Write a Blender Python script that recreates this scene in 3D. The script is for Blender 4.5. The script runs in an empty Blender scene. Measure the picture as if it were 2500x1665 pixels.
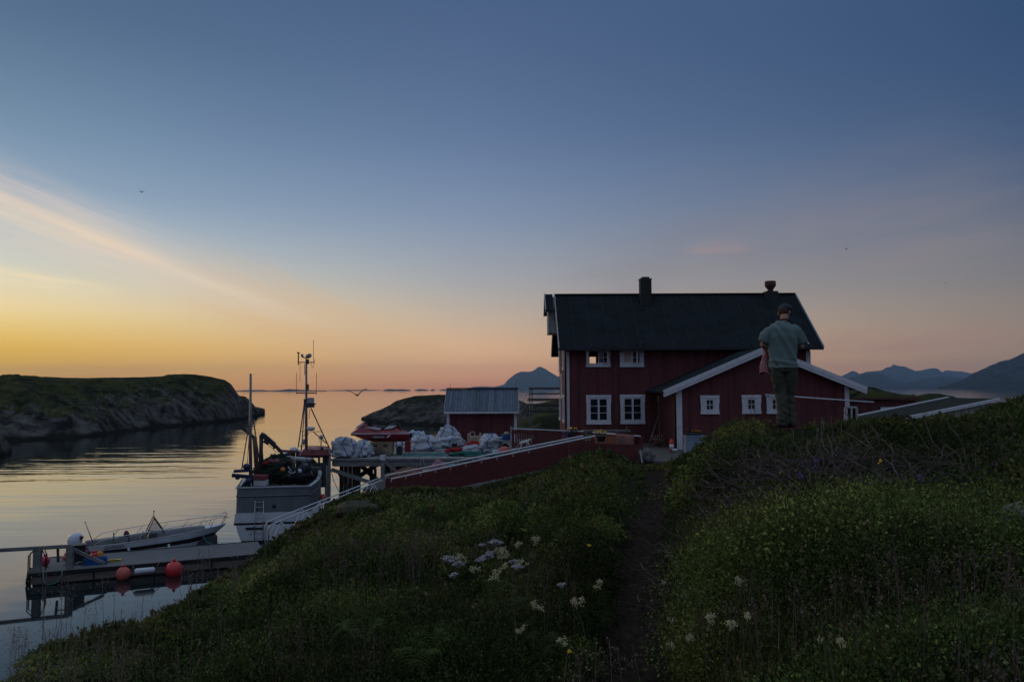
import bpy, bmesh, math, random
import numpy as np
from mathutils import Vector, Matrix, noise as mn
from math import radians as R, pi, sin, cos
SC = bpy.context.scene
COL = SC.collection
random.seed(7); RNG = np.random.default_rng(7)
# ------------------------------------------------------------------ camera
CAMZ = 7.3
F = 28/36*2500
cam_d = bpy.data.cameras.new('camera'); cam_d.lens = 28; cam_d.sensor_width = 36
cam_d.clip_start = 0.1; cam_d.clip_end = 60000
cam = bpy.data.objects.new('camera', cam_d); COL.objects.link(cam); SC.camera = cam
PITCH = math.atan(118.1/F); ROLL = math.atan(0.00435)
RM = Matrix.Rotation(PITCH, 3, 'X') @ Matrix.Rotation(pi/2, 3, 'X') @ Matrix.Rotation(-ROLL, 3, 'Z')
cam.matrix_world = Matrix.Translation((0, 0, CAMZ)) @ RM.to_4x4()
def ray(px, py):
    return (RM @ Vector(((px-1250)/F, -(py-832.5)/F, -1))).normalized()
def P(px, py, Y):            # point of the photo at forward distance Y, in metres
    d = ray(px, py or 1010); t = Y/d.y
    return Vector((d.x*t, Y, CAMZ + d.z*t))
def PZ(px, py, z):           # point of the photo on the level z
    d = ray(px, py); t = (z-CAMZ)/d.z
    return Vector((d.x*t, d.y*t, z))
def C(z): return CAMZ + z     # height given relative to the eye
# ------------------------------------------------------------------ world: dusk sky
def s2l(c):
    out = []
    for v in c[:3]:
        v = v/255
        out.append(v/12.92 if v <= 0.04045 else ((v+0.055)/1.055)**2.4)
    return (*out, 1)
W = bpy.data.worlds.new('World'); SC.world = W; W.use_nodes = True
nt = W.node_tree; nt.nodes.clear()
N = nt.nodes; L = nt.links
def nn(tree, t, **k):
    n = tree.nodes.new(t)
    for a, b in k.items(): setattr(n, a, b)
    return n
def wm(op, a, b=None, c=None, clamp=False):
    n = N.new('ShaderNodeMath'); n.operation = op; n.use_clamp = clamp
    for i, v in enumerate((a, b, c)):
        if v is None: continue
        if isinstance(v, (int, float)): n.inputs[i].default_value = v
        else: L.new(v, n.inputs[i])
    return n.outputs[0]
tc = N.new('ShaderNodeTexCoord'); sep = N.new('ShaderNodeSeparateXYZ'); L.new(tc.outputs['Generated'], sep.inputs[0])
dx, dy, dz = sep.outputs
zc = wm('MAXIMUM', dz, 0.0)
def ramp(stops, S):
    r = N.new('ShaderNodeValToRGB'); r.color_ramp.interpolation = 'B_SPLINE'
    L.new(zc, r.inputs[0]); stops = comp(stops, S)
    e = r.color_ramp.elements
    while len(e) > 1: e.remove(e[-1])
    e[0].position = 0; e[0].color = (*stops[0][1], 1)
    for z, c in stops[1:]:
        k = e.new(z); k.color = (*c, 1)
    return r.outputs[0]
az = wm('ARCTAN2', dx, dy)        # 0 ahead, negative to the left
def mixc(f, a, b):
    m = N.new('ShaderNodeMix'); m.data_type = 'RGBA'
    if isinstance(f, (int, float)): m.inputs[0].default_value = f
    else: L.new(f, m.inputs[0])
    for i, v in ((6, a), (7, b)):
        if isinstance(v, tuple): m.inputs[i].default_value = v
        else: L.new(v, m.inputs[i])
    return m.outputs[2]
def mr(v, a, b, c=0, d=1, smooth=True):
    n = N.new('ShaderNodeMapRange'); n.interpolation_type = 'SMOOTHSTEP' if smooth else 'LINEAR'
    L.new(v, n.inputs[0])
    for i, q in zip((1, 2, 3, 4), (a, b, c, d)): n.inputs[i].default_value = q
    return n.outputs[0]
HAZE_D, HAZE_H, HAZE_R = 6.6e-5, 333., 11500.   # density, height, reach and glow of the air
def comp(stops, HAZE_S):          # the sky behind the air is as much brighter as the air takes away
    out = []
    for z, c in stops:
        d = min(HAZE_R, HAZE_H/max(z, 1e-4)); tr = math.exp(-HAZE_D*d); g_ = sum(c)/3; l = s2l([v*.91+g_*.09+q for v, q in zip(c, (1, 3, 3))])
        out.append((z, tuple(max(0, (l[i]-HAZE_S[i]*(1-tr))/tr) for i in range(3))))
    return out
ZEN = [(.50, (60, 84, 124)), (.72, (140, 160, 190)), (1, (160, 178, 206))]
SKYL = [(0, (216, 140, 72)), (.0216, (226, 152, 74)), (.04, (234, 164, 78)), (.062, (240, 184, 98)), (.0905, (238, 212, 152)), (.136, (202, 205, 194)),
        (.18, (162, 180, 194)), (.222, (134, 158, 184)), (.29, (108, 136, 166)), (.38, (80, 106, 138))]+ZEN
SKYC = [(0, (156, 108, 104)), (.012, (182, 126, 108)), (.036, (204, 156, 122)), (.079, (192, 168, 146)), (.133, (158, 160, 166)),
        (.211, (122, 141, 173)), (.309, (90, 113, 152)), (.439, (68, 92, 132))]+ZEN
SKYR = [(0, (128, 102, 102)), (.019, (134, 112, 108)), (.052, (138, 122, 116)), (.11, (124, 120, 123)), (.177, (88, 101, 126)),
        (.262, (62, 86, 125)), (.38, (42, 70, 110))]+ZEN
SKYB = [(0, (88, 88, 116)), (.1, (100, 100, 130)), (.25, (100, 112, 148)), (.5, (130, 150, 180)), (1, (160, 178, 206))]
SS = ((.082, .130, .212), (.058, .103, .192), (.054, .099, .188), (.054, .099, .188))
cL, cC, cR, cB = map(ramp, (SKYL, SKYC, SKYR, SKYB), SS)
m1 = mixc(mr(az, R(-33), R(-3), smooth=False), cL, cC)
m2 = mixc(mr(az, R(-3), R(33), smooth=False), m1, cR)
m3 = mixc(mr(wm('ABSOLUTE', az), R(60), R(150)), m2, cB)
# cirrus streaks, each lying along an arc of the sky
def streak(sky, p0, p1, w, amt, col, n0=0.1, n1=0.4, seed=0.0, up=1.0):
    a = ray(*p0); b = ray(*p1); n = a.cross(b).normalized(); t = (b-a)
    ln = t.length; t = t/ln
    def dot(v):
        q = N.new('ShaderNodeVectorMath'); q.operation = 'DOT_PRODUCT'; L.new(tc.outputs['Generated'], q.inputs[0]); q.inputs[1].default_value = v
        return q.outputs['Value']
    d = dot(n); s = wm('DIVIDE', wm('SUBTRACT', dot(t), a.dot(t)), ln)
    # fibrous noise stretched along the streak
    cmb = N.new('ShaderNodeCombineXYZ'); L.new(wm('MULTIPLY', s, 2.2), cmb.inputs[0]); L.new(wm('MULTIPLY', d, 1.1/w), cmb.inputs[1]); cmb.inputs[2].default_value = seed
    no = N.new('ShaderNodeTexNoise'); no.inputs['Scale'].default_value = 1.6; no.inputs['Detail'].default_value = 5; L.new(cmb.outputs[0], no.inputs['Vector'])
    cm2 = N.new('ShaderNodeCombineXYZ'); L.new(wm('MULTIPLY', s, 1.2), cm2.inputs[0]); cm2.inputs[1].default_value = seed
    n2 = N.new('ShaderNodeTexNoise'); n2.inputs['Scale'].default_value = 2.0; L.new(cm2.outputs[0], n2.inputs['Vector'])
    d2 = wm('ADD', d, wm('MULTIPLY', wm('SUBTRACT', n2.outputs[0], .5), w*1.6))
    dn = wm('DIVIDE', d2, w)
    # sharper on one side, feathered on the other
    side = wm('GREATER_THAN', wm('MULTIPLY', dn, up), 0)
    dn = wm('MULTIPLY', dn, wm('ADD', .6, wm('MULTIPLY', side, 1.2)))
    g = wm('EXPONENT', wm('MULTIPLY', wm('MULTIPLY', dn, dn), -1))
    m = wm('MULTIPLY', mr(s, -n0, n0, 0, 1), mr(s, 1-n1, 1+n1*.2, 1, 0))
    f = wm('MULTIPLY', wm('MULTIPLY', g, m), mr(no.outputs[0], .25, .7, .25, 1))
    f = wm('MULTIPLY', f, amt, clamp=True)
    return mixc(f, sky, s2l(col))
sky = m3
sky = streak(sky, (-500, 270), (760, 770), .024, .48, (230, 214, 198), .1, .5, 1.3, -1)
sky = streak(sky, (-400, 345), (860, 815), .014, .74, (246, 226, 196), .1, .55, 7.3, -1)
sky = streak(sky, (-400, 318), (720, 760), .006, .50, (248, 222, 196), .1, .5, 17.3, -1)
sky = streak(sky, (-400, 290), (560, 650), .010, .45, (230, 212, 202), .1, .6, 12.3, 1)
sky = streak(sky, (-200, 380), (640, 790), .020, .30, (228, 208, 186), .1, .5, 15.1, 1)
sky = streak(sky, (300, 600), (1250, 905), .022, .32, (226, 190, 156), .4, .5, 19.1, -1)
sky = streak(sky, (-300, 605), (320, 712), .008, .85, (252, 232, 190), .1, .4, 3.1, -1)
sky = streak(sky, (-300, 520), (660, 690), .016, .35, (230, 214, 198), .2, .5, 9.1, -1)
sky = streak(sky, (520, 750), (1000, 880), .012, .6, (236, 190, 132), .3, .6, 5.1, -1)
sky = streak(sky, (560, 640), (1150, 900), .03, .3, (226, 186, 146), .3, .5, 3.7, -1)
sky = streak(sky, (1700, 614), (1850, 612), .006, .9, (180, 150, 144), .4, .6, 2.2)
sky = streak(sky, (1700, 600), (2150, 560), .02, .35, (140, 134, 140), .4, .6, 2.6)
sky = streak(sky, (1450, 760), (2700, 570), .045, .5, (148, 136, 134), .3, .3, 4.4)
sky = streak(sky, (1500, 690), (2500, 480), .05, .35, (124, 122, 138), .3, .3, 2.9)
sky = streak(sky, (1950, 862), (2600, 820), .010, .6, (172, 132, 120), .3, .3, 6.4)
sky = streak(sky, (60, 925), (420, 912), .006, .45, (236, 160, 80), .3, .3, 8.4)
bg = N.new('ShaderNodeBackground'); bg.inputs[1].default_value = 1.0; L.new(sky, bg.inputs[0])
# a faint physical twilight sky on top
nis = N.new('ShaderNodeTexSky'); nis.sky_type = 'NISHITA'; nis.sun_disc = False
nis.sun_elevation = R(0.5); nis.sun_rotation = R(-50)
bg2 = N.new('ShaderNodeBackground'); bg2.inputs[1].default_value = 0.004; L.new(nis.outputs[0], bg2.inputs[0])
ad = N.new('ShaderNodeAddShader'); L.new(bg.outputs[0], ad.inputs[0]); L.new(bg2.outputs[0], ad.inputs[1])
wo = N.new('ShaderNodeOutputWorld'); L.new(ad.outputs[0], wo.inputs[0])
W.cycles.sampling_method = 'MANUAL'; W.cycles.sample_map_resolution = 512
sun_d = bpy.data.lights.new('sun', 'SUN'); sun_d.energy = 0.45; sun_d.angle = R(12); sun_d.color = (1, .62, .34)
sun = bpy.data.objects.new('sun', sun_d); COL.objects.link(sun)
sun.rotation_euler = Vector((-sin(R(50)), cos(R(50)), sin(R(7)))).to_track_quat('Z', 'Y').to_euler()
SC.view_settings.view_transform = 'Standard'; SC.view_settings.look = 'None'
SC.view_settings.exposure = 0; SC.view_settings.gamma = 1
SC.cycles.use_denoising = True
SC.cycles.max_bounces = 6; SC.cycles.diffuse_bounces = 2; SC.cycles.glossy_bounces = 3; SC.cycles.transmission_bounces = 6
SC.cycles.transparent_max_bounces = 8; SC.cycles.volume_bounces = 0
SC.cycles.caustics_reflective = False; SC.cycles.caustics_refractive = False
# ------------------------------------------------------------------ materials
MATS = {}
def mat(name, col, rough=.7, metal=0, var=.25, scale=3, bump=0, bscale=30, stretch=None, spec=.4, board=None, trans=0, col2=None, thr=None, alpha=None):
    if name in MATS: return MATS[name]
    m = bpy.data.materials.new(name); m.use_nodes = True; t = m.node_tree; b = t.nodes['Principled BSDF']
    b.inputs['Roughness'].default_value = rough; b.inputs['Metallic'].default_value = metal; b.inputs['Specular IOR Level'].default_value = spec
    tcn = t.nodes.new('ShaderNodeTexCoord'); mp = t.nodes.new('ShaderNodeMapping'); t.links.new(tcn.outputs['Object'], mp.inputs[0])
    if stretch: mp.inputs['Scale'].default_value = stretch
    no = t.nodes.new('ShaderNodeTexNoise'); no.inputs['Scale'].default_value = scale; no.inputs['Detail'].default_value = 6
    no.inputs['Roughness'].default_value = .65
    t.links.new(mp.outputs[0], no.inputs['Vector'])
    cr = t.nodes.new('ShaderNodeValToRGB'); t.links.new(no.outputs[0], cr.inputs[0])
    c1 = tuple(v*(1-var) for v in col[:3])+(1,); c2 = tuple(min(1, v*(1+var)) for v in col[:3])+(1,)
    if col2: c1, c2 = (*col[:3], 1), (*col2[:3], 1)
    cr.color_ramp.elements[0].color = c1; cr.color_ramp.elements[1].color = c2
    cr.color_ramp.elements[0].position = .3 if not thr else thr[0]; cr.color_ramp.elements[1].position = .7 if not thr else thr[1]
    out = cr.outputs[0]; h = no.outputs[0]
    if board:       # boards across one axis: each with a tone of its own and a groove between
        ax, wd = board
        sx = t.nodes.new('ShaderNodeSeparateXYZ'); t.links.new(tcn.outputs['Object'], sx.inputs[0])
        def M(op, a, bb=None):
            q = t.nodes.new('ShaderNodeMath'); q.operation = op
            for i, v in enumerate((a, bb)):
                if v is None: continue
                if isinstance(v, (int, float)): q.inputs[i].default_value = v
                else: t.links.new(v, q.inputs[i])
            return q.outputs[0]
        u = M('DIVIDE', sx.outputs[ax], wd); fl = M('FLOOR', u); fr = M('SUBTRACT', u, fl)
        wn = t.nodes.new('ShaderNodeTexWhiteNoise'); wn.noise_dimensions = '1D'; t.links.new(fl, wn.inputs['W'])
        k = M('ADD', M('MULTIPLY', wn.outputs[0], .5), .72)
        vm = t.nodes.new('ShaderNodeVectorMath'); vm.operation = 'SCALE'; t.links.new(out, vm.inputs[0]); t.links.new(k, vm.inputs['Scale'])
        out = vm.outputs[0]
        gr = M('GREATER_THAN', M('ABSOLUTE', M('SUBTRACT', fr, .5)), .42)
        h = M('SUBTRACT', M('MULTIPLY', h, .15), gr); bump = bump or .5
    t.links.new(out, b.inputs['Base Color'])
    if bump:
        bp = t.nodes.new('ShaderNodeBump'); bp.inputs['Strength'].default_value = bump; bp.inputs['Distance'].default_value = .02
        if not board:
            n3 = t.nodes.new('ShaderNodeTexNoise'); n3.inputs['Scale'].default_value = bscale; n3.inputs['Detail'].default_value = 5
            t.links.new(mp.outputs[0], n3.inputs['Vector']); h = n3.outputs[0]
        t.links.new(h, bp.inputs['Height']); t.links.new(bp.outputs[0], b.inputs['Normal'])
    MATS[name] = m; return m
RED = mat('red_boards', (.088, .019, .020), .75, board=(0, .14), stretch=(1, 1, .25), scale=2.2, var=.3, bump=.6)
REDY = mat('red_boards_side', (.088, .019, .020), .75, board=(1, .14), stretch=(1, 1, .25), scale=2.2, var=.3, bump=.6)
REDP = mat('red_paint', (.095, .017, .018), .7, scale=4, var=.35, bump=.3)
WHITE = mat('white_paint', (.52, .53, .56), .6, scale=6, var=.14, bump=.2, bscale=40)
OLDW = mat('weathered_white', (.36, .36, .36), .8, col2=(.18, .17, .16), thr=(.45, .62), scale=9, stretch=(1, 1, .3))
ROOF = mat('roof_felt', (.015, .0185, .021), .9, scale=.9, var=.35, bump=.5, bscale=30, spec=.06)
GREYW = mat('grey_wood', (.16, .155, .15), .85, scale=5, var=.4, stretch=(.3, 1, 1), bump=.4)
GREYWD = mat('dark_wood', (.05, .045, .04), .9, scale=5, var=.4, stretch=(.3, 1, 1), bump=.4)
DECK = mat('deck_boards', (.22, .215, .21), .85, board=(0, .15), scale=3, var=.3)
DOCKM = mat('dock_boards', (.12, .118, .115), .8, scale=6, var=.35, stretch=(.4, 2, 1), bump=.4)
GLASS = mat('window_glass', (.012, .014, .018), .06, spec=.6, var=.1)
BLACK = mat('black_rubber', (.012, .012, .013), .6, var=.2)
DARKM = mat('dark_metal', (.04, .042, .046), .5, metal=.3, var=.3)
GALV = mat('galvanised_metal', (.45, .46, .48), .4, metal=.8, var=.15)
BRICK = mat('dark_brick', (.022, .022, .022), .9, scale=8, var=.4, bump=.4)
CLAY = mat('clay_red', (.085, .032, .026), .85, scale=8, var=.3)
HULLW = mat('white_hull', (.52, .53, .56), .4, scale=1.5, var=.14)
HULLG = mat('grey_hull', (.115, .125, .135), .55, scale=1.6, var=.25, stretch=(1, 1, .3))
REDB = mat('signal_red', (.55, .03, .035), .4, var=.12)
PINKB = mat('pink_red_plastic', (.65, .05, .10), .4, var=.12)
FADED = mat('faded_red_plastic', (.5, .10, .08), .5, var=.2)
ORANGE = mat('orange_plastic', (.55, .2, .04), .5, var=.15)
BLUE = mat('blue_plastic', (.02, .09, .28), .45, var=.2)
YELL = mat('yellow_plastic', (.5, .38, .04), .5, var=.2)
TEAL = mat('teal_rope', (.06, .22, .22), .8, var=.3)
BEIGE = mat('beige_plastic', (.36, .28, .17), .6, var=.12)
BAG = mat('white_woven_sack', (.40, .425, .47), .75, scale=5, var=.15, bump=.8, bscale=9)
REDN = mat('red_net', (.32, .012, .015), .95, scale=20, var=.6, bump=1, bscale=60)
GREENN = mat('green_net', (.02, .12, .10), .95, scale=20, var=.6, bump=1, bscale=60)
BROWNN = mat('brown_net', (.16, .075, .05), .95, scale=20, var=.6, bump=1, bscale=60)
PAVE = mat('paving', (.10, .09, .08), .95, scale=2, var=.35, bump=.6, bscale=12, spec=.1)
CONC = mat('concrete', (.17, .165, .16), .9, scale=2, var=.3, bump=.3)
SOIL = mat('soil', (.034, .023, .018), 1, scale=9, var=.7, bump=1, bscale=30, spec=.02)
ROCK = mat('bare_rock', (.10, .095, .09), .9, scale=3, var=.5, bump=.9, bscale=8)
# ------------------------------------------------------------------ mesh builder
class MB:
    def __init__(s): s.v = []; s.f = []; s.sm = []
    def add(s, vs, fs, smooth=False):
        o = len(s.v); s.v += [Vector(v) for v in vs]; s.f += [tuple(i+o for i in f) for f in fs]; s.sm += [smooth]*len(fs); return s
    def box(s, a, b, M=None):
        x0, y0, z0 = (min(a[i], b[i]) for i in range(3)); x1, y1, z1 = (max(a[i], b[i]) for i in range(3))
        vs = [Vector(p) for p in ((x0,y0,z0),(x1,y0,z0),(x1,y1,z0),(x0,y1,z0),(x0,y0,z1),(x1,y0,z1),(x1,y1,z1),(x0,y1,z1))]
        if M: vs = [M @ v for v in vs]
        return s.add(vs, [(0,3,2,1),(4,5,6,7),(0,1,5,4),(1,2,6,5),(2,3,7,6),(3,0,4,7)])
    def bar(s, p, q, w, h=None, up=(0,0,1)):
        p, q = Vector(p), Vector(q); h = h or w; d = (q-p).normalized(); u = Vector(up)
        if abs(d.dot(u)) > .98: u = Vector((0, 1, 0))
        a = d.cross(u).normalized()*w/2; b = a.cross(d).normalized()*h/2
        vs = [p-a-b, p+a-b, p+a+b, p-a+b, q-a-b, q+a-b, q+a+b, q-a+b]
        return s.add(vs, [(0,1,2,3),(7,6,5,4),(0,4,5,1),(1,5,6,2),(2,6,7,3),(3,7,4,0)])
    def tube(s, pts, r, n=8, cap=True, smooth=True):
        pts = [Vector(p) for p in pts]; m = len(pts); rs = r if isinstance(r, (list, tuple)) else [r]*m
        T = [(pts[min(i+1, m-1)]-pts[max(i-1, 0)]).normalized() for i in range(m)]
        u = Vector((0, 0, 1)) if abs(T[0].z) < .9 else Vector((1, 0, 0)); a = T[0].cross(u).normalized(); vs = []; fs = []
        for i in range(m):
            a = (a - T[i]*a.dot(T[i])).normalized(); b = T[i].cross(a)
            rr = rs[i]; ra, rb = rr if isinstance(rr, (list, tuple)) else (rr, rr)
            for k in range(n):
                t = 2*pi*k/n; vs.append(pts[i]+a*cos(t)*ra+b*sin(t)*rb)
        for i in range(m-1):
            for k in range(n): fs.append((i*n+k, i*n+(k+1) % n, (i+1)*n+(k+1) % n, (i+1)*n+k))
        if cap: fs += [tuple(range(n))[::-1], tuple((m-1)*n+k for k in range(n))]
        return s.add(vs, fs, smooth)
    def lathe(s, prof, c, n=20, axis=None):
        vs = []; fs = []; M = Vector(axis).to_track_quat('Z', 'Y').to_matrix() if axis else Matrix.Identity(3); c = Vector(c)
        for r, z in prof:
            for k in range(n): vs.append(c + M @ Vector((r*cos(2*pi*k/n), r*sin(2*pi*k/n), z)))
        for i in range(len(prof)-1):
            for k in range(n): fs.append((i*n+k, i*n+(k+1) % n, (i+1)*n+(k+1) % n, (i+1)*n+k))
        fs += [tuple(range(n))[::-1], tuple((len(prof)-1)*n+k for k in range(n))]
        return s.add(vs, fs, True)
    def ball(s, c, r, n=20, noise=0, ns=3, flat=None, M=None, seed=0):
        r = r if isinstance(r, (list, tuple)) else (r, r, r); vs = []; fs = []; m = n//2; c = Vector(c); sd = Vector((seed*7.1, seed*3.3, seed*1.7))
        for i in range(m+1):
            th = pi*i/m
            for k in range(n):
                ph = 2*pi*k/n; d = Vector((sin(th)*cos(ph), sin(th)*sin(ph), cos(th)))
                if noise:
                    q = 1+noise*(mn.fractal(d*ns+sd, 1, 2, 4)+.6*(.4-abs(mn.noise(d*ns*2.3+sd))))
                else: q = 1
                p = Vector((d.x*r[0]*q, d.y*r[1]*q, d.z*r[2]*q))
                if flat is not None: p.z = max(p.z, -r[2]*flat)
                if M: p = M @ p
                vs.append(c+p)
        for i in range(m):
            for k in range(n): fs.append((i*n+k, i*n+(k+1) % n, (i+1)*n+(k+1) % n, (i+1)*n+k)[::-1])
        return s.add(vs, fs, True)
    def prism(s, out, ext):      # closed outline (3D points) pushed along ext
        out = [Vector(p) for p in out]; e = Vector(ext); n = len(out)
        vs = out+[p+e for p in out]; fs = [tuple(range(n)), tuple(range(n, 2*n))[::-1]]
        fs += [(i, i+n, (i+1) % n+n, (i+1) % n) for i in range(n)]
        return s.add(vs, fs)
    def grid(s, rows, smooth=True, close=False):
        n = len(rows[0]); vs = [p for r in rows for p in r]; fs = []
        for i in range(len(rows)-1):
            for k in range(n if close else n-1): fs.append((i*n+k, i*n+(k+1) % n, (i+1)*n+(k+1) % n, (i+1)*n+k))
        return s.add(vs, fs, smooth)
    def build(s, name, m, parent=None, off=None, fix=True):
        me = bpy.data.meshes.new(name); o = Vector(off) if off else Vector((0, 0, 0))
        me.from_pydata([v-o for v in s.v], [], s.f); me.materials.append(m)
        me.polygons.foreach_set('use_smooth', s.sm)
        if fix:
            b = bmesh.new(); b.from_mesh(me); bmesh.ops.remove_doubles(b, verts=b.verts, dist=1e-5); bmesh.ops.recalc_face_normals(b, faces=b.faces); b.to_mesh(me); b.free()
        ob = bpy.data.objects.new(name, me); COL.objects.link(ob)
        if parent: ob.parent = parent
        return ob
def tag(o, label=None, cat=None, group=None, kind=None):
    for k, v in (('label', label), ('category', cat), ('group', group), ('kind', kind)):
        if v: o[k] = v
    return o
def thing(name, label, cat, loc=(0, 0, 0), rz=0, group=None):
    o = bpy.data.objects.new(name, None); COL.objects.link(o); o.location = loc; o.rotation_euler = (0, 0, rz); o.empty_display_size = .2
    return tag(o, label, cat, group)
def part(mb, name, m, t, world=True):
    return mb.build(name, m, t, off=t.location if world else None)
def single(mb, name, m, label, cat, loc=None, group=None):   # a thing that is one mesh
    loc = Vector(loc) if loc is not None else Vector((0, 0, 0))
    o = mb.build(name, m, None, off=loc); o.location = loc
    return tag(o, label, cat, group)
def copy_tree(o, parent=None):
    c = o.copy(); COL.objects.link(c); c.parent = parent
    for ch in list(o.children): copy_tree(ch, c)
    return c
def lettering(text, size, m, parent, M, name='lettering'):
    cu = bpy.data.curves.new(name, 'FONT'); cu.body = text; cu.size = size; cu.extrude = .003; cu.align_x = 'CENTER'
    tmp = bpy.data.objects.new('tmp', cu); COL.objects.link(tmp)
    bpy.context.view_layer.update()
    me = bpy.data.meshes.new_from_object(tmp.evaluated_get(bpy.context.evaluated_depsgraph_get()))
    bpy.data.objects.remove(tmp); me.materials.clear(); me.materials.append(m); me.transform(M)
    o = bpy.data.objects.new(name, me); COL.objects.link(o); o.parent = parent
    return o
def interp(x, tab, k=1):
    return float(np.interp(x, [t[0] for t in tab], [t[k] for t in tab]))
# ------------------------------------------------------------------ water
def water():
    m = bpy.data.materials.new('sea_water'); m.use_nodes = True; t = m.node_tree; b = t.nodes['Principled BSDF']
    b.inputs['Base Color'].default_value = (.008, .014, .016, 1); b.inputs['Roughness'].default_value = .035
    b.inputs['IOR'].default_value = 1.333; b.inputs['Specular IOR Level'].default_value = .5
    geo = t.nodes.new('ShaderNodeNewGeometry')
    def wv(sx, sy, sc, det):
        mp = t.nodes.new('ShaderNodeMapping'); mp.inputs['Scale'].default_value = (sx, sy, 1); t.links.new(geo.outputs['Position'], mp.inputs[0])
        n = t.nodes.new('ShaderNodeTexNoise'); n.inputs['Scale'].default_value = sc; n.inputs['Detail'].default_value = det; n.inputs['Roughness'].default_value = .5
        t.links.new(mp.outputs[0], n.inputs['Vector']); return n.outputs[0]
    a = wv(.10, .55, .55, 2); c = wv(.3, 1.4, 1.0, 1.5); e = wv(.012, .05, 1, 2)
    def M(op, x, y):
        q = t.nodes.new('ShaderNodeMath'); q.operation = op
        for i, v in enumerate((x, y)):
            if isinstance(v, (int, float)): q.inputs[i].default_value = v
            else: t.links.new(v, q.inputs[i])
        return q.outputs[0]
    h = M('ADD', M('MULTIPLY', a, 1.0), M('MULTIPLY', c, .22))
    # calm and rippled patches, calm close to the near shore
    sx = t.nodes.new('ShaderNodeSeparateXYZ'); t.links.new(geo.outputs['Position'], sx.inputs[0])
    mrn = t.nodes.new('ShaderNodeMapRange'); t.links.new(sx.outputs[1], mrn.inputs[0])
    for i, q in zip((1, 2, 3, 4), (26, 75, .10, 1)): mrn.inputs[i].default_value = q
    m2 = t.nodes.new('ShaderNodeMapRange'); t.links.new(e, m2.inputs[0])
    for i, q in zip((1, 2, 3, 4), (.35, .65, .45, 1.1)): m2.inputs[i].default_value = q
    bp = t.nodes.new('ShaderNodeBump'); bp.inputs['Distance'].default_value = .085
    t.links.new(M('MULTIPLY', mrn.outputs[0], m2.outputs[0]), bp.inputs['Strength']); t.links.new(h, bp.inputs['Height'])
    t.links.new(bp.outputs[0], b.inputs['Normal'])
    me = bpy.data.meshes.new('water'); S = 11450
    me.from_pydata([(-S, -400, 0), (S, -400, 0), (S, S, 0), (-S, S, 0)], [], [(0, 1, 2, 3)]); me.materials.append(m)
    o = bpy.data.objects.new('water', me); COL.objects.link(o); tag(o, kind='structure')
water()
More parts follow.
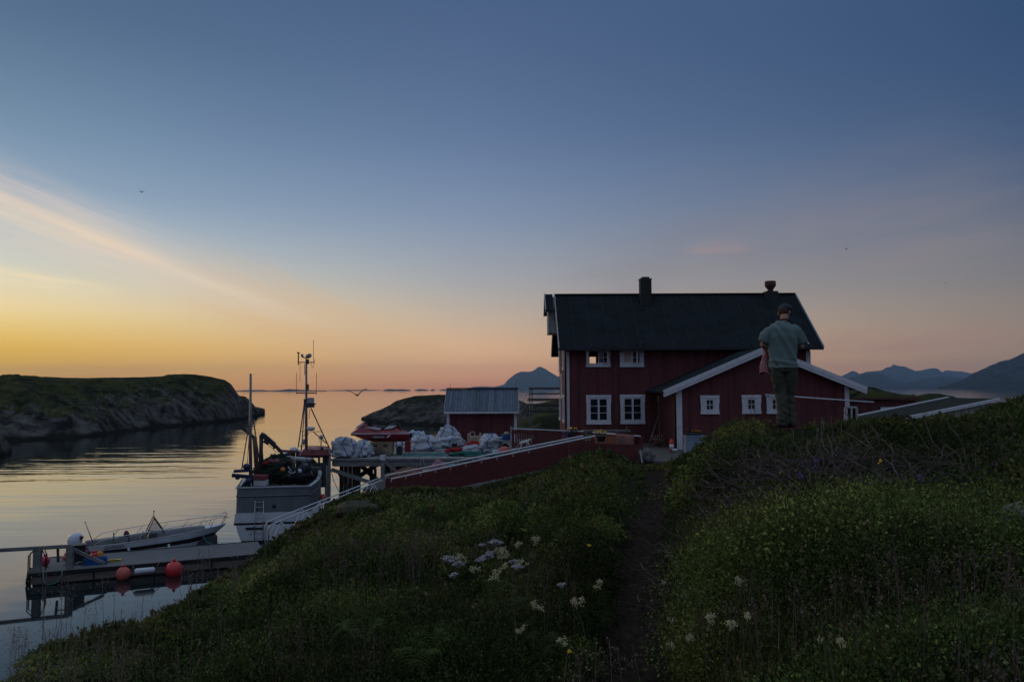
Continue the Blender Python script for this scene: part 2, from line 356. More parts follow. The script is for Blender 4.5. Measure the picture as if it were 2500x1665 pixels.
# ------------------------------------------------------------------ far land
def land_mat(name, grass, rock, g0, g1, bs=.15, sc=.06, zg=None):
    m = bpy.data.materials.new(name); m.use_nodes = True; t = m.node_tree; b = t.nodes['Principled BSDF']
    b.inputs['Roughness'].default_value = .95; b.inputs['Specular IOR Level'].default_value = .04
    geo = t.nodes.new('ShaderNodeNewGeometry'); sx = t.nodes.new('ShaderNodeSeparateXYZ'); t.links.new(geo.outputs['True Normal'], sx.inputs[0])
    def no(s, d=8, v=None):
        n = t.nodes.new('ShaderNodeTexNoise'); n.inputs['Scale'].default_value = s; n.inputs['Detail'].default_value = d; n.inputs['Roughness'].default_value = .65
        t.links.new(v or geo.outputs['Position'], n.inputs['Vector']); return n.outputs[0]
    n1 = no(sc); n2 = no(sc*6)
    ad = t.nodes.new('ShaderNodeMath'); ad.operation = 'MULTIPLY_ADD'; t.links.new(n1, ad.inputs[0]); ad.inputs[1].default_value = .9; t.links.new(sx.outputs[2], ad.inputs[2])
    if zg:        # vegetation takes over with height above the sea
        sz = t.nodes.new('ShaderNodeSeparateXYZ'); t.links.new(geo.outputs['Position'], sz.inputs[0]); mz_ = t.nodes.new('ShaderNodeMapRange'); t.links.new(sz.outputs[2], mz_.inputs[0])
        for i_, q_ in zip((1, 2, 3, 4), (zg[0], zg[1], -zg[2], zg[2])): mz_.inputs[i_].default_value = q_
        a2 = t.nodes.new('ShaderNodeMath'); a2.operation = 'ADD'; t.links.new(ad.outputs[0], a2.inputs[0]); t.links.new(mz_.outputs[0], a2.inputs[1]); ad = a2
    mrn = t.nodes.new('ShaderNodeMapRange'); t.links.new(ad.outputs[0], mrn.inputs[0]); mrn.inputs[1].default_value = g0; mrn.inputs[2].default_value = g1
    def rp(src, c):
        r = t.nodes.new('ShaderNodeValToRGB'); t.links.new(src, r.inputs[0])
        r.color_ramp.elements[0].position = .40; r.color_ramp.elements[1].position = .62
        r.color_ramp.elements[0].color = (*c[0], 1); r.color_ramp.elements[1].color = (*c[1], 1); return r.outputs[0]
    mx = t.nodes.new('ShaderNodeMix'); mx.data_type = 'RGBA'; t.links.new(mrn.outputs[0], mx.inputs[0])
    t.links.new(rp(n2, rock), mx.inputs[6]); t.links.new(rp(n2, grass), mx.inputs[7])
    if zg:        # wet, weed-covered tidal band
        tz = t.nodes.new('ShaderNodeMath'); tz.operation = 'MULTIPLY_ADD'; t.links.new(n2, tz.inputs[0]); tz.inputs[1].default_value = 1.6; t.links.new(sz.outputs[2], tz.inputs[2])
        m3_ = t.nodes.new('ShaderNodeMapRange'); t.links.new(tz.outputs[0], m3_.inputs[0]); m3_.inputs[1].default_value = 1.2; m3_.inputs[2].default_value = 1.7
        m4_ = t.nodes.new('ShaderNodeMix'); m4_.data_type = 'RGBA'; t.links.new(m3_.outputs[0], m4_.inputs[0]); m4_.inputs[6].default_value = (.014, .013, .009, 1); t.links.new(mx.outputs[2], m4_.inputs[7]); mx = m4_
    t.links.new(mx.outputs[2], b.inputs['Base Color'])
    bp = t.nodes.new('ShaderNodeBump'); bp.inputs['Strength'].default_value = .9; bp.inputs['Distance'].default_value = bs/sc*.08
    t.links.new(no(sc*9, 6), bp.inputs['Height']); t.links.new(bp.outputs[0], b.inputs['Normal'])
    return m
def polar_land(name, cols, m, nc=160, nr=46, prof=None, crag=.5, cs=.08, zlow=-1.2, crest=.12, kind='structure'):
    # cols: (px, ridge py, distance of the shore, of the ridge, of the back shore)
    prof = prof or [(0, 0), (.15, .3), (.4, .62), (.75, .88), (1, 1)]
    x0, x1 = cols[0][0], cols[-1][0]; rows = []
    for j in range(nr*2+1):
        row = []; v = j/nr; v = v**1.55 if v < 1 else v
        for i in range(nc+1):
            px = x0+(x1-x0)*i/nc; py = interp(px, cols, 1); dw = interp(px, cols, 2); dr = interp(px, cols, 3); db = interp(px, cols, 4)
            zr = P(px, py, dr).z
            if v <= 1: d = dw+(dr-dw)*v; k = interp(v, prof)
            else: d = dr+(db-dr)*(v-1); k = 1-(v-1)**1.5
            u = ray(px, 950); x = u.x/u.y*d
            z = zlow+(zr-zlow)*k
            ed = min(1, (.5-abs(i/nc-.5))*14)
            am = crag*min(1, 4*abs(1-v)+crest)*min(1, k*4)*ed; z = zlow+(z-zlow)*min(1, .35+ed*1.5) if i in (0, nc) else z
            q = Vector((x*cs, d*cs, 3.1))
            nz = mn.fractal(q, 1, 2.1, 6)+.8*(.35-abs(mn.noise(q*2.3)))+.5*(.35-abs(mn.noise(q*6.1)))
            z += am*nz
            if k > .03 and v < .9: z += am*.45*mn.noise(Vector((x*cs*9, d*cs*3, z*.05)))+am*.3*(.3-abs(mn.noise(Vector((x*cs*22, d*cs*9, 0)))))
            x += crag*.6*mn.noise(q*3+Vector((5, 5, 5))); 
            row.append(Vector((x, d+crag*.8*mn.noise(q*2.2), z)))
        rows.append(row)
    mb = MB().grid(rows); o = mb.build(name, m, None, fix=False); return tag(o, kind=kind)
GRASSROCK = land_mat('grassy_rock', ((.010, .013, .004), (.050, .052, .014)), ((.012, .012, .012), (.098, .090, .080)), 1.18, 1.31, zg=(2, 8.5, .20))
ROCKG = land_mat('shore_rock', ((.010, .014, .006), (.028, .033, .012)), ((.011, .011, .010), (.09, .083, .075)), 1.34, 1.44, sc=.09, zg=(1, 6, .12))
polar_land('headland', [(-900, 905, 60, 150, 320), (-500, 915, 75, 170, 330), (-200, 918, 95, 180, 340), (0, 920.5, 112, 190, 340), (60, 917.5, 116, 190, 340), (100, 921, 120, 190, 340),
    (170, 924, 122, 190, 340), (230, 924.5, 128, 192, 340), (330, 922, 145, 200, 340), (390, 919, 158, 208, 340), (420, 914.5, 162, 212, 340), (475, 914.5, 172, 216, 330), (520, 921, 180, 220, 320),
    (545, 928, 186, 222, 310), (560, 938, 190, 224, 300), (573, 954, 194, 226, 290), (583, 967, 198, 228, 280), (597, 967.5, 204, 229, 270), (606, 974, 210, 230, 262), (622, 989, 220, 233, 250), (634, 1001, 228, 236, 244), (640, 1011, 237, 239, 242)],
    GRASSROCK, nc=420, nr=56, prof=[(0, 0), (.07, .16), (.2, .42), (.4, .60), (.7, .82), (1, 1)], crag=1.9, cs=.045, crest=.14)
polar_land('skerry', [(592, 1015, 238, 246, 262), (600, 993, 238, 248, 264), (620, 992, 240, 250, 264), (636, 995, 242, 251, 264), (648, 998.5, 250, 254, 260)], ROCKG, nc=50, nr=10, crag=.4, cs=.2)
polar_land('near_rock', [(-260, 1030, 84, 94, 108), (-60, 1042, 86, 94, 106), (0, 1057, 88, 95, 105), (20, 1070, 91, 96, 103), (34, 1096, 95, 97, 100)], ROCKG, nc=60, nr=14, crag=.7, cs=.25, prof=[(0, 0), (.2, .5), (.5, .8), (1, 1)])
polar_land('islet', [(882, 1019, 196, 200, 204), (900, 1012, 180, 196, 215), (930, 1000, 172, 196, 225), (960, 985, 168, 198, 235), (990, 974, 166, 200, 240), (1020, 967.5, 164, 202, 250),
    (1050, 965, 162, 202, 255), (1090, 963.5, 160, 202, 260), (1200, 965, 150, 196, 260), (1262, 977, 132, 180, 250), (1300, 990, 110, 150, 230), (1400, 985, 95, 130, 230), (1560, 975, 95, 130, 220)],
    ROCKG, nc=260, nr=44, crag=1.0, cs=.07, prof=[(0, 0), (.12, .28), (.4, .62), (.75, .88), (1, 1)])
polar_land('shore_land', [(1240, 1040, 72, 80, 100), (1300, 1022, 66, 78, 110), (1345, 1012, 64, 78, 120), (1400, 1000, 62, 80, 130), (1700, 975, 62, 90, 140), (2000, 950, 60, 95, 150), (2080, 940, 58, 95, 150), (2128, 945, 58, 95, 150),
    (2160, 955, 58, 94, 150), (2200, 963, 58, 92, 150), (2240, 967, 56, 90, 140), (2262, 961, 56, 88, 135), (2290, 961, 56, 88, 130), (2325, 967, 56, 88, 130), (2345, 978, 56, 86, 120), (2480, 1000, 54, 84, 110), (2800, 1010, 54, 84, 110)],
    GRASSROCK, nc=260, nr=30, crag=.55, cs=.12, zlow=2.6, prof=[(0, 0), (.2, .3), (.5, .6), (1, 1)])
MTN = land_mat('mountain_rock', ((.010, .014, .012), (.02, .026, .02)), ((.02, .022, .024), (.06, .062, .066)), 1.0, 1.5, sc=.002, bs=.5)
def mtn(name, pts, d0, d1, d2, crag, cs, nc=200, prof=None):
    polar_land(name, [(x, y, d0, d1, d2) for x, y in pts], MTN, nc=nc, nr=26, crag=crag, cs=cs, zlow=-8, crest=.45, prof=prof or [(0, 0), (.3, .22), (.6, .55), (.85, .82), (1, 1)])
mtn('mountain', [(1130, 951), (1157, 945), (1175, 944), (1205, 945), (1231, 938), (1240, 927), (1258, 913), (1272, 907), (1290, 908), (1303, 905), (1314, 896), (1320, 895), (1333, 901), (1346, 910), (1358, 917), (1380, 925), (1420, 938), (1470, 949)], 8200, 9200, 10500, 9, .002)
mtn('mountain', [(1960, 948), (2000, 936), (2055, 918), (2070, 911.5), (2081, 905.5), (2091, 908), (2098, 914), (2119, 908), (2153, 905), (2168, 897), (2176, 896), (2183, 890), (2190, 892), (2197, 893.5), (2212, 894.6), (2236, 905.6), (2250, 904), (2272, 900), (2284, 899), (2293, 902), (2304, 911), (2330, 918), (2380, 925), (2440, 946)], 8600, 9600, 10600, 12, .002, 260)
mtn('mountain', [(2260, 945), (2290, 916), (2310, 904), (2348, 907), (2378, 912.6), (2430, 915), (2600, 940)], 10400, 11000, 11400, 12, .002, 120)
mtn('hill', [(1990, 946), (2030, 935), (2076, 922), (2119, 912), (2150, 912), (2180, 924), (2215, 934), (2245, 928), (2300, 920), (2350, 924), (2420, 935), (2500, 944)], 6000, 6900, 8200, 12, .003, 200)
mtn('mountain', [(2290, 946), (2340, 935), (2361, 924), (2382, 914), (2400, 905), (2414, 899), (2422, 893.5), (2446, 885), (2467, 880), (2488, 872), (2500, 867), (2600, 845), (2800, 825), (3050, 850), (3300, 900)], 2900, 3900, 5400, 22, .004, 300)
for pts, d in (([(655, 953.6), (690, 951.6), (706, 949.5), (722, 950.8), (760, 952.6), (800, 953)], 6500), ([(935, 952.5), (950, 949.6), (965, 950.6), (985, 950.2), (1003, 952.3)], 6000),
               ([(1012, 952.3), (1024, 949.6), (1034, 950.4), (1046, 952)], 6500), ([(1050, 952), (1058, 949.8), (1062, 952)], 6800), ([(1072, 952), (1092, 949), (1130, 949.5), (1170, 951.5)], 7000),
               ([(575, 954), (600, 952.2), (640, 951.8), (665, 954)], 7200), ([(800, 953), (850, 951.6), (900, 951.6), (935, 952.6)], 9000), ([(2000, 946.5), (2100, 943.5), (2300, 943), (2600, 944), (2800, 946)], 5600), ([(2236, 955.4), (2243, 954), (2252, 954.2), (2260, 955.4)], 1800)):
    polar_land('island', [(x, y, d*.985, d, d*1.02) for x, y in pts], MTN, nc=60, nr=5, crag=d*.00006, cs=.02, zlow=-2)
# ------------------------------------------------------------------ near ground
SIL = [(-900, 1640, 7, 6), (-300, 1680, 7, 6), (0, 1662, 7.2), (50, 1630, 7.4), (86, 1595, 7.7), (119, 1558, 8.2), (200, 1533, 9), (260, 1522, 9.6), (320, 1514, 10.4), (400, 1490, 11.8), (440, 1475, 12.7), (480, 1450, 13.7), (510, 1430, 14.3),
       (560, 1400, 15.5), (600, 1375, 16.4), (660, 1325, 17.8), (700, 1297, 18.8), (750, 1270, 20), (790, 1245, 21), (830, 1218, 22.5), (870, 1202, 24), (944, 1202, 26), (1012, 1191, 26.5), (1050, 1192, 27), (1113, 1198, 27),
       (1167, 1194, 26.6), (1268, 1172, 25), (1349, 1150, 23), (1393, 1120, 21.5), (1430, 1108, 21), (1471, 1109, 21), (1487, 1115, 21.4), (1540, 1126, 22.3), (1594, 1124, 21.6), (1630, 1115, 19.5), (1683, 1101, 16.5), (1710, 1085, 14.4), (1737, 1063, 13),
       (1763, 1040, 12.2), (1780, 1032, 11.9), (1840, 1028, 11.6), (1880, 1034, 11.5), (1900, 1043, 11.4), (1939, 1043, 11.4), (1975, 1043, 11.5), (2050, 1039, 12), (2080, 1031, 12.2), (2140, 1029, 12.6), (2191, 1021, 13), (2297, 1008, 13.6),
       (2361, 995, 14.2), (2435, 976, 15.2), (2500, 966, 16), (2800, 930, 17), (3400, 940, 17)]
VEG = .24
_u = []; _zs = []; _ds = []
for s_ in SIL:
    p = P(s_[0], s_[1], s_[2]); _u.append(p.x/p.y); _zs.append(p.z-CAMZ-VEG*.72); _ds.append(s_[2])
TAB = RNG.random((256, 256))
def vnoise(x, y, f, o=0):
    x = x*f+31.7+o*17.3; y = y*f+57.1+o*9.1; xi = np.floor(x).astype(int); yi = np.floor(y).astype(int); a = x-xi; b = y-yi
    a = a*a*(3-2*a); b = b*b*(3-2*b); g = lambda i, j: TAB[i & 255, j & 255]
    return (g(xi, yi)*(1-a)+g(xi+1, yi)*a)*(1-b)+(g(xi, yi+1)*(1-a)+g(xi+1, yi+1)*a)*b
MANX = P(1916, 1045, 11.4).x
def sstep(t): t = np.clip(t, 0, 1); return t*t*(3-2*t)
def base_level(x, y):
    b = np.where(x > 3, -3.12, -3.12+(x-3)*.30)
    b = np.where(x < -5.2, -5.6+(x+5.2)*.75, b)
    far = sstep((y-42)/6)                     # beyond the ramp the shore lies further right
    b2 = np.where(x > 2.4, -3.12, -3.12+(x-2.4)*1.6)
    b = b*(1-far)+b2*far
    # shore left of the hill
    b = np.where(y < 30, np.minimum(b, np.maximum(-9, b-(30-y)*.25*(x < -4))), b)
    b = b+sstep((x-17.5)/4)*.0
    b = b+1.5*np.exp(-((x-4.6)**2/10+(y-60)**2/22))
    b = b+1.1*sstep((y-54)/12)*sstep((x-6)/5)
    return np.maximum(b, -9)
def GND(x, y):
    x = np.asarray(x, float); y = np.asarray(y, float)
    yy = np.maximum(y, 3.0); u = x/yy; ds = np.interp(u, _u, _ds); zs = np.interp(u, _u, _zs)
    h0 = np.interp(u, [-.65, -.3, 0, .3, .65], [-1.9, -1.8, -1.72, -1.62, -1.5])-VEG*.5
    t = np.clip(y/ds, 0, 1); z = h0*(1-t)+zs*t
    # hummocks, none at the crest so that its line stays
    am = np.minimum(t*3, 1)*(1-.8*t**3)
    z = z+am*(.60*(vnoise(x, y, .42)-.5)+.46*(vnoise(x, y, .95, 1)-.5)+.12*(vnoise(x, y, 2.7, 2)-.5))
    z = z-.20*np.exp(-((path_dist(x, y))/.45)**2)*(y < 30)
    bl = base_level(x, y)
    k = sstep((y-ds)/np.interp(u, [-.65, -.3, -.15, .1, .2, .35], [5, 7, 7, 8, 6, 5]))
    z = z+.15*np.exp(-((x-MANX)**2+(y-11.4)**2)/.8)
    return z*(1-k)+bl*k+CAMZ+.05*(vnoise(x, y, 1.9, 4)-.5)
PATHPX = [(1400, 1900, 2.6), (1500, 1665, 4.6), (1530, 1560, 5.5), (1548, 1447, 7), (1565, 1330, 9.4), (1585, 1237, 12.4), (1600, 1190, 15), (1600, 1150, 18), (1585, 1130, 21.5), (1600, 1118, 27)]
PATHXY = np.array([((a-1250)/F*d, d) for a, b, d in PATHPX])
def path_dist(x, y):
    best = np.full(np.shape(x), 99.)
    for (ax, ay), (bx, by) in zip(PATHXY[:-1], PATHXY[1:]):
        dx_, dy_ = bx-ax, by-ay; t = np.clip(((x-ax)*dx_+(y-ay)*dy_)/(dx_*dx_+dy_*dy_), 0, 1)
        best = np.minimum(best, np.hypot(x-ax-t*dx_, y-ay-t*dy_))
    return best
def ground():
    xs = np.concatenate([np.linspace(-40, -14, 40)[:-1], np.linspace(-14, 14, 150)[:-1], np.linspace(14, 50, 70)]); ys = np.concatenate([np.linspace(-25, 2, 30)[:-1], np.linspace(2, 30, 150)[:-1], np.linspace(30, 84, 90)])
    X, Y = np.meshgrid(xs, ys); Z = GND(X, Y); n = len(xs)
    Z = np.maximum(Z, -1.7)
    vs = np.stack([X.ravel(), Y.ravel(), Z.ravel()], 1); idx = np.arange(len(vs)).reshape(X.shape)
    fs = np.stack([idx[:-1, :-1].ravel(), idx[:-1, 1:].ravel(), idx[1:, 1:].ravel(), idx[1:, :-1].ravel()], 1)
    me = bpy.data.meshes.new('ground'); me.from_pydata(vs.tolist(), [], fs.tolist()); me.polygons.foreach_set('use_smooth', [True]*len(fs))
    me.materials.append(land_mat('turf', ((.012, .013, .005), (.030, .030, .011)), ((.014, .011, .009), (.028, .022, .017)), .95, 1.15, sc=1.1, bs=.06))
    o = bpy.data.objects.new('ground', me); COL.objects.link(o); tag(o, kind='structure')
ground()
def path():
    rows = []; pts = PATHXY; m = 220
    for i in range(m):
        t = i/(m-1)*(len(pts)-1); k = min(int(t), len(pts)-2); f = t-k; p = pts[k]*(1-f)+pts[k+1]*f; d = pts[k+1]-pts[k]; d = d/np.hypot(*d); nrm = np.array([d[1], -d[0]])
        wd = .25+.10*mn.noise(Vector((i*.14, 0, 0))); p = p+nrm*.12*mn.noise(Vector((i*.09, 9, 0)))
        rows.append([Vector((*(p+nrm*s*wd), float(GND(*(p+nrm*s*wd)))+.02+.03*mn.noise(Vector((i*.9, s*3, 2))))) for s in np.linspace(-1, 1, 9)])
    o = MB().grid(rows).build('path', SOIL, None, fix=False); tag(o, kind='structure')
path()
# ------------------------------------------------------------------ buildings
def wall_grid(mb, x0, x1, z0, z1, y0, y1, holes):    # wall in the XZ plane with real openings
    xs = sorted({x0, x1, *[h[0] for h in holes], *[h[1] for h in holes]}); zs = sorted({z0, z1, *[h[2] for h in holes], *[h[3] for h in holes]})
    for a, b in zip(xs[:-1], xs[1:]):
        run = None
        for c, d in zip(zs[:-1], zs[1:]):
            hole = any(h[0] <= (a+b)/2 <= h[1] and h[2] <= (c+d)/2 <= h[3] for h in holes)
            if hole:
                if run: mb.box((a, y0, run[0]), (b, y1, run[1])); run = None
            else: run = (run[0], d) if run else (c, d)
        if run: mb.box((a, y0, run[0]), (b, y1, run[1]))
def window(t, x0, x1, z0, z1, Y, leaves=2, rows=3, casing=.13, sill=.16, side=False, glass=None, frame_y=.05, cols=1, label=None, skip_pane=()):
    # outer casing x0..x1, z0..z1; built facing -Y at Y; side=True turns it to face -X at X=Y
    def tr(mb):
        if side: mb.v = [Vector((Y+(v.y), v.x, v.z)) for v in mb.v]
        else: mb.v = [Vector((v.x, Y+v.y, v.z)) for v in mb.v]
        return mb
    c = MB(); k = casing
    c.box((x0, -.07, z0+sill), (x0+k, .0, z1-.10)); c.box((x1-k, -.07, z0+sill), (x1, .0, z1-.10))
    c.box((x0-.03, -.085, z1-.10), (x1+.03, 0, z1+.04)); c.box((x0-.02, -.09, z0), (x1+.02, 0, z0+sill))
    # carved shoulders on the casing
    c.box((x0-.025, -.078, z1-.36), (x0+k*.8, -.071, z1-.12)); c.box((x1-k*.8, -.078, z1-.36), (x1+.025, -.071, z1-.12))
    w = part(tr(c), 'window', WHITE, t)
    if label: w['label'] = label
    ix0, ix1, iz0, iz1 = x0+k, x1-k, z0+sill, z1-.10
    f = MB(); fw = .045; y0, y1 = -.045, .03
    f.box((ix0, y0, iz0), (ix0+fw, y1, iz1)); f.box((ix1-fw, y0, iz0), (ix1, y1, iz1)); f.box((ix0+fw, y0, iz0), (ix1-fw, y1, iz0+fw)); f.box((ix0+fw, y0, iz1-fw), (ix1-fw, y1, iz1))
    part(tr(f), 'frame', WHITE, w) if False else _sub(tr(f), 'frame', WHITE, w, t)
    lw = (ix1-ix0-2*fw)/leaves
    for i in range(leaves):
        a = ix0+fw+lw*i; b = a+lw; s = MB(); q = .05
        if i in skip_pane: continue
        s.box((a, y0-.012, iz0+fw), (a+q, .015, iz1-fw)); s.box((b-q, y0-.012, iz0+fw), (b, .015, iz1-fw)); s.box((a+q, y0-.012, iz0+fw), (b-q, .015, iz0+fw+q)); s.box((a+q, y0-.012, iz1-fw-q), (b-q, .015, iz1-fw))
        H = iz1-iz0-2*fw-2*q; Wd = lw-2*q
        for r in range(1, rows): z = iz0+fw+q+H*r/rows; s.box((a+q, y0-.008, z-.013), (b-q, .01, z+.013))
        for r in range(1, cols): x = a+q+Wd*r/cols; s.box((x-.013, y0-.006, iz0+fw+q), (x+.013, .008, iz1-fw-q))
        _sub(tr(s), 'sash', WHITE, w, t)
        g = MB(); g.box((a+q, -.018, iz0+fw+q), (b-q, -.008, iz1-fw-q)); _sub(tr(g), 'pane', (glass or {}).get(i, GLASS), w, t)
    return w
def _sub(mb, name, m, par, t):
    return mb.build(name, m, par, off=t.location)
PALEPANE = mat('cream_pane', (.42, .33, .25), .8, var=.1)  # cream tone set on the pane itself, in place of the dark glass
DIMIN = mat('room_inside', (.05, .035, .028), .9, var=.3)
hz0 = C(-3.12); XL = P(1385, 950, 45).x; XR = P(1980, 950, 45).x; RXL = P(1366, 848, 44.4).x; RXR = P(2009, 843, 44.4).x
ZE = P(1680, 850, 44.4).z; ZR = P(1650, 719, 48.7).z; YW0, YW1, YE0, YE1, YRD = 45.0, 52.4, 44.4, 53.0, 48.7
PITCHH = (ZR-ZE)/(YRD-YE0)
hs = thing('wooden_house', 'large two-storey dark red wooden house with a dark felt roof and white window trim', 'house', (XL, YW0, hz0))
up1 = (P(1432, 0, 45).x, P(1491, 0, 45).x, P(1460, 896, 45).z, P(1460, 852, 45).z); up2 = (P(1515, 0, 45).x, P(1573, 0, 45).x, P(1540, 896, 45).z, P(1540, 852, 45).z)
lo1 = (P(1432, 0, 45).x, P(1491, 0, 45).x, P(1460, 1036, 45).z, P(1460, 966, 45).z); lo2 = (P(1515, 0, 45).x, P(1574, 0, 45).x, P(1540, 1035, 45).z, P(1540, 965, 45).z)
hole = [(up1[0]+.13, up1[1]-.13, up1[2]+.16, up1[3]-.1)]
mb = MB(); zt = C(2.62)
wall_grid(mb, XL, XR, hz0, zt, YW0, YW0+.15, hole); part(mb, 'wall', RED, hs)
bx = [P(1440, 0, 52.4).x, P(1456, 0, 52.4).x, P(1450, 890, 52.4).z, P(1450, 871, 52.4).z]; bx2 = [P(1470, 0, 52.4).x, P(1480, 0, 52.4).x, bx[2], bx[3]]
mb = MB(); wall_grid(mb, XL, XR, hz0, zt, YW1-.15, YW1, [tuple(bx), tuple(bx2)]); part(mb, 'wall', RED, hs)
for x in (XL, XR-.15):
    z_at = lambda y: ZE+(min(y, 2*YRD-y)-YE0)*PITCHH-.10
    o_ = [(x, YW0+.151, hz0), (x, YW1-.151, hz0), (x, YW1-.151, z_at(YW1-.151)), (x, YRD, ZR-.10), (x, YW0+.151, z_at(YW0+.151))]
    part(MB().prism(o_, (.15, 0, 0)), 'gable_wall', REDY, hs)
part(MB().box((XL+.16, YW0+.16, C(.0)), (XR-.16, YW1-.16, C(.1))), 'floor', DIMIN, hs)
# roof: two slopes with standing seams
rf = MB(); th = .12
for s in (1, -1):
    ye = YE0 if s > 0 else YE1
    rf.prism([(RXL, ye, ZE), (RXL, YRD, ZR), (RXL, YRD, ZR-th), (RXL, ye, ZE-th)], (RXR-RXL, 0, 0))
roof = part(rf, 'roof', ROOF, hs)
sm = MB(); nse = 16
for i in range(1, nse):
    x = RXL+(RXR-RXL)*i/nse+.06*sin(i*5); sm.bar((x, YE0+.02, ZE+.02), (x, YRD, ZR+.02), .03, .035)
_sub(sm, 'seam', mat('roof_seam', (.030, .042, .042), .9, var=.5, spec=.05), roof, hs)
_sub(MB().bar((RXL, YRD, ZR+.03), (RXR, YRD, ZR+.03), .3, .05), 'ridge_cap', ROOF, roof, hs)
_sub(MB().bar((RXR-1.2, YE0+.2, ZE+.22), (RXR-1.75+.28, YE0+1.15, ZE+.97), .05), 'snow_guard', WHITE, roof, hs)
_sub(MB().bar((RXR-.7, YE0+.2, ZE+.22), (RXR-1.25+.28, YE0+1.15, ZE+.97), .05), 'snow_guard', WHITE, roof, hs)
for x, m_ in ((RXL-.03, OLDW), (RXR+.03, mat('pale_green_trim', (.16, .24, .25), .7, var=.2))):
    for ye in (YE0, YE1):
        part(MB().bar((x, ye, ZE-.03), (x, YRD, ZR-.03), .05, .26, up=(0, 0, 1)), 'bargeboard', m_, hs)
part(MB().box((RXL, YE0-.10, ZE-.10), (RXR, YE0-.01, ZE-.02)), 'gutter', BLACK, hs)
# hoist gable at the left end
hx0, hx1 = P(1331, 740, 48.7).x, XL; hb = MB()
for s in (1, -1): hb.prism([(hx0, YRD-s*1.35, ZR-1.35*PITCHH+.04), (hx0, YRD, ZR+.05), (hx0, YRD, ZR-.07), (hx0, YRD-s*1.35, ZR-1.35*PITCHH-.08)], (hx1-hx0-.6, 0, 0))
hr = part(hb, 'hoist_roof', ROOF, hs)
for s in (1, -1): _sub(MB().bar((hx0-.03, YRD-s*1.37, ZR-1.35*PITCHH-.02), (hx0-.03, YRD, ZR-.01), .05, .24), 'bargeboard', OLDW, hr, hs)
part(MB().prism([(hx0+.14, YRD-.85, P(1338, 814, 47.9).z), (hx0+.14, YRD+.85, P(1338, 814, 47.9).z), (hx0+.14, YRD+.85, ZR-.85*PITCHH-.1), (hx0+.14, YRD, ZR-.12), (hx0+.14, YRD-.85, ZR-.85*PITCHH-.1)], (hx1-hx0-.15, 0, 0)), 'hoist_box', OLDW, hs)
# corner boards, belt and downpipe
for x in (XL-.02, XR-.24): part(MB().box((x, YW0-.03, hz0), (x+.14 if x < 5 else x+.26, YW0-.002, ZE-.15)), 'corner_board', WHITE, hs)
part(MB().box((XL-.03, YW0, C(-.62)), (XL-.002, YW1, C(-.5))), 'belt_board', mat('faded_red', (.25, .06, .045), .8), hs)
part(MB().tube([(XL-.1, YE0+.02, ZE-.1), (XL-.1, YW0-.1, ZE-.45), (XL-.1, YW0-.1, hz0+.1)], .05, 8), 'downpipe', BLACK, hs)
# windows
window(hs, *up1, YW0, rows=2, label='small upper window with both casements standing open and the evening sky seen through it', skip_pane=(0,))
window(hs, *up2, YW0, rows=2, glass={0: PALEPANE}, label='small upper window with a pale cream pane in its left half')
window(hs, *lo1, YW0, rows=3); window(hs, *lo2, YW0, rows=3)
def open_sash(x, z0, z1, w, ang, m=GLASS, rows=2):
    M_ = Matrix.Translation((x, YW0-.06, 0)) @ Matrix.Rotation(ang, 4, 'Z'); s = MB(); q = .045
    for a, b in (((0, -.02, z0), (q, .02, z1)), ((w-q, -.02, z0), (w, .02, z1)), ((q, -.02, z0), (w-q, .02, z0+q)), ((q, -.02, z1-q), (w-q, .02, z1)), ((q, -.012, (z0+z1)/2-.012), (w-q, .012, (z0+z1)/2+.012))): s.box(a, b, M_)
    o = part(s, 'open_sash', WHITE, hs); g = MB().box((q, -.004, z0+q), (w-q, .004, z1-q), M_); _sub(g, 'pane', m, o, hs)
open_sash(up1[0]+.13, up1[2]+.2, up1[3]-.14, .5, R(-100)); open_sash(up1[0]+.98, up1[2]+.2, up1[3]-.14, .42, R(-60))
open_sash(up2[0]+.72, up2[2]+.2, up2[3]-.14, .42, R(-62))
ex = hs
for (y0, y1, z0, z1) in ((47.0, 48.3, lo1[2], lo1[3]), (50.6, 51.9, lo1[2], lo1[3]), (47.0, 48.2, up1[2]-.1, up1[3]+.2), (50.8, 52, up1[2]-.1, up1[3]+.2), (48.9, 49.9, C(-.6), C(.9))):
    window(hs, y0, y1, z0, z1, XL, side=True)
# chimney and ventilator
cx = P(1574, 700, 48.2).x
ch = part(MB().box((cx-.33, 47.7, C(5.0)), (cx+.33, 48.35, P(1574, 683, 48).z)), 'chimney', BRICK, hs)
_sub(MB().box((cx-.22, 47.8, P(1574, 683, 48).z), (cx+.22, 48.25, P(1574, 677, 48).z)), 'chimney_cap', DARKM, ch, hs)
_sub(MB().box((cx-.37, 47.68, P(1574, 683, 48).z-.001), (cx+.37, 48.38, P(1574, 681.5, 48).z)), 'flashing', DARKM, ch, hs)
vx = P(1880, 700, 48.5).x
ch = part(MB().box((vx-.36, 48.1, C(5.0)), (vx+.36, 48.8, P(1880, 712.5, 48.5).z)), 'chimney', BRICK, hs)
zv = P(1880, 712.5, 48.5).z
_sub(MB().lathe([(.17, 0), (.17, .12), (.22, .2), (.29, .28), (.31, .42), (.31, .44)], (vx, 48.45, zv), 16), 'chimney_pot', CLAY, ch, hs)
_sub(MB().lathe([(.32, .44), (.33, .46), (.33, .74), (.31, .76)], (vx, 48.45, zv-.12), 16), 'cowl', CLAY, ch, hs)
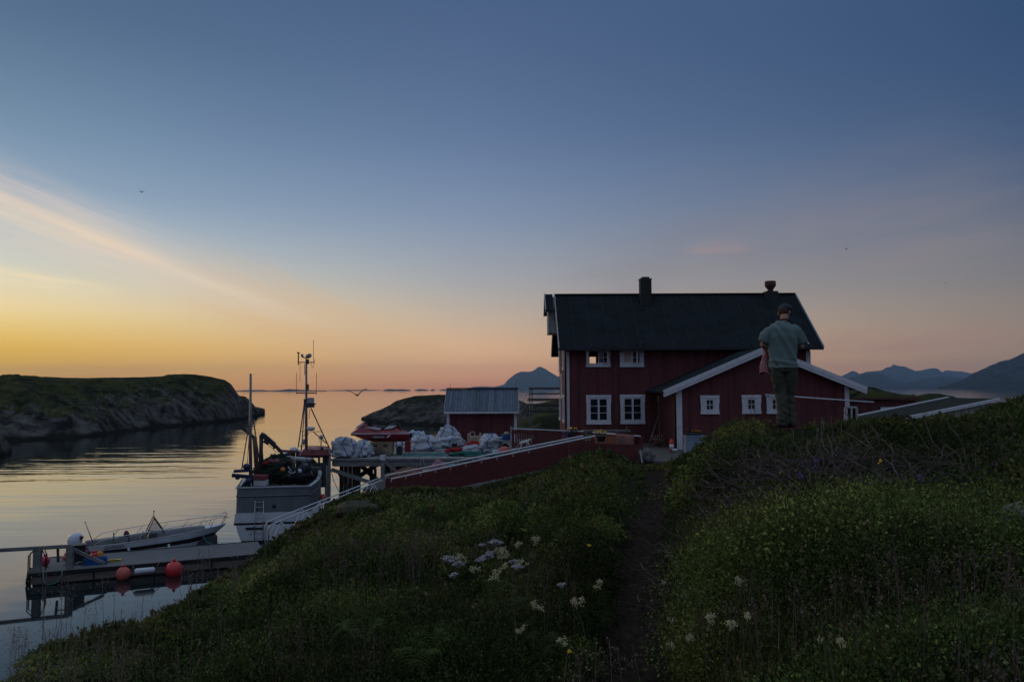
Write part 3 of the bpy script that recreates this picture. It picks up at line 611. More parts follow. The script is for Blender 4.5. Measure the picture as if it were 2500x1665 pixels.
# ---- annex
AY = 40.0; AL = P(1652, 950, AY).x; AR = P(2071, 950, AY).x; ax = P(1862, 850, AY).x; az_ = P(1862, 848, AY-.4).z
ael, aer = P(1620, 955, AY-.4), P(2116, 947, AY-.4)
an = thing('house_annex', 'low dark red gabled annex with broad white bargeboards built against the big house', 'annex', (AL, AY, hz0))
wins = [(P(1711, 0, AY).x, P(1755, 0, AY).x, P(1733, 1011, AY).z, P(1733, 967, AY).z), (P(1812, 0, AY).x, P(1857, 0, AY).x, P(1834, 1010, AY).z, P(1834, 966, AY).z), (P(1872, 0, AY).x, P(1917, 0, AY).x, P(1890, 1010, AY).z, P(1890, 966, AY).z)]
sl = (az_-ael.z)/(ax-ael.x); zl = ael.z+sl*(AL-ael.x)-.22; sr = (az_-aer.z)/(aer.x-ax); zr_ = aer.z+sr*(aer.x-AR)-.22
part(MB().prism([(AL, AY, hz0), (AR, AY, hz0), (AR, AY, zr_), (ax, AY, az_-.22), (AL, AY, zl)], (0, .15, 0)), 'wall', RED, an)
part(MB().box((AL, AY+.151, hz0), (AL+.15, YW0-.002, zl-.02)), 'side_wall', REDY, an)
part(MB().box((AR-.15, AY+.151, hz0), (AR, YW0-.002, zr_-.02)), 'side_wall', REDY, an)
rm = MB()
rm.prism([(ael.x, AY-.38, ael.z), (ax, AY-.38, az_), (ax, AY-.38, az_-.1), (ael.x, AY-.38, ael.z-.1)], (0, YW0-AY+.376, 0))
rm.prism([(aer.x, AY-.38, aer.z), (ax, AY-.38, az_), (ax, AY-.38, az_-.1), (aer.x, AY-.38, aer.z-.1)], (0, YW0-AY+.376, 0))
part(rm, 'roof', ROOF, an)
for e in (ael, aer):
    for off, h in ((0, .20), (-.17, .15)):
        part(MB().bar((e.x, AY-.41-(.025 if off == 0 else 0), e.z-.05+off), (ax, AY-.41-(.025 if off == 0 else 0), az_-.05+off), .05, h, up=(0, 0, 1)), 'bargeboard', WHITE, an)
part(MB().box((AL-.03, AY-.03, hz0), (AL+.25, AY-.002, zl+.02)), 'corner_board', WHITE, an)
part(MB().box((AR-.19, AY-.03, hz0+.9), (AR+.03, AY-.002, zr_+.0)), 'corner_board', WHITE, an)
for w in wins: window(an, *w, AY, leaves=1, rows=2, cols=2, casing=.2, sill=.14)
part(MB().tube([(AL+.0-.4, AY-.2, ael.z+.05), (AL-.08, AY+.05, ael.z-.35), (AL-.08, AY+.05, hz0+.2)], .04), 'downpipe', BLACK, an)
part(MB().tube([(AR+.8, AY-.1, aer.z-.02), (AR+.1, AY+.1, aer.z-.5), (AR+.08, AY+.1, hz0+.2)], .04), 'downpipe', BLACK, an)
# door frame in the corner between house and annex
dr = thing('door', 'tall old cream door in the corner between the big house and the annex', 'door', (P(1615, 0, 44.9).x, 44.95, hz0))
dm = MB(); x0, x1 = P(1609, 0, 44.9).x, P(1621, 0, 44.9).x; zt_ = P(1615, 966, 44.9).z
dm.box((x0, 44.9, hz0+.05), (x1, 44.98, zt_-.3)); dm.box((x0-.06, 44.88, zt_-.3), (x1+.08, 44.98, zt_)); part(dm, 'door_leaf', mat('old_cream', (.42, .40, .34), .8, var=.25), dr)
part(MB().ball((x1-.05, 44.88, hz0+1.0), .03, 8), 'handle', DARKM, dr)
# long white pole in front of the annex
po = thing('long_pole', 'long thin white pole fixed level across the annex front', 'pole', (14, 39.6, C(-.6)))
part(MB().tube([P(1868, 963.5, 39.5), P(2133, 982, 39.5)], .035), 'rod', WHITE, po)
for px in (1880, 2050): part(MB().bar(P(px, 965+(px-1868)*.07, 39.5), P(px, 967+(px-1868)*.07, 39.5)+Vector((0, .5, 0)), .03), 'bracket', DARKM, po)
# ---- low red outbuilding beyond the annex
ob_ = thing('low_shed', 'low dark red flat-roofed shed beyond the right end of the annex', 'shed', (19, 44, hz0))
x0, x1 = 17.2, P(2235, 980, 44).x; zt1 = P(2150, 978, 44).z
part(MB().box((x0, 44, hz0), (x1, 47, zt1)), 'wall', RED, ob_)
part(MB().prism([(x0-.1, 43.8, zt1+.16), (x0-.1, 47.2, zt1+.02), (x0-.1, 47.2, zt1-.0), (x0-.1, 43.8, zt1+.06)], (x1-x0+.3, 0, 0)), 'roof', REDP, ob_)
part(MB().box((P(2151, 0, 43.9).x, 43.93, hz0+.1), (P(2186, 0, 43.9).x, 43.99, P(2170, 994, 43.9).z)), 'door', WHITE, ob_)
# ---- shed with a shallow dark roof standing behind the ridge
A_, B_, C_, D_ = P(2075, 1020, 28), P(2318, 970.5, 35.5), P(2436, 973.5, 31), P(2198, 1021, 24)
sh = thing('felt_roof_shed', 'half-hidden shed with a shallow dark roof edged in white beyond the grassy ridge', 'shed', (15, 28, C(-3)))
dn = Vector((0, 0, -.1)); mbp = MB(); q = [A_, B_, C_, D_]
mbp.add(q+[p+dn for p in q], [(0, 1, 2, 3), (7, 6, 5, 4), (0, 4, 5, 1), (1, 5, 6, 2), (2, 6, 7, 3), (3, 7, 4, 0)]); part(mbp, 'roof', mat('flat_felt', (.028, .030, .026), .95, var=.35, bump=.3, spec=.05), sh)
out = lambda p, q_: (p-q_).normalized()*.05
part(MB().bar(A_+Vector((-.04, .03, -.03)), B_+Vector((-.04, .03, -.03)), .08, .14), 'fascia', WHITE, sh)
part(MB().bar(D_+Vector((.03, -.04, -.03)), C_+Vector((.03, -.04, -.03)), .07, .11), 'fascia', WHITE, sh)
ins = [p.lerp((A_+B_+C_+D_)/4, .08)+Vector((0, 0, -.12)) for p in q]; wl = MB()
wl.add(ins+[Vector((p.x, p.y, hz0)) for p in ins], [(0, 1, 2, 3), (0, 4, 5, 1), (1, 5, 6, 2), (2, 6, 7, 3), (3, 7, 4, 0)]); part(wl, 'wall', mat('old_white_boards', (.30, .30, .26), .85, board=(0, .2), var=.3), sh)
of = thing('old_window', 'old white window frame standing upright beside the dark-roofed shed', 'window', P(2068, 1040, 25.5))
fm = MB(); a = P(2065, 1058, 25.5); b = P(2065, 994, 25.5); c = P(2092, 994, 25.5); d = P(2092, 1058, 25.5)
fm.bar(a, b, .10, .06, up=(0, 1, 0)); fm.bar(b, c, .06, .06); fm.bar(c, d, .05, .06, up=(0, 1, 0)); fm.bar((b+c)/2, (a+d)/2, .05, .05, up=(0, 1, 0)); part(fm, 'frame', OLDW, of)
part(MB().box((a.x+.02, 25.5, a.z), (d.x-.02, 25.52, b.z-.03)), 'pane', GLASS, of)
# ---- boathouse on the pier
SY = 60.0; PD = C(-4.0)
bs = thing('boathouse', 'small dark red boathouse with a ribbed grey metal roof on the pier', 'boathouse', (-2.2, SY, PD))
x0, x1 = P(1091, 0, SY).x, P(1261, 0, SY).x; ze = P(1170, 1004, SY-.4).z; zr2 = P(1170, 949, SY+2).z
part(MB().box((x0, SY, PD), (x1, SY+.12, ze-.02)), 'wall', RED, bs); part(MB().box((x0, SY+3.88, PD), (x1, SY+4, ze-.02)), 'wall', RED, bs)
for x in (x0, x1-.12): part(MB().prism([(x, SY+.121, PD), (x, SY+3.879, PD), (x, SY+3.879, ze-.0), (x, SY+2, zr2-.1), (x, SY+.121, ze)], (.12, 0, 0)), 'gable_wall', REDY, bs)
part(MB().box((x0+.13, SY+.13, PD), (x1-.13, SY+3.87, ze-.2)), 'room', DIMIN, bs)
# corrugated sheets: real ribs
METR = mat('weathered_metal_roof', (.060, .080, .11), .65, metal=.2, col2=(.135, .16, .20), scale=2.5, stretch=(2.5, .5, .5), thr=(.3, .7), board=(0, .2), bump=.3)
rx0, rx1 = P(1085, 0, SY-.4).x, P(1266, 0, SY-.4).x; rows = [[], []]; rowb = [[], []]
n_ = 96
for i in range(n_+1):
    x = rx0+(rx1-rx0)*i/n_; dzz = .06 if i % 4 in (0,) else 0
    rows[0].append(Vector((x, SY-.42, ze+dzz))); rows[1].append(Vector((x, SY+2, zr2+dzz))); rowb[0].append(Vector((x, SY+2, zr2+dzz))); rowb[1].append(Vector((x, SY+4.42, ze+dzz)))
rb = MB().grid(rows, smooth=False); rb.grid(rowb, smooth=False); rf_ = part(rb, 'roof', METR, bs)
_sub(MB().bar((rx0-.02, SY+2, zr2+.05), (rx1+.02, SY+2, zr2+.05), .34, .06), 'ridge_cap', DARKM, rf_, bs)
part(MB().bar((rx0-.03, SY-.43, ze-.09), (rx1+.03, SY-.43, ze-.09), .05, .15), 'fascia', WHITE, bs)
for x in (rx0-.03, rx1+.03):
    part(MB().bar((x, SY-.43, ze-.02), (x, SY+2, zr2-.02), .04, .14), 'bargeboard', OLDW, bs)
for x in (x0-.02, x1-.19): part(MB().box((x, SY-.03, PD), (x+.21, SY-.002, ze-.12)), 'corner_board', WHITE, bs)
part(MB().box((x0+.2, SY-.05, PD+.001), (x1-.2, SY-.004, PD+.1)), 'sill_board', OLDW, bs)
for x in (x0+.1, x1-.05): part(MB().tube([(x, SY+2, zr2), (x, SY+2, zr2+.45)], .012), 'roof_pin', DARKM, bs)
# ---- terrace
TZ = C(-3.03)
o = MB().prism([(-.1, 36.5, TZ), (2.2, 33.6, TZ), (9.4, 33.6, TZ), (9.4, 38, TZ), (17.4, 38, TZ), (17.4, 39.99, TZ), (AL-.01, 39.99, TZ), (AL-.01, 44.99, TZ), (-.1, 44.99, TZ)], (0, 0, -.35)).build('terrace_paving', PAVE); tag(o, kind='structure')
def fence(name, label, a, b, h, bw=.11, gap=.012, rail=True, posts=(), m=REDP, lean=None, bot=0, group=None, slotted=False, h1=None):
    a, b = Vector(a), Vector(b); t = thing(name, label, 'fence', (a.x, a.y, a.z-h)); d = (b-a); ln = Vector((d.x, d.y, 0)).length; n = max(2, int(ln/(bw+gap))); u = d/n
    hu = Vector((d.x, d.y, 0)).normalized(); nrm = Vector((hu.y, -hu.x, 0)); mbb = MB()
    for i in range(n):
        p = a+u*(i+.5)-Vector((0, 0, .05)); hh = h*(1+.02*random.uniform(-1, 1)); w = bw*random.uniform(.92, 1.0)
        j = nrm*random.uniform(-.006, .006)
        if slotted:      # board narrowed by a sawn slot
            mbb.bar(p+j, p+j-Vector((0, 0, hh*.22)), w, .022, up=nrm); mbb.bar(p+j-Vector((0, 0, hh*.22)), p+j-Vector((0, 0, hh*.62)), w*.74, .022, up=nrm); mbb.bar(p+j-Vector((0, 0, hh*.62)), p+j-Vector((0, 0, hh)), w, .022, up=nrm)
        else: mbb.bar(p+j, p+j-Vector((0, 0, hh)), w, .022, up=nrm)
    part(mbb, 'boards', m, t)
    bk = MB()
    for k in (.18, .8): bk.bar(a-Vector((0, 0, h*k))-nrm*.035, b-Vector((0, 0, h*k))-nrm*.035, .04, .09)
    part(bk, 'cross_rail', m, t)
    if rail: part(MB().bar(a, b, .10, .045), 'handrail', WHITE, t)
    for f in posts:
        p = a.lerp(b, f)-nrm*.09; part(MB().box((p.x-.045, p.y-.045, p.z-h-.1), (p.x+.045, p.y+.045, p.z-.03)), 'post', m, t)
    return t
fence('plank_fence', 'slotted red plank fence with a white handrail between the boathouse and the big house', P(1251, 1046, 42), P(1425, 1053, 41.5), 1.05, posts=(0, .33, .66, 1), slotted=True)
part_fence = fence('plank_fence', 'short red plank fence with a white top rail and a rug hanging on it', P(1449, 1055, 38.3), P(1562, 1064.5, 34.9), 1.05, posts=(0, .5, 1))
# ---- ramp with two handrails
rp0, rp1 = P(955, 1169, 35.2), P(1453, 1064, 32.4); bk0, bk1 = P(941, 1161, 36.5), P(1424, 1064, 33.7)
ra = thing('gangway_ramp', 'long sloping ramp with red plank sides and double white handrails', 'ramp', rp0)
def ramp_side(q0, q1, name):
    d = q1-q0; n = int(d.length/.115); mbb = MB()
    for i in range(n):
        p = q0+d*((i+.5)/n)-Vector((0, 0, .13)); mbb.bar(p+Vector((0, random.uniform(-.008, .008), 0)), p-Vector((0, 0, .82+random.uniform(-.02, .02))), .105, .022, up=(0, 1, 0))
    part(mbb, 'side_boards', REDP, ra)
    part(MB().tube([q0+d.normalized()*-.0, q1], .035), 'handrail', WHITE, ra)
    for f in [i/13 for i in range(14)]:
        if name == 'f' and f > .75: continue
        p = q0+d*f; part(MB().box((p.x-.018, p.y+.02, p.z-.16), (p.x+.018, p.y+.055, p.z-.02)), 'stanchion', WHITE, ra)
    part(MB().bar(q0-Vector((0, -.05, .3)), q1-Vector((0, -.05, .3)), .05, .09), 'cross_rail', REDP, ra)
ramp_side(rp0, rp1, 'f'); ramp_side(bk0, bk1, 'b')
dv = Vector((0, 0, -1.0)); fl = MB(); fl.add([rp0+dv+Vector((0, -.02, 0)), rp1+dv+Vector((0, -.02, 0)), bk1+dv, bk0+dv]+[p+dv+Vector((0, 0, -.10)) for p in (rp0, rp1, bk1, bk0)], [(0, 1, 2, 3), (7, 6, 5, 4), (0, 4, 5, 1), (1, 5, 6, 2), (2, 6, 7, 3), (3, 7, 4, 0)])
part(fl, 'walkway', GREYW, ra)
part(MB().bar(rp0-Vector((0, -.05, 1.22)), rp1-Vector((0, -.05, 1.22)), .12, .22), 'beam', GREYW, ra)
part(MB().bar(bk0-Vector((0, .05, 1.22)), bk1-Vector((0, .05, 1.22)), .12, .22), 'beam', GREYW, ra)
for f in (.02, .3, .5, .72, .95):
    p = rp0.lerp(rp1, f)-Vector((0, -.1, 1.0)); part(MB().box((p.x-.07, p.y-.07, float(GND(p.x, p.y))-.5), (p.x+.07, p.y+.07, p.z)), 'post', GREYWD, ra)
fence('plank_fence', 'low red plank fence at the upper end of the ramp behind the grass hump', P(1395, 1078, 31.6), P(1562, 1082, 34.2), .9, rail=False, posts=(0, .5), group=None)
# rug
rg = MB(); a, b = P(1505, 1059.5, 36.3), P(1549, 1063, 35.0); rows = []
for j in range(15):
    f = j/14; rows.append([a.lerp(b, i/10)+Vector((-.05+.02*sin(i*1.3+j*.5), -.07+.02*sin(i*1.7+j*.3)-(.02 if j else -.1), (.035 if j < 1 else -f*1.02)+.01*sin(i*2))) for i in range(11)])
RUG = bpy.data.materials.new('woven_rug'); RUG.use_nodes = True; t_ = RUG.node_tree; b_ = t_.nodes['Principled BSDF']; b_.inputs['Roughness'].default_value = .95
br = t_.nodes.new('ShaderNodeTexBrick'); br.inputs['Scale'].default_value = 7; br.inputs['Color1'].default_value = (.22, .10, .09, 1); br.inputs['Color2'].default_value = (.16, .075, .07, 1); br.inputs['Mortar'].default_value = (.06, .03, .035, 1); br.inputs['Mortar Size'].default_value = .03
tcr = t_.nodes.new('ShaderNodeTexCoord'); mpr = t_.nodes.new('ShaderNodeMapping'); mpr.inputs['Rotation'].default_value = (pi/2, 0, 0); t_.links.new(tcr.outputs['Object'], mpr.inputs[0]); t_.links.new(mpr.outputs[0], br.inputs[0]); t_.links.new(br.outputs[0], b_.inputs['Base Color'])
rg.grid(rows); ro = single(rg, 'rug', RUG, 'pinkish checked rug hanging over the fence beside the yard', 'rug', a)
so = ro.modifiers.new('s', 'SOLIDIFY'); so.thickness = .015
# ---- drying rack beyond
rk = thing('drying_rack', 'wooden fish-drying rack of level grey poles between boathouse and big house', 'rack', P(1293, 1050, 56))
for px in (1293, 1299, 1420): part(MB().tube([P(px, 946, 56), Vector((P(px, 946, 56).x, 56, C(-4.2)))], .045, 6), 'post', GREYW, rk)
for py, y in ((948, 55.9), (961, 55.9), (974, 55.6), (977.5, 56.6), (987, 55.4), (991, 56.8), (1002, 55.2), (1006, 57)): part(MB().tube([P(1287+random.random()*5, py, y), P(1460, py+.5, y)], .075 if py == 948 else .055, 6), 'pole', GREYWD, rk)
part(MB().tube([P(1287, 963, 56), P(1270, 988, 56)], .012, 4), 'stay', DARKM, rk)
# ---- yard things
def pot(px, py, Y, label, r=.16, bl=False):
    c = P(px, py, Y); t = thing('flower_pot', label, 'flower pot', c, group='potted yellow flowers')
    part(MB().lathe([(r*.75, -.26), (r, -.02), (r*1.08, 0), (r*.9, -.02)], c, 14), 'pot', DARKM, t)
    fo = MB(); rr = random.Random(int(px))
    for i in range(90):
        d = Vector((rr.gauss(0, 1), rr.gauss(0, 1), abs(rr.gauss(0, 1)))).normalized(); p = c+Vector((d.x*r*1.4, d.y*r*1.4, d.z*.2)); s = .05
        e = Vector((rr.gauss(0, 1), rr.gauss(0, 1), rr.gauss(0, 1))).normalized()*s; g = d.cross(e)*.6; fo.add([p-e, p-g, p+e, p+g], [(0, 1, 2, 3)])
    fo.build('foliage', mat('pot_leaves', (.03, .05, .015), .8, var=.4), t, off=c, fix=False)
    fl = MB()
    for i in range(26): fl.ball(c+Vector((rr.uniform(-1, 1)*r*1.2, rr.uniform(-1, 1)*r*1.2, .17+rr.random()*.09)), (.035, .035, .018), 8)
    part(fl, 'blossom', mat('yellow_petals', (.75, .42, .02), .7, var=.2), t)
    if bl:
        fl = MB()
        for i in range(26): fl.ball(c+Vector((-.32+rr.uniform(-1, 1)*.14, rr.uniform(-.1, .1), -.05+rr.uniform(-.16, .14))), .025, 6)
        part(fl, 'blossom', mat('violet_petals', (.12, .08, .3), .7, var=.2), t)
pot(1396, 1056, 41.2, 'pot of yellow and violet flowers on the long fence nearest the house corner', .2, True)
pot(1467, 1064, 36.5, 'pot of yellow flowers hung at the end of the short fence', .22)
te = thing('stone_table', 'long grey plank table on stone legs under the lower windows', 'table', P(1480, 1085, 43.4))
tp0, tp1 = P(1420, 1050, 43.2), P(1537, 1050, 43.2); part(MB().box((tp0.x, 42.8, tp0.z-.09), (tp1.x, 43.6, tp0.z)), 'table_top', mat('stone_grey', (.12, .12, .1), .9, var=.3, bump=.3), te)
for px in (1436, 1520): x = P(px, 0, 43.2).x; part(MB().box((x-.14, 42.95, TZ), (x+.14, 43.45, tp0.z-.09)), 'leg', mat('stone_leg', (.17, .16, .13), .9, var=.3, bump=.3), te)
single(MB().lathe([(.035, 0), (.035, .14), (.015, .17), (.015, .22)], (P(1529, 0, 43.2).x, 43.1, tp0.z), 10), 'bottle', mat('clear_red', (.25, .1, .1), .2), 'small bottle standing on the right end of the stone-legged table', 'bottle', (P(1529, 0, 43.2).x, 43.1, tp0.z))
ec = P(1640, 1097, 38.4); ex_ = thing('fire_extinguisher', 'red fire extinguisher with a white label standing by the annex corner', 'extinguisher', (ec.x, ec.y, TZ))
part(MB().lathe([(.08, 0), (.1, .02), (.1, .48), (.085, .56), (.04, .6), (.04, .64)], (ec.x, ec.y, TZ), 18), 'cylinder', REDB, ex_)
part(MB().lathe([(.102, .14), (.102, .38)], (ec.x, ec.y, TZ), 18), 'label_sheet', WHITE, ex_); part(MB().box((ec.x-.07, ec.y-.02, TZ+.64), (ec.x+.04, ec.y+.02, TZ+.68)), 'valve', DARKM, ex_)
cp = P(1697, 1098, 38.3); cb = thing('garden_cabinet', 'blue-grey wooden cabinet standing against the annex wall with plants on top', 'cabinet', (cp.x, 38.6, TZ))
cx0, cx1 = P(1673, 0, 38.3).x, P(1722, 0, 38.3).x; ctz = P(1697, 1064, 38.3).z; CAB = mat('blue_grey_paint', (.2, .26, .34), .6, var=.12)
part(MB().box((cx0, 38.3, TZ), (cx1, 38.85, ctz-.04)), 'cabinet_body', CAB, cb); part(MB().box((cx0-.04, 38.25, ctz-.04), (cx1+.04, 38.9, ctz)), 'cabinet_top', CAB, cb)
for i in range(2):
    a_ = cx0+.05+(cx1-cx0-.06)/2*i; b_2 = a_+(cx1-cx0-.14)/2; d_ = MB()
    d_.box((a_, 38.27, TZ+.06), (a_+.06, 38.298, ctz-.1)); d_.box((b_2-.06, 38.27, TZ+.06), (b_2, 38.298, ctz-.1)); d_.box((a_+.06, 38.27, TZ+.06), (b_2-.06, 38.298, TZ+.12)); d_.box((a_+.06, 38.27, ctz-.16), (b_2-.06, 38.298, ctz-.1)); part(d_, 'cabinet_door', CAB, cb)
pot2 = thing('flower_box', 'dark box of small orange and yellow flowers on top of the blue-grey cabinet', 'flower box', (cp.x, 38.55, ctz))
part(MB().box((cp.x-.35, 38.42, ctz), (cp.x+.3, 38.68, ctz+.12)), 'box', DARKM, pot2); fo = MB(); rr = random.Random(4)
for i in range(160):
    p = Vector((cp.x+rr.uniform(-.42, .42), 38.55+rr.uniform(-.15, .15), ctz+.08+abs(rr.gauss(0, .09)))); e = Vector((rr.gauss(0, 1), rr.gauss(0, 1), rr.gauss(0, 1))).normalized()*.045; g = Vector((rr.gauss(0, 1), rr.gauss(0, 1), rr.gauss(0, 1))).normalized()*.03; fo.add([p-e, p-g, p+e, p+g], [(0, 1, 2, 3)])
fo.build('foliage', mat('pot_leaves', (.03, .05, .015)), pot2, off=pot2.location, fix=False); fl = MB()
for i in range(16): fl.ball((cp.x+rr.uniform(-.1, .3), 38.5+rr.uniform(-.1, .1), ctz+.18+rr.random()*.08), .022, 6)
part(fl, 'blossom', mat('orange_petals', (.6, .2, .02), .7), pot2)
def stick(p, q, r, name, label, cat, m=GREYW): single(MB().tube([p, q], r, 6), name, m, label, cat, p)
stick(P(1589, 1072, 43), P(1608, 1013, 44.85), .03, 'leaning_pole', 'grey pole leaning on the house wall left of the cream door', 'pole')
stick(P(1617, 1066, 43.9), P(1630, 1022, 44.2), .025, 'leaning_pole', 'pale stick leaning right of the cream door', 'pole', mat('old_cream', (.42, .40, .34)))
wp = MB(); rr = random.Random(9)
for i in range(46):
    c = P(1598+rr.random()*36, 1085, 42.2+rr.random()*1.0); c.z = TZ+rr.random()*.42*(1-abs(c.x-7.65)/1.0); d = Vector((rr.gauss(0, 1), rr.gauss(0, .6), rr.gauss(0, .35))).normalized()*rr.uniform(.12, .26); wp.bar(c-d, c+d, rr.uniform(.04, .08))
tag(single(wp, 'firewood_pile', mat('split_wood', (.12, .06, .035), .9, var=.5), 'untidy heap of brown firewood by the corner of the house', 'firewood', P(1610, 1090, 42.6)), kind=None)
chm = thing('slatted_chair', 'low brown slatted wooden seat beside the firewood heap', 'chair', P(1590, 1092, 41.4)); WD = mat('brown_slat', (.09, .045, .03), .85, var=.4); s_ = MB(); bx0 = P(1586, 0, 41.4).x
for i in range(6): s_.bar((bx0+i*.11, 41.2, TZ+.38), (bx0+i*.11+.12, 41.75, TZ+.62), .06, .02)
part(s_, 'seat', WD, chm)
for dx_ in (0, .55):
    for yy in (41.22, 41.72): part(MB().bar((bx0+dx_, yy, TZ), (bx0+dx_, yy, TZ+.42), .045), 'leg', WD, chm)
bc = P(1580, 1116, 33.4); single(MB().ball((bc.x, 33.6, TZ+.18), (.33, .36, .34), 26, noise=.3, ns=2, flat=.7, seed=3), 'boulder', ROCK, 'dark rounded boulder at the edge of the yard beside the short fence', 'boulder', (bc.x, 33.6, TZ-.05))
single(MB().bar(P(1563, 1098, 33.3), P(1568, 1130, 33.1), .05, .03), 'board', OLDW, 'narrow pale board leaning on the dark boulder', 'board', P(1568, 1130, 33.1))
single(MB().ball(P(1647, 1099, 37.9)+Vector((0, 0, .0)), (.12, .1, .07), 16, noise=.5, ns=3, flat=.5), 'plastic_bag', BAG, 'crumpled white plastic bag on the paving by the fire extinguisher', 'bag', P(1647, 1101, 37.9))
# ------------------------------------------------------------------ pier
px0 = P(808, 1116, 46.5).x; PX1 = 1.9; PY0, PY1 = 46.5, 64.6
pr = thing('pier', 'grey wooden pier on piles carrying the boathouse and white sacks', 'pier', (px0, PY0, 0))
part(MB().box((px0, PY0+.14, PD-.07), (PX1, PY1, PD)), 'deck', DECK, pr)
part(MB().box((px0-.02, PY0, PD-.09), (PX1, PY0+.13, PD+.025)), 'edge_board', GREYW, pr)
part(MB().box((px0+.12, PY0+.06, PD-.42), (PX1, PY0+.28, PD-.1)), 'beam', GREYW, pr)
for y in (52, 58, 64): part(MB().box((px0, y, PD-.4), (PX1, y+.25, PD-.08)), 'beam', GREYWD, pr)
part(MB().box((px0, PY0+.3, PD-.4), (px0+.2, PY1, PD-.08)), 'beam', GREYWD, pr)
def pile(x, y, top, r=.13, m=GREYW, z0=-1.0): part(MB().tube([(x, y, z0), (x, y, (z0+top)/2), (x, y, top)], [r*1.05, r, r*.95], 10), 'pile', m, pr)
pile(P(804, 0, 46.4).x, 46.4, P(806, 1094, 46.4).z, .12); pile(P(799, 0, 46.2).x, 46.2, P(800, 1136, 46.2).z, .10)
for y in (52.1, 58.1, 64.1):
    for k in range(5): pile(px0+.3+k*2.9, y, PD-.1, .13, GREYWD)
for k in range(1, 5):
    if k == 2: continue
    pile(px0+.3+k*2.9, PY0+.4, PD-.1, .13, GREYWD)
pp = P(935, 1111, 46.4); part(MB().box((pp.x-.11, 46.28, -1), (pp.x+.11, 46.49, pp.z-.12)), 'post', GREYW, pr)
part(MB().box((pp.x-.15, 46.24, pp.z-.28), (pp.x+.15, 46.495, pp.z+.0)), 'post_cap', WHITE, pr)
part(MB().bar(P(939, 1126, 46.3), P(972, 1155, 46.3), .16, .07, up=(0, 1, 0)), 'brace', GREYW, pr)
part(MB().bar(P(809, 1146, 46.34), P(932, 1187, 46.34), .22, .07, up=(0, 1, 0)), 'brace', GREYW, pr)
part(MB().bar(P(826, 1150, 46.9), P(852, 1200, 46.9), .2, .08, up=(0, 1, 0)), 'brace', GREYWD, pr)
part(MB().bar(P(875, 1130, 52), P(935, 1185, 52), .3, .08, up=(0, 1, 0)), 'brace', GREYWD, pr)
part(MB().bar(P(930, 1128, 52.3), P(868, 1168, 52.3), .3, .08, up=(0, 1, 0)), 'brace', GREYWD, pr)
# plank screen under the deck, boards missing here and there
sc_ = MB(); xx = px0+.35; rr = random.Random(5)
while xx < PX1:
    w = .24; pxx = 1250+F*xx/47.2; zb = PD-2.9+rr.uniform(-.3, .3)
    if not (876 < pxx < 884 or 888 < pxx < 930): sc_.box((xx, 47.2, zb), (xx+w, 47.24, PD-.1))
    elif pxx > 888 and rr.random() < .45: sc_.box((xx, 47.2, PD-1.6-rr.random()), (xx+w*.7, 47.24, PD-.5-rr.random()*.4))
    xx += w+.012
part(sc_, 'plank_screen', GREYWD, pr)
# lower landing between the pier and the ramp
ld = thing('landing_stage', 'low wooden landing stage between the ramp and the pier', 'landing stage', (-3, 40, C(-4.75)))
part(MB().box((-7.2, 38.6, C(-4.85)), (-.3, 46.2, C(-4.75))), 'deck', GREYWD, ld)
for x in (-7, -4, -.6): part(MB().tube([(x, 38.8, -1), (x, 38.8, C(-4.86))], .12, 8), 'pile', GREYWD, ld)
LZ = C(-4.75)
def heap(c, s, m, name, label, cat, seed=0, noise=.35, ns=3, flat=.55, n=30, group=None):
    c = Vector(c); return single(MB().ball((c.x, c.y, c.z+s[2]*flat), s, n, noise=noise, ns=ns, flat=flat, seed=seed), name, m, label, cat, c, group)
a = P(1010, 1159, 42.5); heap((a.x, 42.5, LZ), (1.15, .7, .42), BROWNN, 'net_coil', 'brown coiled net heaped on the landing left of the coloured sacks', 'net', 2, .18, 4)
a = P(1058, 1150, 41.2)
for i, (dx_, w, h, col, lb) in enumerate(((-.25, .42, .42, (.28, .36, .38), 'pale blue-green stuffed sack at the left of the heap by the ramp'), (.25, .55, .7, (.26, .13, .16), 'dusky pink stuffed sack on top of the heap by the ramp'),
        (.12, .5, .38, (.12, .2, .3), 'blue stuffed sack at the front of the heap by the ramp'), (.85, .42, .62, (.08, .24, .24), 'teal stuffed sack at the right of the heap by the ramp'))):
    heap((a.x+dx_, 41.4-.35*(i == 2)+.1*i*(i != 2), LZ), (w, .4, h), mat('sack_%d' % i, col, .85, var=.25, bump=.6), 'stuffed_sack', lb, 'sack', 5+i, .2, 2.2)
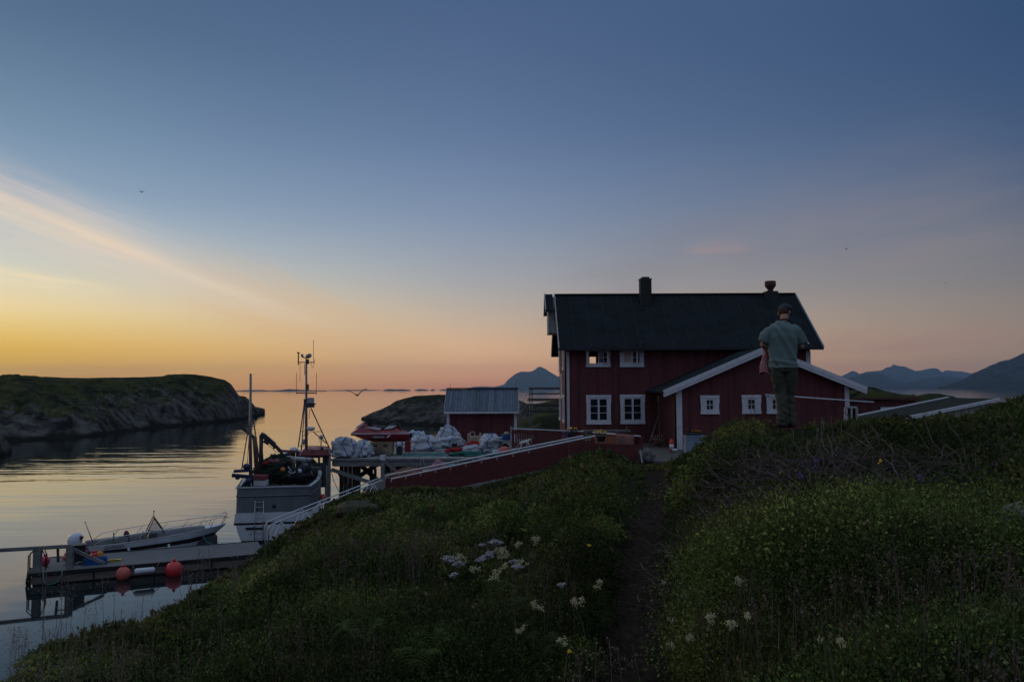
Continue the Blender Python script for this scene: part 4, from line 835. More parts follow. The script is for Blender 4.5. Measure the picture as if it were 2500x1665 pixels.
# ---- big white sacks
def sack(px, pyb, Y, w, h, label, seed, straps=3, dep=None, base=None, lean=0):
    c = P(px, pyb, Y); c.z = PD+.0 if base is None else base; dep = dep or w*.8
    t = thing('bulk_sack', label, 'sack', c, group='white bulk sacks on the pier'); sd = Vector((seed*5.3, seed*2.1, seed*3.7))
    def surf(th, ph, k=1.0):
        d = Vector((sin(th)*cos(ph), sin(th)*sin(ph), cos(th))); e = .72    # squarish, sagging
        q = Vector(tuple(math.copysign(abs(v)**e, v) for v in d))*(1+.36*mn.fractal(d*1.5+sd, 1, 2, 3)+.16*(.35-abs(mn.noise(d*3.4+sd)))+.10*(.35-abs(mn.noise(d*8+sd*2))))*k
        sag = 1+.18*max(0, -q.z)
        z = h*.5*(q.z*(1-.25*abs(d.x))+.9); return c+Vector((q.x*w*.46*sag+lean*z, q.y*dep*.46*sag, max(0, z)))
    n, m_ = 64, 40; rows = [[surf(pi*i/m_, 2*pi*k/n) for k in range(n)] for i in range(m_+1)]
    part(MB().grid(rows, close=True), 'sack_body', BAG, t)
    rr = random.Random(seed)
    for j in range(straps):
        ph = -pi/2+(j-(straps-1)/2)*.75+rr.uniform(-.15, .15)
        part(MB().tube([surf(th, ph+.15*sin(th*3+j), 1.025) for th in np.linspace(.1, 2.3, 18)], [(.028, .012)]*18, 6), 'strap', mat('blue_webbing', (.02, .07, .26), .7, var=.2), t)
    part(MB().tube([surf(.25, ph, 1.05) for ph in np.linspace(0, 5, 16)], .014, 5), 'neck_cord', mat('blue_webbing', (.02, .07, .26)), t)
    return t
sack(843, 1112, 47.6, 1.5, 1.22, 'large white bulk sack with blue straps at the seaward corner of the pier', 1, 3, 1.2)
sack(886, 1112, 48.2, 1.15, .95, 'white bulk sack squeezed between the corner sack and the beige tub', 2, 1, 1)
sack(1036, 1097, 52.6, 1.75, 1.05, 'broad slumped white bulk sack in the middle of the pier right of the water scooter', 3, 2, 1.3)
sack(1020, 1080, 54.6, 1.45, 1.25, 'white bulk sack standing behind the broad slumped sack', 4, 2, 1.1)
sack(1095, 1066, 57.5, 1.6, 1.45, 'tall white bulk sack tied with blue cord against the left corner of the boathouse', 5, 2, 1.2)
sack(1102, 1090, 55.2, 1.8, .85, 'low white bulk sack in front of the left end of the boathouse wall', 6, 1, 1.2)
sack(1196, 1082, 54.2, 1.5, 1.0, 'white bulk sack with a green cord leaning beside the beige canister', 7, 1, 1.1)
sack(1200, 1102, 51.4, 1.55, 1.15, 'big crumpled white bulk sack in front of the small work table', 8, 1, 1.3)
sack(1152, 1104, 50.4, 1.15, .55, 'small slumped white sack at the pier edge behind the green net', 9, 0, .9)
sack(985, 1094, 53.6, 1.1, .62, 'small white sack half hidden behind the red canister', 10, 0, .8)
# ---- beige tub
def tub(t, c, w, d, h, m, slots=True):
    mb = MB(); mb.prism([(c.x-w/2, c.y-d/2, c.z+.1), (c.x+w/2, c.y-d/2, c.z+.1), (c.x+w/2+.04, c.y-d/2-.03, c.z+h), (c.x-w/2-.04, c.y-d/2-.03, c.z+h)], (0, d, 0)); part(mb, 'tub_body', m, t)
    part(MB().box((c.x-w/2-.06, c.y-d/2-.07, c.z+h-.08), (c.x+w/2+.06, c.y+d/2+.04, c.z+h+.02)), 'rim', m, t)
    for s in (-1, 1): part(MB().box((c.x+s*w*.22-.13, c.y-d/2-.075, c.z+h-.24), (c.x+s*w*.22+.13, c.y-d/2-.035, c.z+h-.14)), 'handle_slot', BLACK, t)
    for s in (-1, 1): part(MB().box((c.x+s*w*.36-.12, c.y-d/2, c.z), (c.x+s*w*.36+.12, c.y+d/2, c.z+.1)), 'foot', m, t)
c = P(932, 1107, 49.6); c.z = PD; tb = thing('fish_tub', 'large beige plastic fish tub under the red water scooter', 'tub', c); tub(tb, c, 1.38, .95, .78, BEIGE)
c = P(1158, 1090, 55); c.z = PD; cn = thing('plastic_canister', 'tall beige plastic tub with a coiled rope on it in front of the boathouse', 'tub', c)
bw = P(1174, 0, 55).x-P(1150, 0, 55).x; b_ = MB(); b_.prism([(c.x-.47, c.y, c.z), (c.x+.45, c.y, c.z), (c.x+.48, c.y, c.z+.98), (c.x+.34, c.y, c.z+1.0), (c.x+.26, c.y, c.z+.8), (c.x-.26, c.y, c.z+.8), (c.x-.34, c.y, c.z+1.0), (c.x-.48, c.y, c.z+.95)], (0, .6, 0)); part(b_, 'tub_body', BEIGE, cn)
part(MB().tube([c+Vector((-.12+.17*cos(t), -.03, .9+.22*sin(t))) for t in np.linspace(0, 9, 30)], .022, 6), 'rope_coil', WHITE, cn)
# stand and cans under the scooter
for i, (px, w, h, m, nm, lb, ct) in enumerate(((968, .16, .55, GALV, 'metal_stand', 'metal trestle under the stern of the red water scooter', 'trestle'), (975, .3, .55, mat('dark_green_plastic', (.01, .035, .03), .5), 'plastic_can', 'dark green plastic can under the stern of the water scooter', 'can'), (995, .34, .78, mat('deep_red', (.22, .01, .015), .5), 'plastic_can', 'deep red plastic canister right of the water scooter stern', 'can'))):
    y = (50.2, 49.3, 51.6)[i]; c = P(px, 1100, y); c.z = PD; t = thing(nm, lb, ct, c)
    if i == 0:
        for dx_ in (-.35, 0, .35): part(MB().box((c.x+dx_-.03, y, PD), (c.x+dx_+.03, y+.06, PD+.86)), 'leg', GALV, t)
        part(MB().box((c.x-.4, y-.01, PD+.87), (c.x+.4, y+.1, PD+.94)), 'beam', GALV, t)
    else:
        part(MB().box((c.x-w/2, y, PD), (c.x+w/2, y+.26, PD+h*.86)), 'can_body', m, t); part(MB().prism([(c.x-w/2+.02, y+.02, PD+h*.86), (c.x+w/2-.02, y+.02, PD+h*.86), (c.x+w/2-.08, y+.06, PD+h), (c.x-w/2+.06, y+.06, PD+h)], (0, .16, 0)), 'handle', m, t)
# driftwood
dw = MB(); rr = random.Random(12)
for i in range(26):
    c = P(905+rr.random()*38, 1110, 48.6+rr.random()*.5); c.z = PD+.04+rr.random()*.42*(1-abs(c.x+8)/1.2 if abs(c.x+8) < 1.2 else 0); d = Vector((rr.gauss(0, 1), rr.gauss(0, .4), rr.gauss(0, .3))).normalized()*rr.uniform(.15, .4); dw.bar(c-d, c+d, rr.uniform(.03, .07))
single(dw, 'driftwood_pile', mat('driftwood', (.16, .13, .11), .9, var=.5), 'small pile of grey driftwood in front of the beige fish tub', 'driftwood', P(925, 1112, 48.8))
# nets, box
heap((P(1118, 0, 50.8).x, 50.8, PD), (.72, .5, .2), REDN, 'fishing_net', 'bright red net spread round the small black box', 'net', 21, .5, 4)
heap((P(1158, 0, 53.2).x, 53.2, PD), (.62, .5, .34), REDN, 'fishing_net', 'dark red net heaped below the beige tub by the boathouse', 'net', 22, .5, 4)
heap((P(1140, 0, 48.6).x, 48.6, PD), (1.0, .5, .16), GREENN, 'fishing_net', 'green net lying at the pier edge before the small slumped sack', 'net', 23, .5, 4)
heap((P(1185, 0, 48.3).x, 48.2, PD), (1.3, .4, .09), GREENN, 'tarpaulin', 'flat green tarpaulin along the pier edge under the handrail', 'tarpaulin', 24, .4, 4)
rp = MB(); rr = random.Random(3)
for k in range(5):
    y = 48.4+k*.55; rp.tube([Vector((P(985, 0, y).x+i*.17, y+.25*mn.noise(Vector((i*.35, k*3.1, 0))), PD+.02+.03*abs(mn.noise(Vector((i*.5, k, 4)))))) for i in range(22)], .018, 5)
single(rp, 'rope', TEAL, 'tangle of teal rope lying loose across the pier deck', 'rope', (P(1000, 0, 49).x, 49, PD))
c = P(1109, 1095, 52); c.z = PD+.1; bxx = thing('small_box', 'small black box with a white side standing on the red net', 'box', c)
part(MB().box((c.x-.17, c.y-.15, c.z), (c.x+.19, c.y+.15, c.z+.42)), 'box_body', BLACK, bxx); part(MB().box((c.x-.2, c.y-.16, c.z+.02), (c.x-.171, c.y+.14, c.z+.44)), 'side_panel', WHITE, bxx)
# work table
ty = 51.0; tzz = PD+.72; tx0, tx1 = P(1219, 0, ty).x, P(1250, 0, ty).x; tt = thing('work_table', 'small work table with a pale top near the pier fence post', 'table', ((tx0+tx1)/2, ty, PD))
part(MB().box((tx0-.05, ty-.3, tzz), (tx1+.05, ty+.4, tzz+.06)), 'table_top', OLDW, tt)
for x in (tx0, tx1-.07):
    for y in (ty-.25, ty+.3): part(MB().box((x, y, PD), (x+.07, y+.07, tzz)), 'leg', DARKM, tt)
c = Vector((P(1236, 0, ty).x, ty, tzz+.06)); bk = thing('bucket', 'blue plastic bucket filled up and topped by a round beige float on the work table', 'bucket', c)
part(MB().lathe([(.22, 0), (.26, .1), (.28, .3), (.30, .34), (.30, .38), (.27, .36)], c, 20), 'bucket_body', BLUE, bk)
part(MB().tube([c+Vector((.3*cos(t), -.02, .36+.1*sin(-t))) for t in np.linspace(0, pi, 12)], .01, 5), 'handle', DARKM, bk)
part(MB().ball(c+Vector((.02, 0, .42)), (.16, .16, .13), 16), 'float', BEIGE, bk)
heap((P(1232, 0, 48.9).x, 48.9, PD), (.4, .36, .3), FADED, 'buoy', 'faded pink-red buoy lying under the work table behind the handrail', 'buoy', 31, .03, 1, .8, 20)
heap((P(1234, 0, ty+.1).x, ty+.1, PD+.02), (.26, .26, .3), BLACK, 'tyre_float', 'dark round float stowed under the work table', 'float', 32, .03, 1, .8, 20)
heap((P(1222, 0, 49.5).x-.3, 49.5, PD), (.24, .2, .16), mat('pale_green_plastic', (.35, .45, .42), .5), 'plastic_bag', 'pale green crumpled bag between the pink buoy and the green tarpaulin', 'bag', 33, .4, 3)
pq = P(1248, 1041, 49.8); single(MB().box((pq.x-.06, 49.75, PD), (pq.x+.06, 49.87, pq.z)), 'fence_post', OLDW, 'pale square post at the seaward end of the slotted fence', 'post', (pq.x, 49.8, PD))
ty = 43; heap((P(1355, 0, 36).x, 37, TZ), (.3, .25, .2), FADED, 'buoy', 'small red buoy behind the handrail to the right of the white cat', 'buoy', 35, .05, 1, .8, 18)
for i, (px, y) in enumerate(((1027, 46.45), (1034, 46.45))): pass
rope = MB().tube([P(1026, 1114, 46.44), P(1028, 1135, 46.44), P(1026, 1150, 46.44)], .018, 5); rope.tube([P(1030, 1114, 46.44), P(1038, 1138, 46.44), P(1042, 1152, 46.44)], .018, 5)
single(rope, 'rope', mat('grey_rope', (.3, .3, .3), .9), 'pair of grey ropes hanging over the pier edge above the brown net', 'rope', P(1026, 1114, 46.44))
# ---- gangway of aluminium tube
gw = thing('aluminium_gangway', 'aluminium tube gangway sloping from the quay post down to the floating jetty', 'gangway', P(700, 1290, 34))
def railing(p0, p1, drop, nm):
    n = Vector((0, 0, -1)); part(MB().tube([p0+n*drop, p0+n*.12, p0+(p1-p0).normalized()*.12, p1-(p1-p0).normalized()*.12, p1+n*.12, p1+n*(drop+.05)], .028, 8), 'handrail', GALV, gw)
    part(MB().tube([p0+n*drop, p1+n*drop], .024, 8), 'side_beam', GALV, gw)
    k = 5
    for i in range(k):
        a_ = p0.lerp(p1, (i+.0)/k); b_ = p0.lerp(p1, (i+.5)/k); c_ = p0.lerp(p1, (i+1.0)/k)
        part(MB().tube([a_+n*drop, b_], .018, 6), 'truss_bar', GALV, gw); part(MB().tube([b_, c_+n*drop], .018, 6), 'truss_bar', GALV, gw)
g0, g1 = P(656, 1283, 33.6), P(938, 1170, 36.2); g2, g3 = P(648, 1275, 34.6), P(929, 1166, 37.3)
railing(g0, g1, 1.0, 'near'); railing(g2, g3, 1.0, 'far')
v = Vector((0, 0, -1.03)); fm = MB(); q = [g0+v, g1+v, g3+v, g2+v]; fm.add(q+[p-Vector((0, 0, .04)) for p in q], [(0, 1, 2, 3), (7, 6, 5, 4), (0, 4, 5, 1), (1, 5, 6, 2), (2, 6, 7, 3), (3, 7, 4, 0)]); part(fm, 'walkway', GALV, gw)
# ------------------------------------------------------------------ floating jetty
JA, JB = P(73, 1390, 30.4), P(650, 1345, 33.9); JZ = .46; JA.z = JB.z = JZ
u = (JB-JA); u.z = 0; jl = u.length; u.normalize(); w_ = Vector((-u.y, u.x, 0)); jw = 3.1; jang = math.atan2(u.y, u.x)
jt = thing('floating_jetty', 'long grey floating wooden jetty with a black rubber edge', 'jetty', (JA.x, JA.y, 0), jang)
jt.matrix_basis = Matrix.Translation((JA.x, JA.y, 0)) @ Matrix.Rotation(jang, 4, 'Z')
def J(x, y, z): return Vector((JA.x, JA.y, 0))+u*x+w_*y+Vector((0, 0, z))
MB().box((.05, .05, JZ-.06), (jl, jw-.05, JZ)).build('deck', DOCKM, jt)
for i in range(4):
    a = i*jl/4+.03; MB().box((a, 0, .06), (a+jl/4-.06, .045, JZ-.13)).build('fascia_board', mat('wet_timber', (.13, .105, .085), .85, var=.35, stretch=(.2, 1, 1), bump=.4), jt)
MB().box((-.03, -.05, JZ-.10), (jl, .048, JZ+.03)).build('rubber_edge', BLACK, jt); MB().box((-.05, .05, JZ-.12), (.045, jw, JZ+.03)).build('rubber_edge', BLACK, jt); MB().box((0, jw-.04, .0), (jl, jw+.03, JZ+.02)).build('rubber_edge', BLACK, jt)
MB().box((.1, .08, -.4), (jl, jw-.1, JZ-.07)).build('float_body', BLACK, jt)
for i in range(12): MB().tube([(-.07, .25+i*.24, .5), (-.12, .25+i*.24, .1), (-.08, .33+i*.24, -.1)], .05, 6).build('edge_tyre', BLACK, jt) if i in (0, 3, 7, 11) else None
# boom and its posts
bm_ = thing('mooring_boom', 'grey timber boom and posts fixed level over the left end of the jetty', 'boom', J(0, .3, JZ))
p1_, p2_ = P(91, 1389, 30.9), P(170, 1384, 31.3); p1_.z = p2_.z = JZ; r1, r2 = P(-160, 1352, 29.6), P(173, 1333, 31.3)
part(MB().box((p1_.x-.14, p1_.y-.08, JZ), (p1_.x+.14, p1_.y+.08, P(91, 1343, 30.9).z)), 'post', GREYW, bm_); part(MB().box((p2_.x-.12, p2_.y-.08, JZ), (p2_.x+.12, p2_.y+.08, P(170, 1331, 31.3).z)), 'post', GREYW, bm_)
part(MB().bar(r1, r2, .13, .13), 'boom_beam', GREYW, bm_); part(MB().bar(P(172, 1338, 31.4), P(255, 1375, 31.5), .07, .12), 'brace', GREYW, bm_)
part(MB().bar(P(141, 1336, 31.2), P(142, 1372, 31.2), .07), 'post', GREYWD, bm_); part(MB().bar(P(143, 1337, 31.6), P(168, 1337, 31.6), .04), 'rung', GREYWD, bm_)
ho = thing('swim_ladder', 'black tubular ladder hoops at the left end of the jetty', 'ladder', J(-.1, .8, JZ))
for y in (.5, .95): part(MB().tube([J(-.12, y, -.3), J(-.12, y, 1.05), J(.08, y, 1.25), J(.35, y, 1.2), J(.45, y, .95), J(.45, y, JZ)], .022, 6), 'rail', DARKM, ho)
for z in (-.1, .15, .4): part(MB().tube([J(-.12, .5, z), J(-.12, .95, z)], .02, 6), 'rung', DARKM, ho)
# things on the jetty
def at(px, py, dz=0): p = PZ(px, py, JZ); p.z += dz; return p
c = at(188, 1378); lk = thing('dark_locker', 'tall black locker on the jetty behind the diagonal timber brace', 'locker', c); M_ = Matrix.Translation(c) @ Matrix.Rotation(jang, 4, 'Z')
part(MB().box((-.27, 0, 0), (.27, .4, .72), M_), 'locker_body', BLACK, lk); part(MB().box((-.3, -.03, .72), (.3, .43, .76), M_), 'lid', DARKM, lk)
def buoy(px, py, r, m, label, z=None, rope=True, sq=1):
    c = at(px, py); c.z = JZ+r if z is None else z; t = thing('buoy', label, 'buoy', c-Vector((0, 0, r)), group='round buoys on the jetty')
    part(MB().ball(c, (r, r, r*sq), 24), 'ball', m, t); part(MB().lathe([(.05, 0), (.05, .06), (.03, .09)], c+Vector((0, 0, r*sq-.01)), 10), 'eye', m, t); return t
buoy(109, 1381, .19, PINKB, 'pink-red buoy lying at the left end of the jetty beside the boom post')
buoy(229, 1366, .15, REDB, 'small red buoy on the jetty between the black locker and the orange canister')
buoy(160, 1368, .12, FADED, 'faded orange float on the jetty left of the black locker')
buoy(212, 1353, .11, mat('plum_plastic', (.2, .05, .09), .5), 'small plum-coloured float behind the black locker')
for px, py, r, m, lb in ((425, 1391, .33, REDB, 'large bright red ball buoy hanging on the near side of the jetty'), (301, 1401, .27, FADED, 'faded red ball buoy hanging on the jetty left of the white fender')):
    Yb = 31.0 if px > 400 else 30.85
    c = P(px, py, J(0, -.35, 0).y+u.y*(PZ(px, py, .2)-JA).dot(u)); t = thing('buoy', lb, 'buoy', c-Vector((0, 0, r)), group='ball buoys hung on the jetty side')
    part(MB().ball(c, (r, r, r*1.03), 28), 'ball', m, t); part(MB().lathe([(.06, 0), (.06, .08), (.035, .12)], c+Vector((0, 0, r)), 10), 'eye', m, t)
    part(MB().tube([c+Vector((0, 0, r+.1)), c+Vector((0, .3, r+.12)) if px < 0 else J((c-JA).dot(u), .1, JZ+.04)], .012, 5), 'rope', TEAL, t)
c = P(357, 1391, 31.2); fd = thing('fender', 'white cylindrical fender hanging level on the near side of the jetty', 'fender', c); part(MB().tube([c-u*.36+Vector((0, -.12, 0)), c-u*.31+Vector((0, -.12, 0)), c+u*.31+Vector((0, -.12, 0)), c+u*.36+Vector((0, -.12, 0))], [.06, .115, .115, .06], 16), 'fender_body', WHITE, fd)
for s in (-1, 1): part(MB().tube([c+u*.36*s+Vector((0, -.12, 0)), J((c-JA).dot(u)+.5*s, .06, JZ+.04)], .015, 5), 'rope', BLACK, fd)
c = at(244, 1366); cc = thing('canister', 'upright orange canister standing on the jetty', 'canister', c); part(MB().lathe([(.1, 0), (.12, .03), (.12, .28), (.08, .33), (.04, .35), (.04, .39)], c, 16), 'canister_body', ORANGE, cc); part(MB().tube([c+Vector((-.07, 0, .32)), c+Vector((-.03, 0, .42)), c+Vector((.06, 0, .4))], .015, 6), 'handle', ORANGE, cc)
c = at(232, 1379); bc_ = thing('plastic_crate', 'low blue plastic crate on the jetty below the diagonal brace', 'crate', c); M_ = Matrix.Translation(c) @ Matrix.Rotation(jang, 4, 'Z'); k_ = MB()
for a_, b_ in (((-.42, 0, 0), (.42, .03, .2)), ((-.42, .5, 0), (.42, .53, .22)), ((-.42, .03, 0), (-.39, .5, .2)), ((.39, .03, 0), (.42, .5, .2)), ((-.39, .03, .01), (.39, .5, .03))): k_.box(a_, b_, M_)
part(k_, 'crate_body', BLUE, bc_); part(MB().box((-.44, -.02, .2), (.44, .0, .23), M_), 'rim', BLUE, bc_)
c = at(278, 1371); yb = thing('yellow_float', 'flat yellow slab float on the jetty right of the blue crate', 'float', c); M_ = Matrix.Translation(c) @ Matrix.Rotation(jang, 4, 'Z'); part(MB().prism([(-.26, 0, 0), (.24, 0, 0), (.28, 0, .06), (-.22, 0, .09)], (0, .22, 0)), 'tmpx', YELL, yb) if False else part(MB().box((-.26, 0, 0), (.26, .22, .07), M_), 'slab', YELL, yb); part(MB().tube([M_ @ Vector((-.2, -.01, .05)), M_ @ Vector((0, -.06, .1)), M_ @ Vector((.2, -.01, .05))], .012, 5), 'handle', BLACK, yb)
rp = MB(); rr = random.Random(8)
for (x0_, n_, s_) in ((9.5, 46, .16), (11, 50, .14), (13.4, 30, .15)): rp.tube([J(x0_+.085*i+.2*mn.noise(Vector((i*.3, x0_, 0))), 2.55+.28*mn.noise(Vector((i*.4, 2, x0_))), JZ+.03+.1*abs(mn.noise(Vector((i*.37, 5, x0_))))) for i in range(n_)], .02, 5)
single(rp, 'mooring_rope', TEAL, 'teal mooring rope tangled along the boat side of the jetty', 'rope', J(11, 2.6, JZ))
rp = MB().tube([J(1.0+.07*i, 1.1+.22*mn.noise(Vector((i*.5, 2, 7))), JZ+.03+.1*abs(mn.noise(Vector((i*.7, 5, 1))))) for i in range(22)], .03, 5)
single(rp, 'mooring_rope', mat('grey_rope', (.3, .3, .3)), 'grey coiled rope between the pink buoy and the faded orange float', 'rope', J(1.5, 1.1, JZ))
rp = MB().tube([J(.45, -.07, JZ+.03), J(.47, -.07, .2), J(.6, -.08, .02), J(.85, -.08, .05), J(1.05, -.07, .3), J(1.08, -.06, JZ+.03)], .02, 6)
single(rp, 'mooring_rope', TEAL, 'loop of teal rope hanging over the left front corner of the jetty', 'rope', J(.6, -.07, JZ))
# ------------------------------------------------------------------ fishing boat
def rooted(name, label, cat, loc, rz):
    t = thing(name, label, cat, loc, rz); t.matrix_basis = Matrix.Translation(loc) @ Matrix.Rotation(rz, 4, 'Z'); t['_'] = 0; del t['_']; return t
def wpart(mb, name, m, t, par=None, M=None):     # world-space pieces of a turned thing
    inv = t.matrix_basis.inverted(); mb.v = [inv @ v for v in mb.v]; return mb.build(name, m, par or t)
sc0 = P(667, 1316, 39.0); sc0.z = 0; HB = R(10)
fb = rooted('fishing_boat', 'grey and white fishing boat with a tall antenna mast, moored stern-on beside the pier', 'boat', sc0, HB)
LB = 11.2
def hb(s): return float(np.interp(s, [0, 1, 3, 5.5, 8, 9.7, 10.7, 11.2], [1.74, 1.84, 1.95, 1.95, 1.6, 1.0, .45, .04]))
def sheer(s): return float(np.interp(s, [0, 2.5, 6, 8, 11.2], [2.60, 2.58, 2.66, 2.9, 3.6]))
st = [0, .02, .5, 1.5, 3, 4.5, 6, 7.5, 8.6, 9.6, 10.3, 10.8, 11.1, 11.2]
def hull_strip(zs, ks, m, name):      # zs: heights at stern (None = sheer), ks: share of the beam
    mb = MB()
    for sd in (-1, 1):
        rows = []
        for s in st:
            rk = max(0, (s-9.2)/2)*.35; rows.append([Vector((sd*hb(max(0, s-rk*(1-(z if z is not None else sheer(s))/3.6)*2))*k*(1 if s > 0 else 1), s, (z if z is not None else sheer(s)))) for z, k in zip(zs, ks)])
        mb.grid(rows)
    s = 0; a = [Vector((-hb(0)*k, 0, z if z is not None else sheer(0))) for z, k in zip(zs, ks)]; b = [Vector((hb(0)*k, 0, v.z)) for k, v in zip(ks, a)]
    for i in range(len(a)-1): mb.add([a[i], b[i], b[i+1], a[i+1]], [(0, 1, 2, 3)])
    return mb.build(name, m, fb)
hull_strip([-.6, -.1, .10], [.70, .83, .86], BLACK, 'waterline_band')
hull_strip([.10, .5, .84], [.86, .95, 1.0], HULLW, 'hull')
hull_strip([.84, .86, .93, .95], [1.0, 1.06, 1.06, 1.05], BLACK, 'rubbing_strake')
hull_strip([.95, 1.38, 1.42], [1.05, 1.03, 1.0], HULLW, 'hull_band')
hull_strip([1.42, 2.2, None], [1.0, .99, .985], HULLG, 'bulwark')
mb = MB()
for z0, z1, k in ((2.18, 2.24, 1.0),):
    for sd in (-1, 1): mb.tube([Vector((sd*hb(s)*.995, s, sheer(s)-.38)) for s in st[1:-1]], .035, 6)
    mb.tube([(-hb(0)*.995, -.02, 2.22), (hb(0)*.995, -.02, 2.22)], .035, 6)
mb.build('bulwark_moulding', HULLG, fb)
cap = MB()
for sd in (-1, 1):
    rows = [[Vector((sd*(hb(s)*.985+.05), s, sheer(s))), Vector((sd*max(0, hb(s)*.985-.14), s, sheer(s)+.0)), Vector((sd*max(0, hb(s)*.985-.14), s, sheer(s)+.05)), Vector((sd*(hb(s)*.985+.05), s, sheer(s)+.05))] for s in st]
    cap.grid(rows, smooth=False, close=True)
cap.box((-hb(0)-.04, -.05, 2.60), (hb(0)+.04, .12, 2.652)); cap.build('cap_rail', mat('pale_grey_paint', (.3, .31, .33), .55, var=.2), fb)
inn = MB()
for sd in (-1, 1): inn.grid([[Vector((sd*max(.01, hb(s)*.985-.1), s+.08*(s == 0), 1.5)), Vector((sd*max(.01, hb(s)*.985-.1), s+.08*(s == 0), sheer(s)-.01))] for s in st])
inn.build('bulwark_lining', DARKM, fb)
dk = MB(); dk.grid([[Vector((-hb(s)*.96, s+.03, 1.75)), Vector((hb(s)*.96, s+.03, 1.75))] for s in st], smooth=False); dk.build('deck', GREYWD, fb)
MB().box((-1.2, -.035, 1.02), (.1-1.0, -.02, 1.02)) 
MB().box((-1.28, -.03, .62), (-.45, -.012, .74)).build('vent_slot', BLACK, fb)
pt = MB().lathe([(.085, -.02), (.085, .02)], (0, 0, 0), 16, axis=(0, 1, 0)); pt.v = [v+Vector((.02, -.02, 1.72)) for v in pt.v]; pt.build('scupper', BLACK, fb)
for x in (-1.05, .6): 
    q = MB().lathe([(.03, -.02), (.03, .02)], (0, 0, 0), 10, axis=(0, 1, 0)); q.v = [v+Vector((x, -.01, .42)) for v in q.v]; q.build('outlet', BLACK, fb)
ld_ = MB()
for x in (-.86, -.46): ld_.tube([(x, -.07, .12), (x, -.12, .9), (x, -.07, 2.0)], .018, 6)
for i in range(8): ld_.tube([(-.86, -.09, .25+.24*i), (-.46, -.09, .25+.24*i)], .014, 6)
ld_.build('stern_ladder', GALV, fb)
wpart(MB().tube([P(613, 1179, 38.9), P(616, 1200, 38.85), P(620, 1225, 38.85), P(627, 1246, 38.85)], .022, 6), 'hanging_rope', TEAL, fb)
wpart(MB().ball(P(789, 1216, 43.2), (.2, .2, .24), 18), 'fender', FADED, fb)
# wheelhouse
whY = 46.0; GREEN = mat('dark_green_house', (.03, .04, .035), .6, var=.25)
a, b = P(736, 1112, whY), P(799, 1112, whY); wz1 = a.z; cxx = (a+b)/2; wh = MB()
MW = Matrix.Translation((cxx.x, whY, 0)) @ Matrix.Rotation(HB, 4, 'Z'); hw = (b.x-a.x)/2
wins_ = [(-hw+.62, -hw+.94, wz1-.42, wz1-.14), (.32, .46, wz1-.42, wz1-.12), (.62, .76, wz1-.42, wz1-.12)]
wpb = MB(); wall_grid(wpb, -hw, hw, 1.75, wz1, 0, .08, wins_); wall_grid(wpb, -hw, hw, 1.75, wz1, 2.6, 2.68, [(-hw+.3, hw-.3, wz1-.75, wz1-.08)])
wpb.box((-hw, .081, 1.75), (-hw+.06, 2.599, wz1)); wpb.box((hw-.06, .081, 1.75), (hw, 2.599, wz1)); wpb.v = [MW @ v for v in wpb.v]; wpart(wpb, 'wheelhouse', GREEN, fb)
MAROON = mat('maroon_paint', (.20, .045, .045), .55, var=.2)
rfb = MB(); rfb.box((-hw-.12, -.22, wz1), (hw+.14, 2.85, wz1+.07)); rfb.prism([(-hw-.0, -.1, wz1+.07), (hw+.05, -.1, wz1+.07), (hw-.1, -.05, wz1+.34), (-hw+.1, -.05, wz1+.34)], (0, 2.6, 0)); rfb.v = [MW @ v for v in rfb.v]; wpart(rfb, 'wheelhouse_roof', MAROON, fb)
rl = MB(); zr3 = P(760, 1088, whY).z
rl.tube([P(735, 1090, whY), P(760, 1088, whY), P(800, 1090, whY)], .018, 5)
for px in (735, 757, 779, 800): rl.tube([P(px, 1089, whY), P(px, 1108, whY)], .014, 5)
wpart(rl, 'roof_rail', DARKM, fb)
# main mast
my = 46.2; mt_ = MB().tube([P(748, 1108, my), P(747.5, 1000, my), P(748, 876, my)], [.085, .075, .05], 10); mast = wpart(mt_, 'mast', mat('mast_grey', (.15, .15, .16), .5, metal=.3), fb)
def mpart(mb, name, m=DARKM): return wpart(mb, name, m, fb, par=mast)
T_ = lambda pts, r=.03, y=my: MB().tube([P(x, y_, y) for x, y_ in pts], r, 6)
for x0, y0, x1, y1 in ((743, 986, 728, 1092), (759, 996, 804, 1093)): mpart(T_([(x0, y0), (x1, y1)], .035), 'mast_leg')
mpart(T_([(744, 986), (736, 1100)], .03, my+.8), 'mast_leg')
for x0, y0, x1, y1, r in ((734, 1053.5, 785, 1053.5, .02), (723, 959.5, 772, 959.5, .035), (728, 884.6, 768, 884.6, .03), (748, 1053, 741, 1066, .02), (766, 1055, 797, 1082, .03), (754, 1056, 741, 1078, .02), (733, 1090, 739, 1080, .02)): mpart(T_([(x0, y0), (x1, y1)], r), 'crossbar')
for x0, y0, x1, y1, r in ((765.4, 884, 765.4, 829, .013), (768, 884, 767.6, 876, .013), (723.5, 963, 724, 910, .014), (772, 963, 772.6, 910, .014), (732.7, 886, 732.4, 933, .012), (744, 888, 744, 915, .02)): mpart(T_([(x0, y0), (x1, y1)], r), 'whip_antenna')
mpart(MB().tube([P(728.4, 891, my), P(728.6, 862, my)], .035, 8), 'antenna'); mpart(MB().lathe([(.04, 0), (.09, .04), (.09, .07)], P(728.6, 863, my), 12), 'antenna_cap')
for x, y, r in ((737.5, 867.5, .085), (749.5, 869, .09), (755.5, 868, .13)): mpart(MB().ball(P(x, y, my), r, 14), 'mast_lamp', mat('lamp_grey', (.25, .26, .28), .4))
mpart(T_([(737, 871), (746, 874), (756, 873)], .04), 'lamp_bracket'); mpart(MB().bar(P(751, 877, my), P(751, 889, my), .13), 'junction_box'); mpart(MB().bar(P(751, 938, my-.05), P(751, 952, my-.05), .12), 'horn')
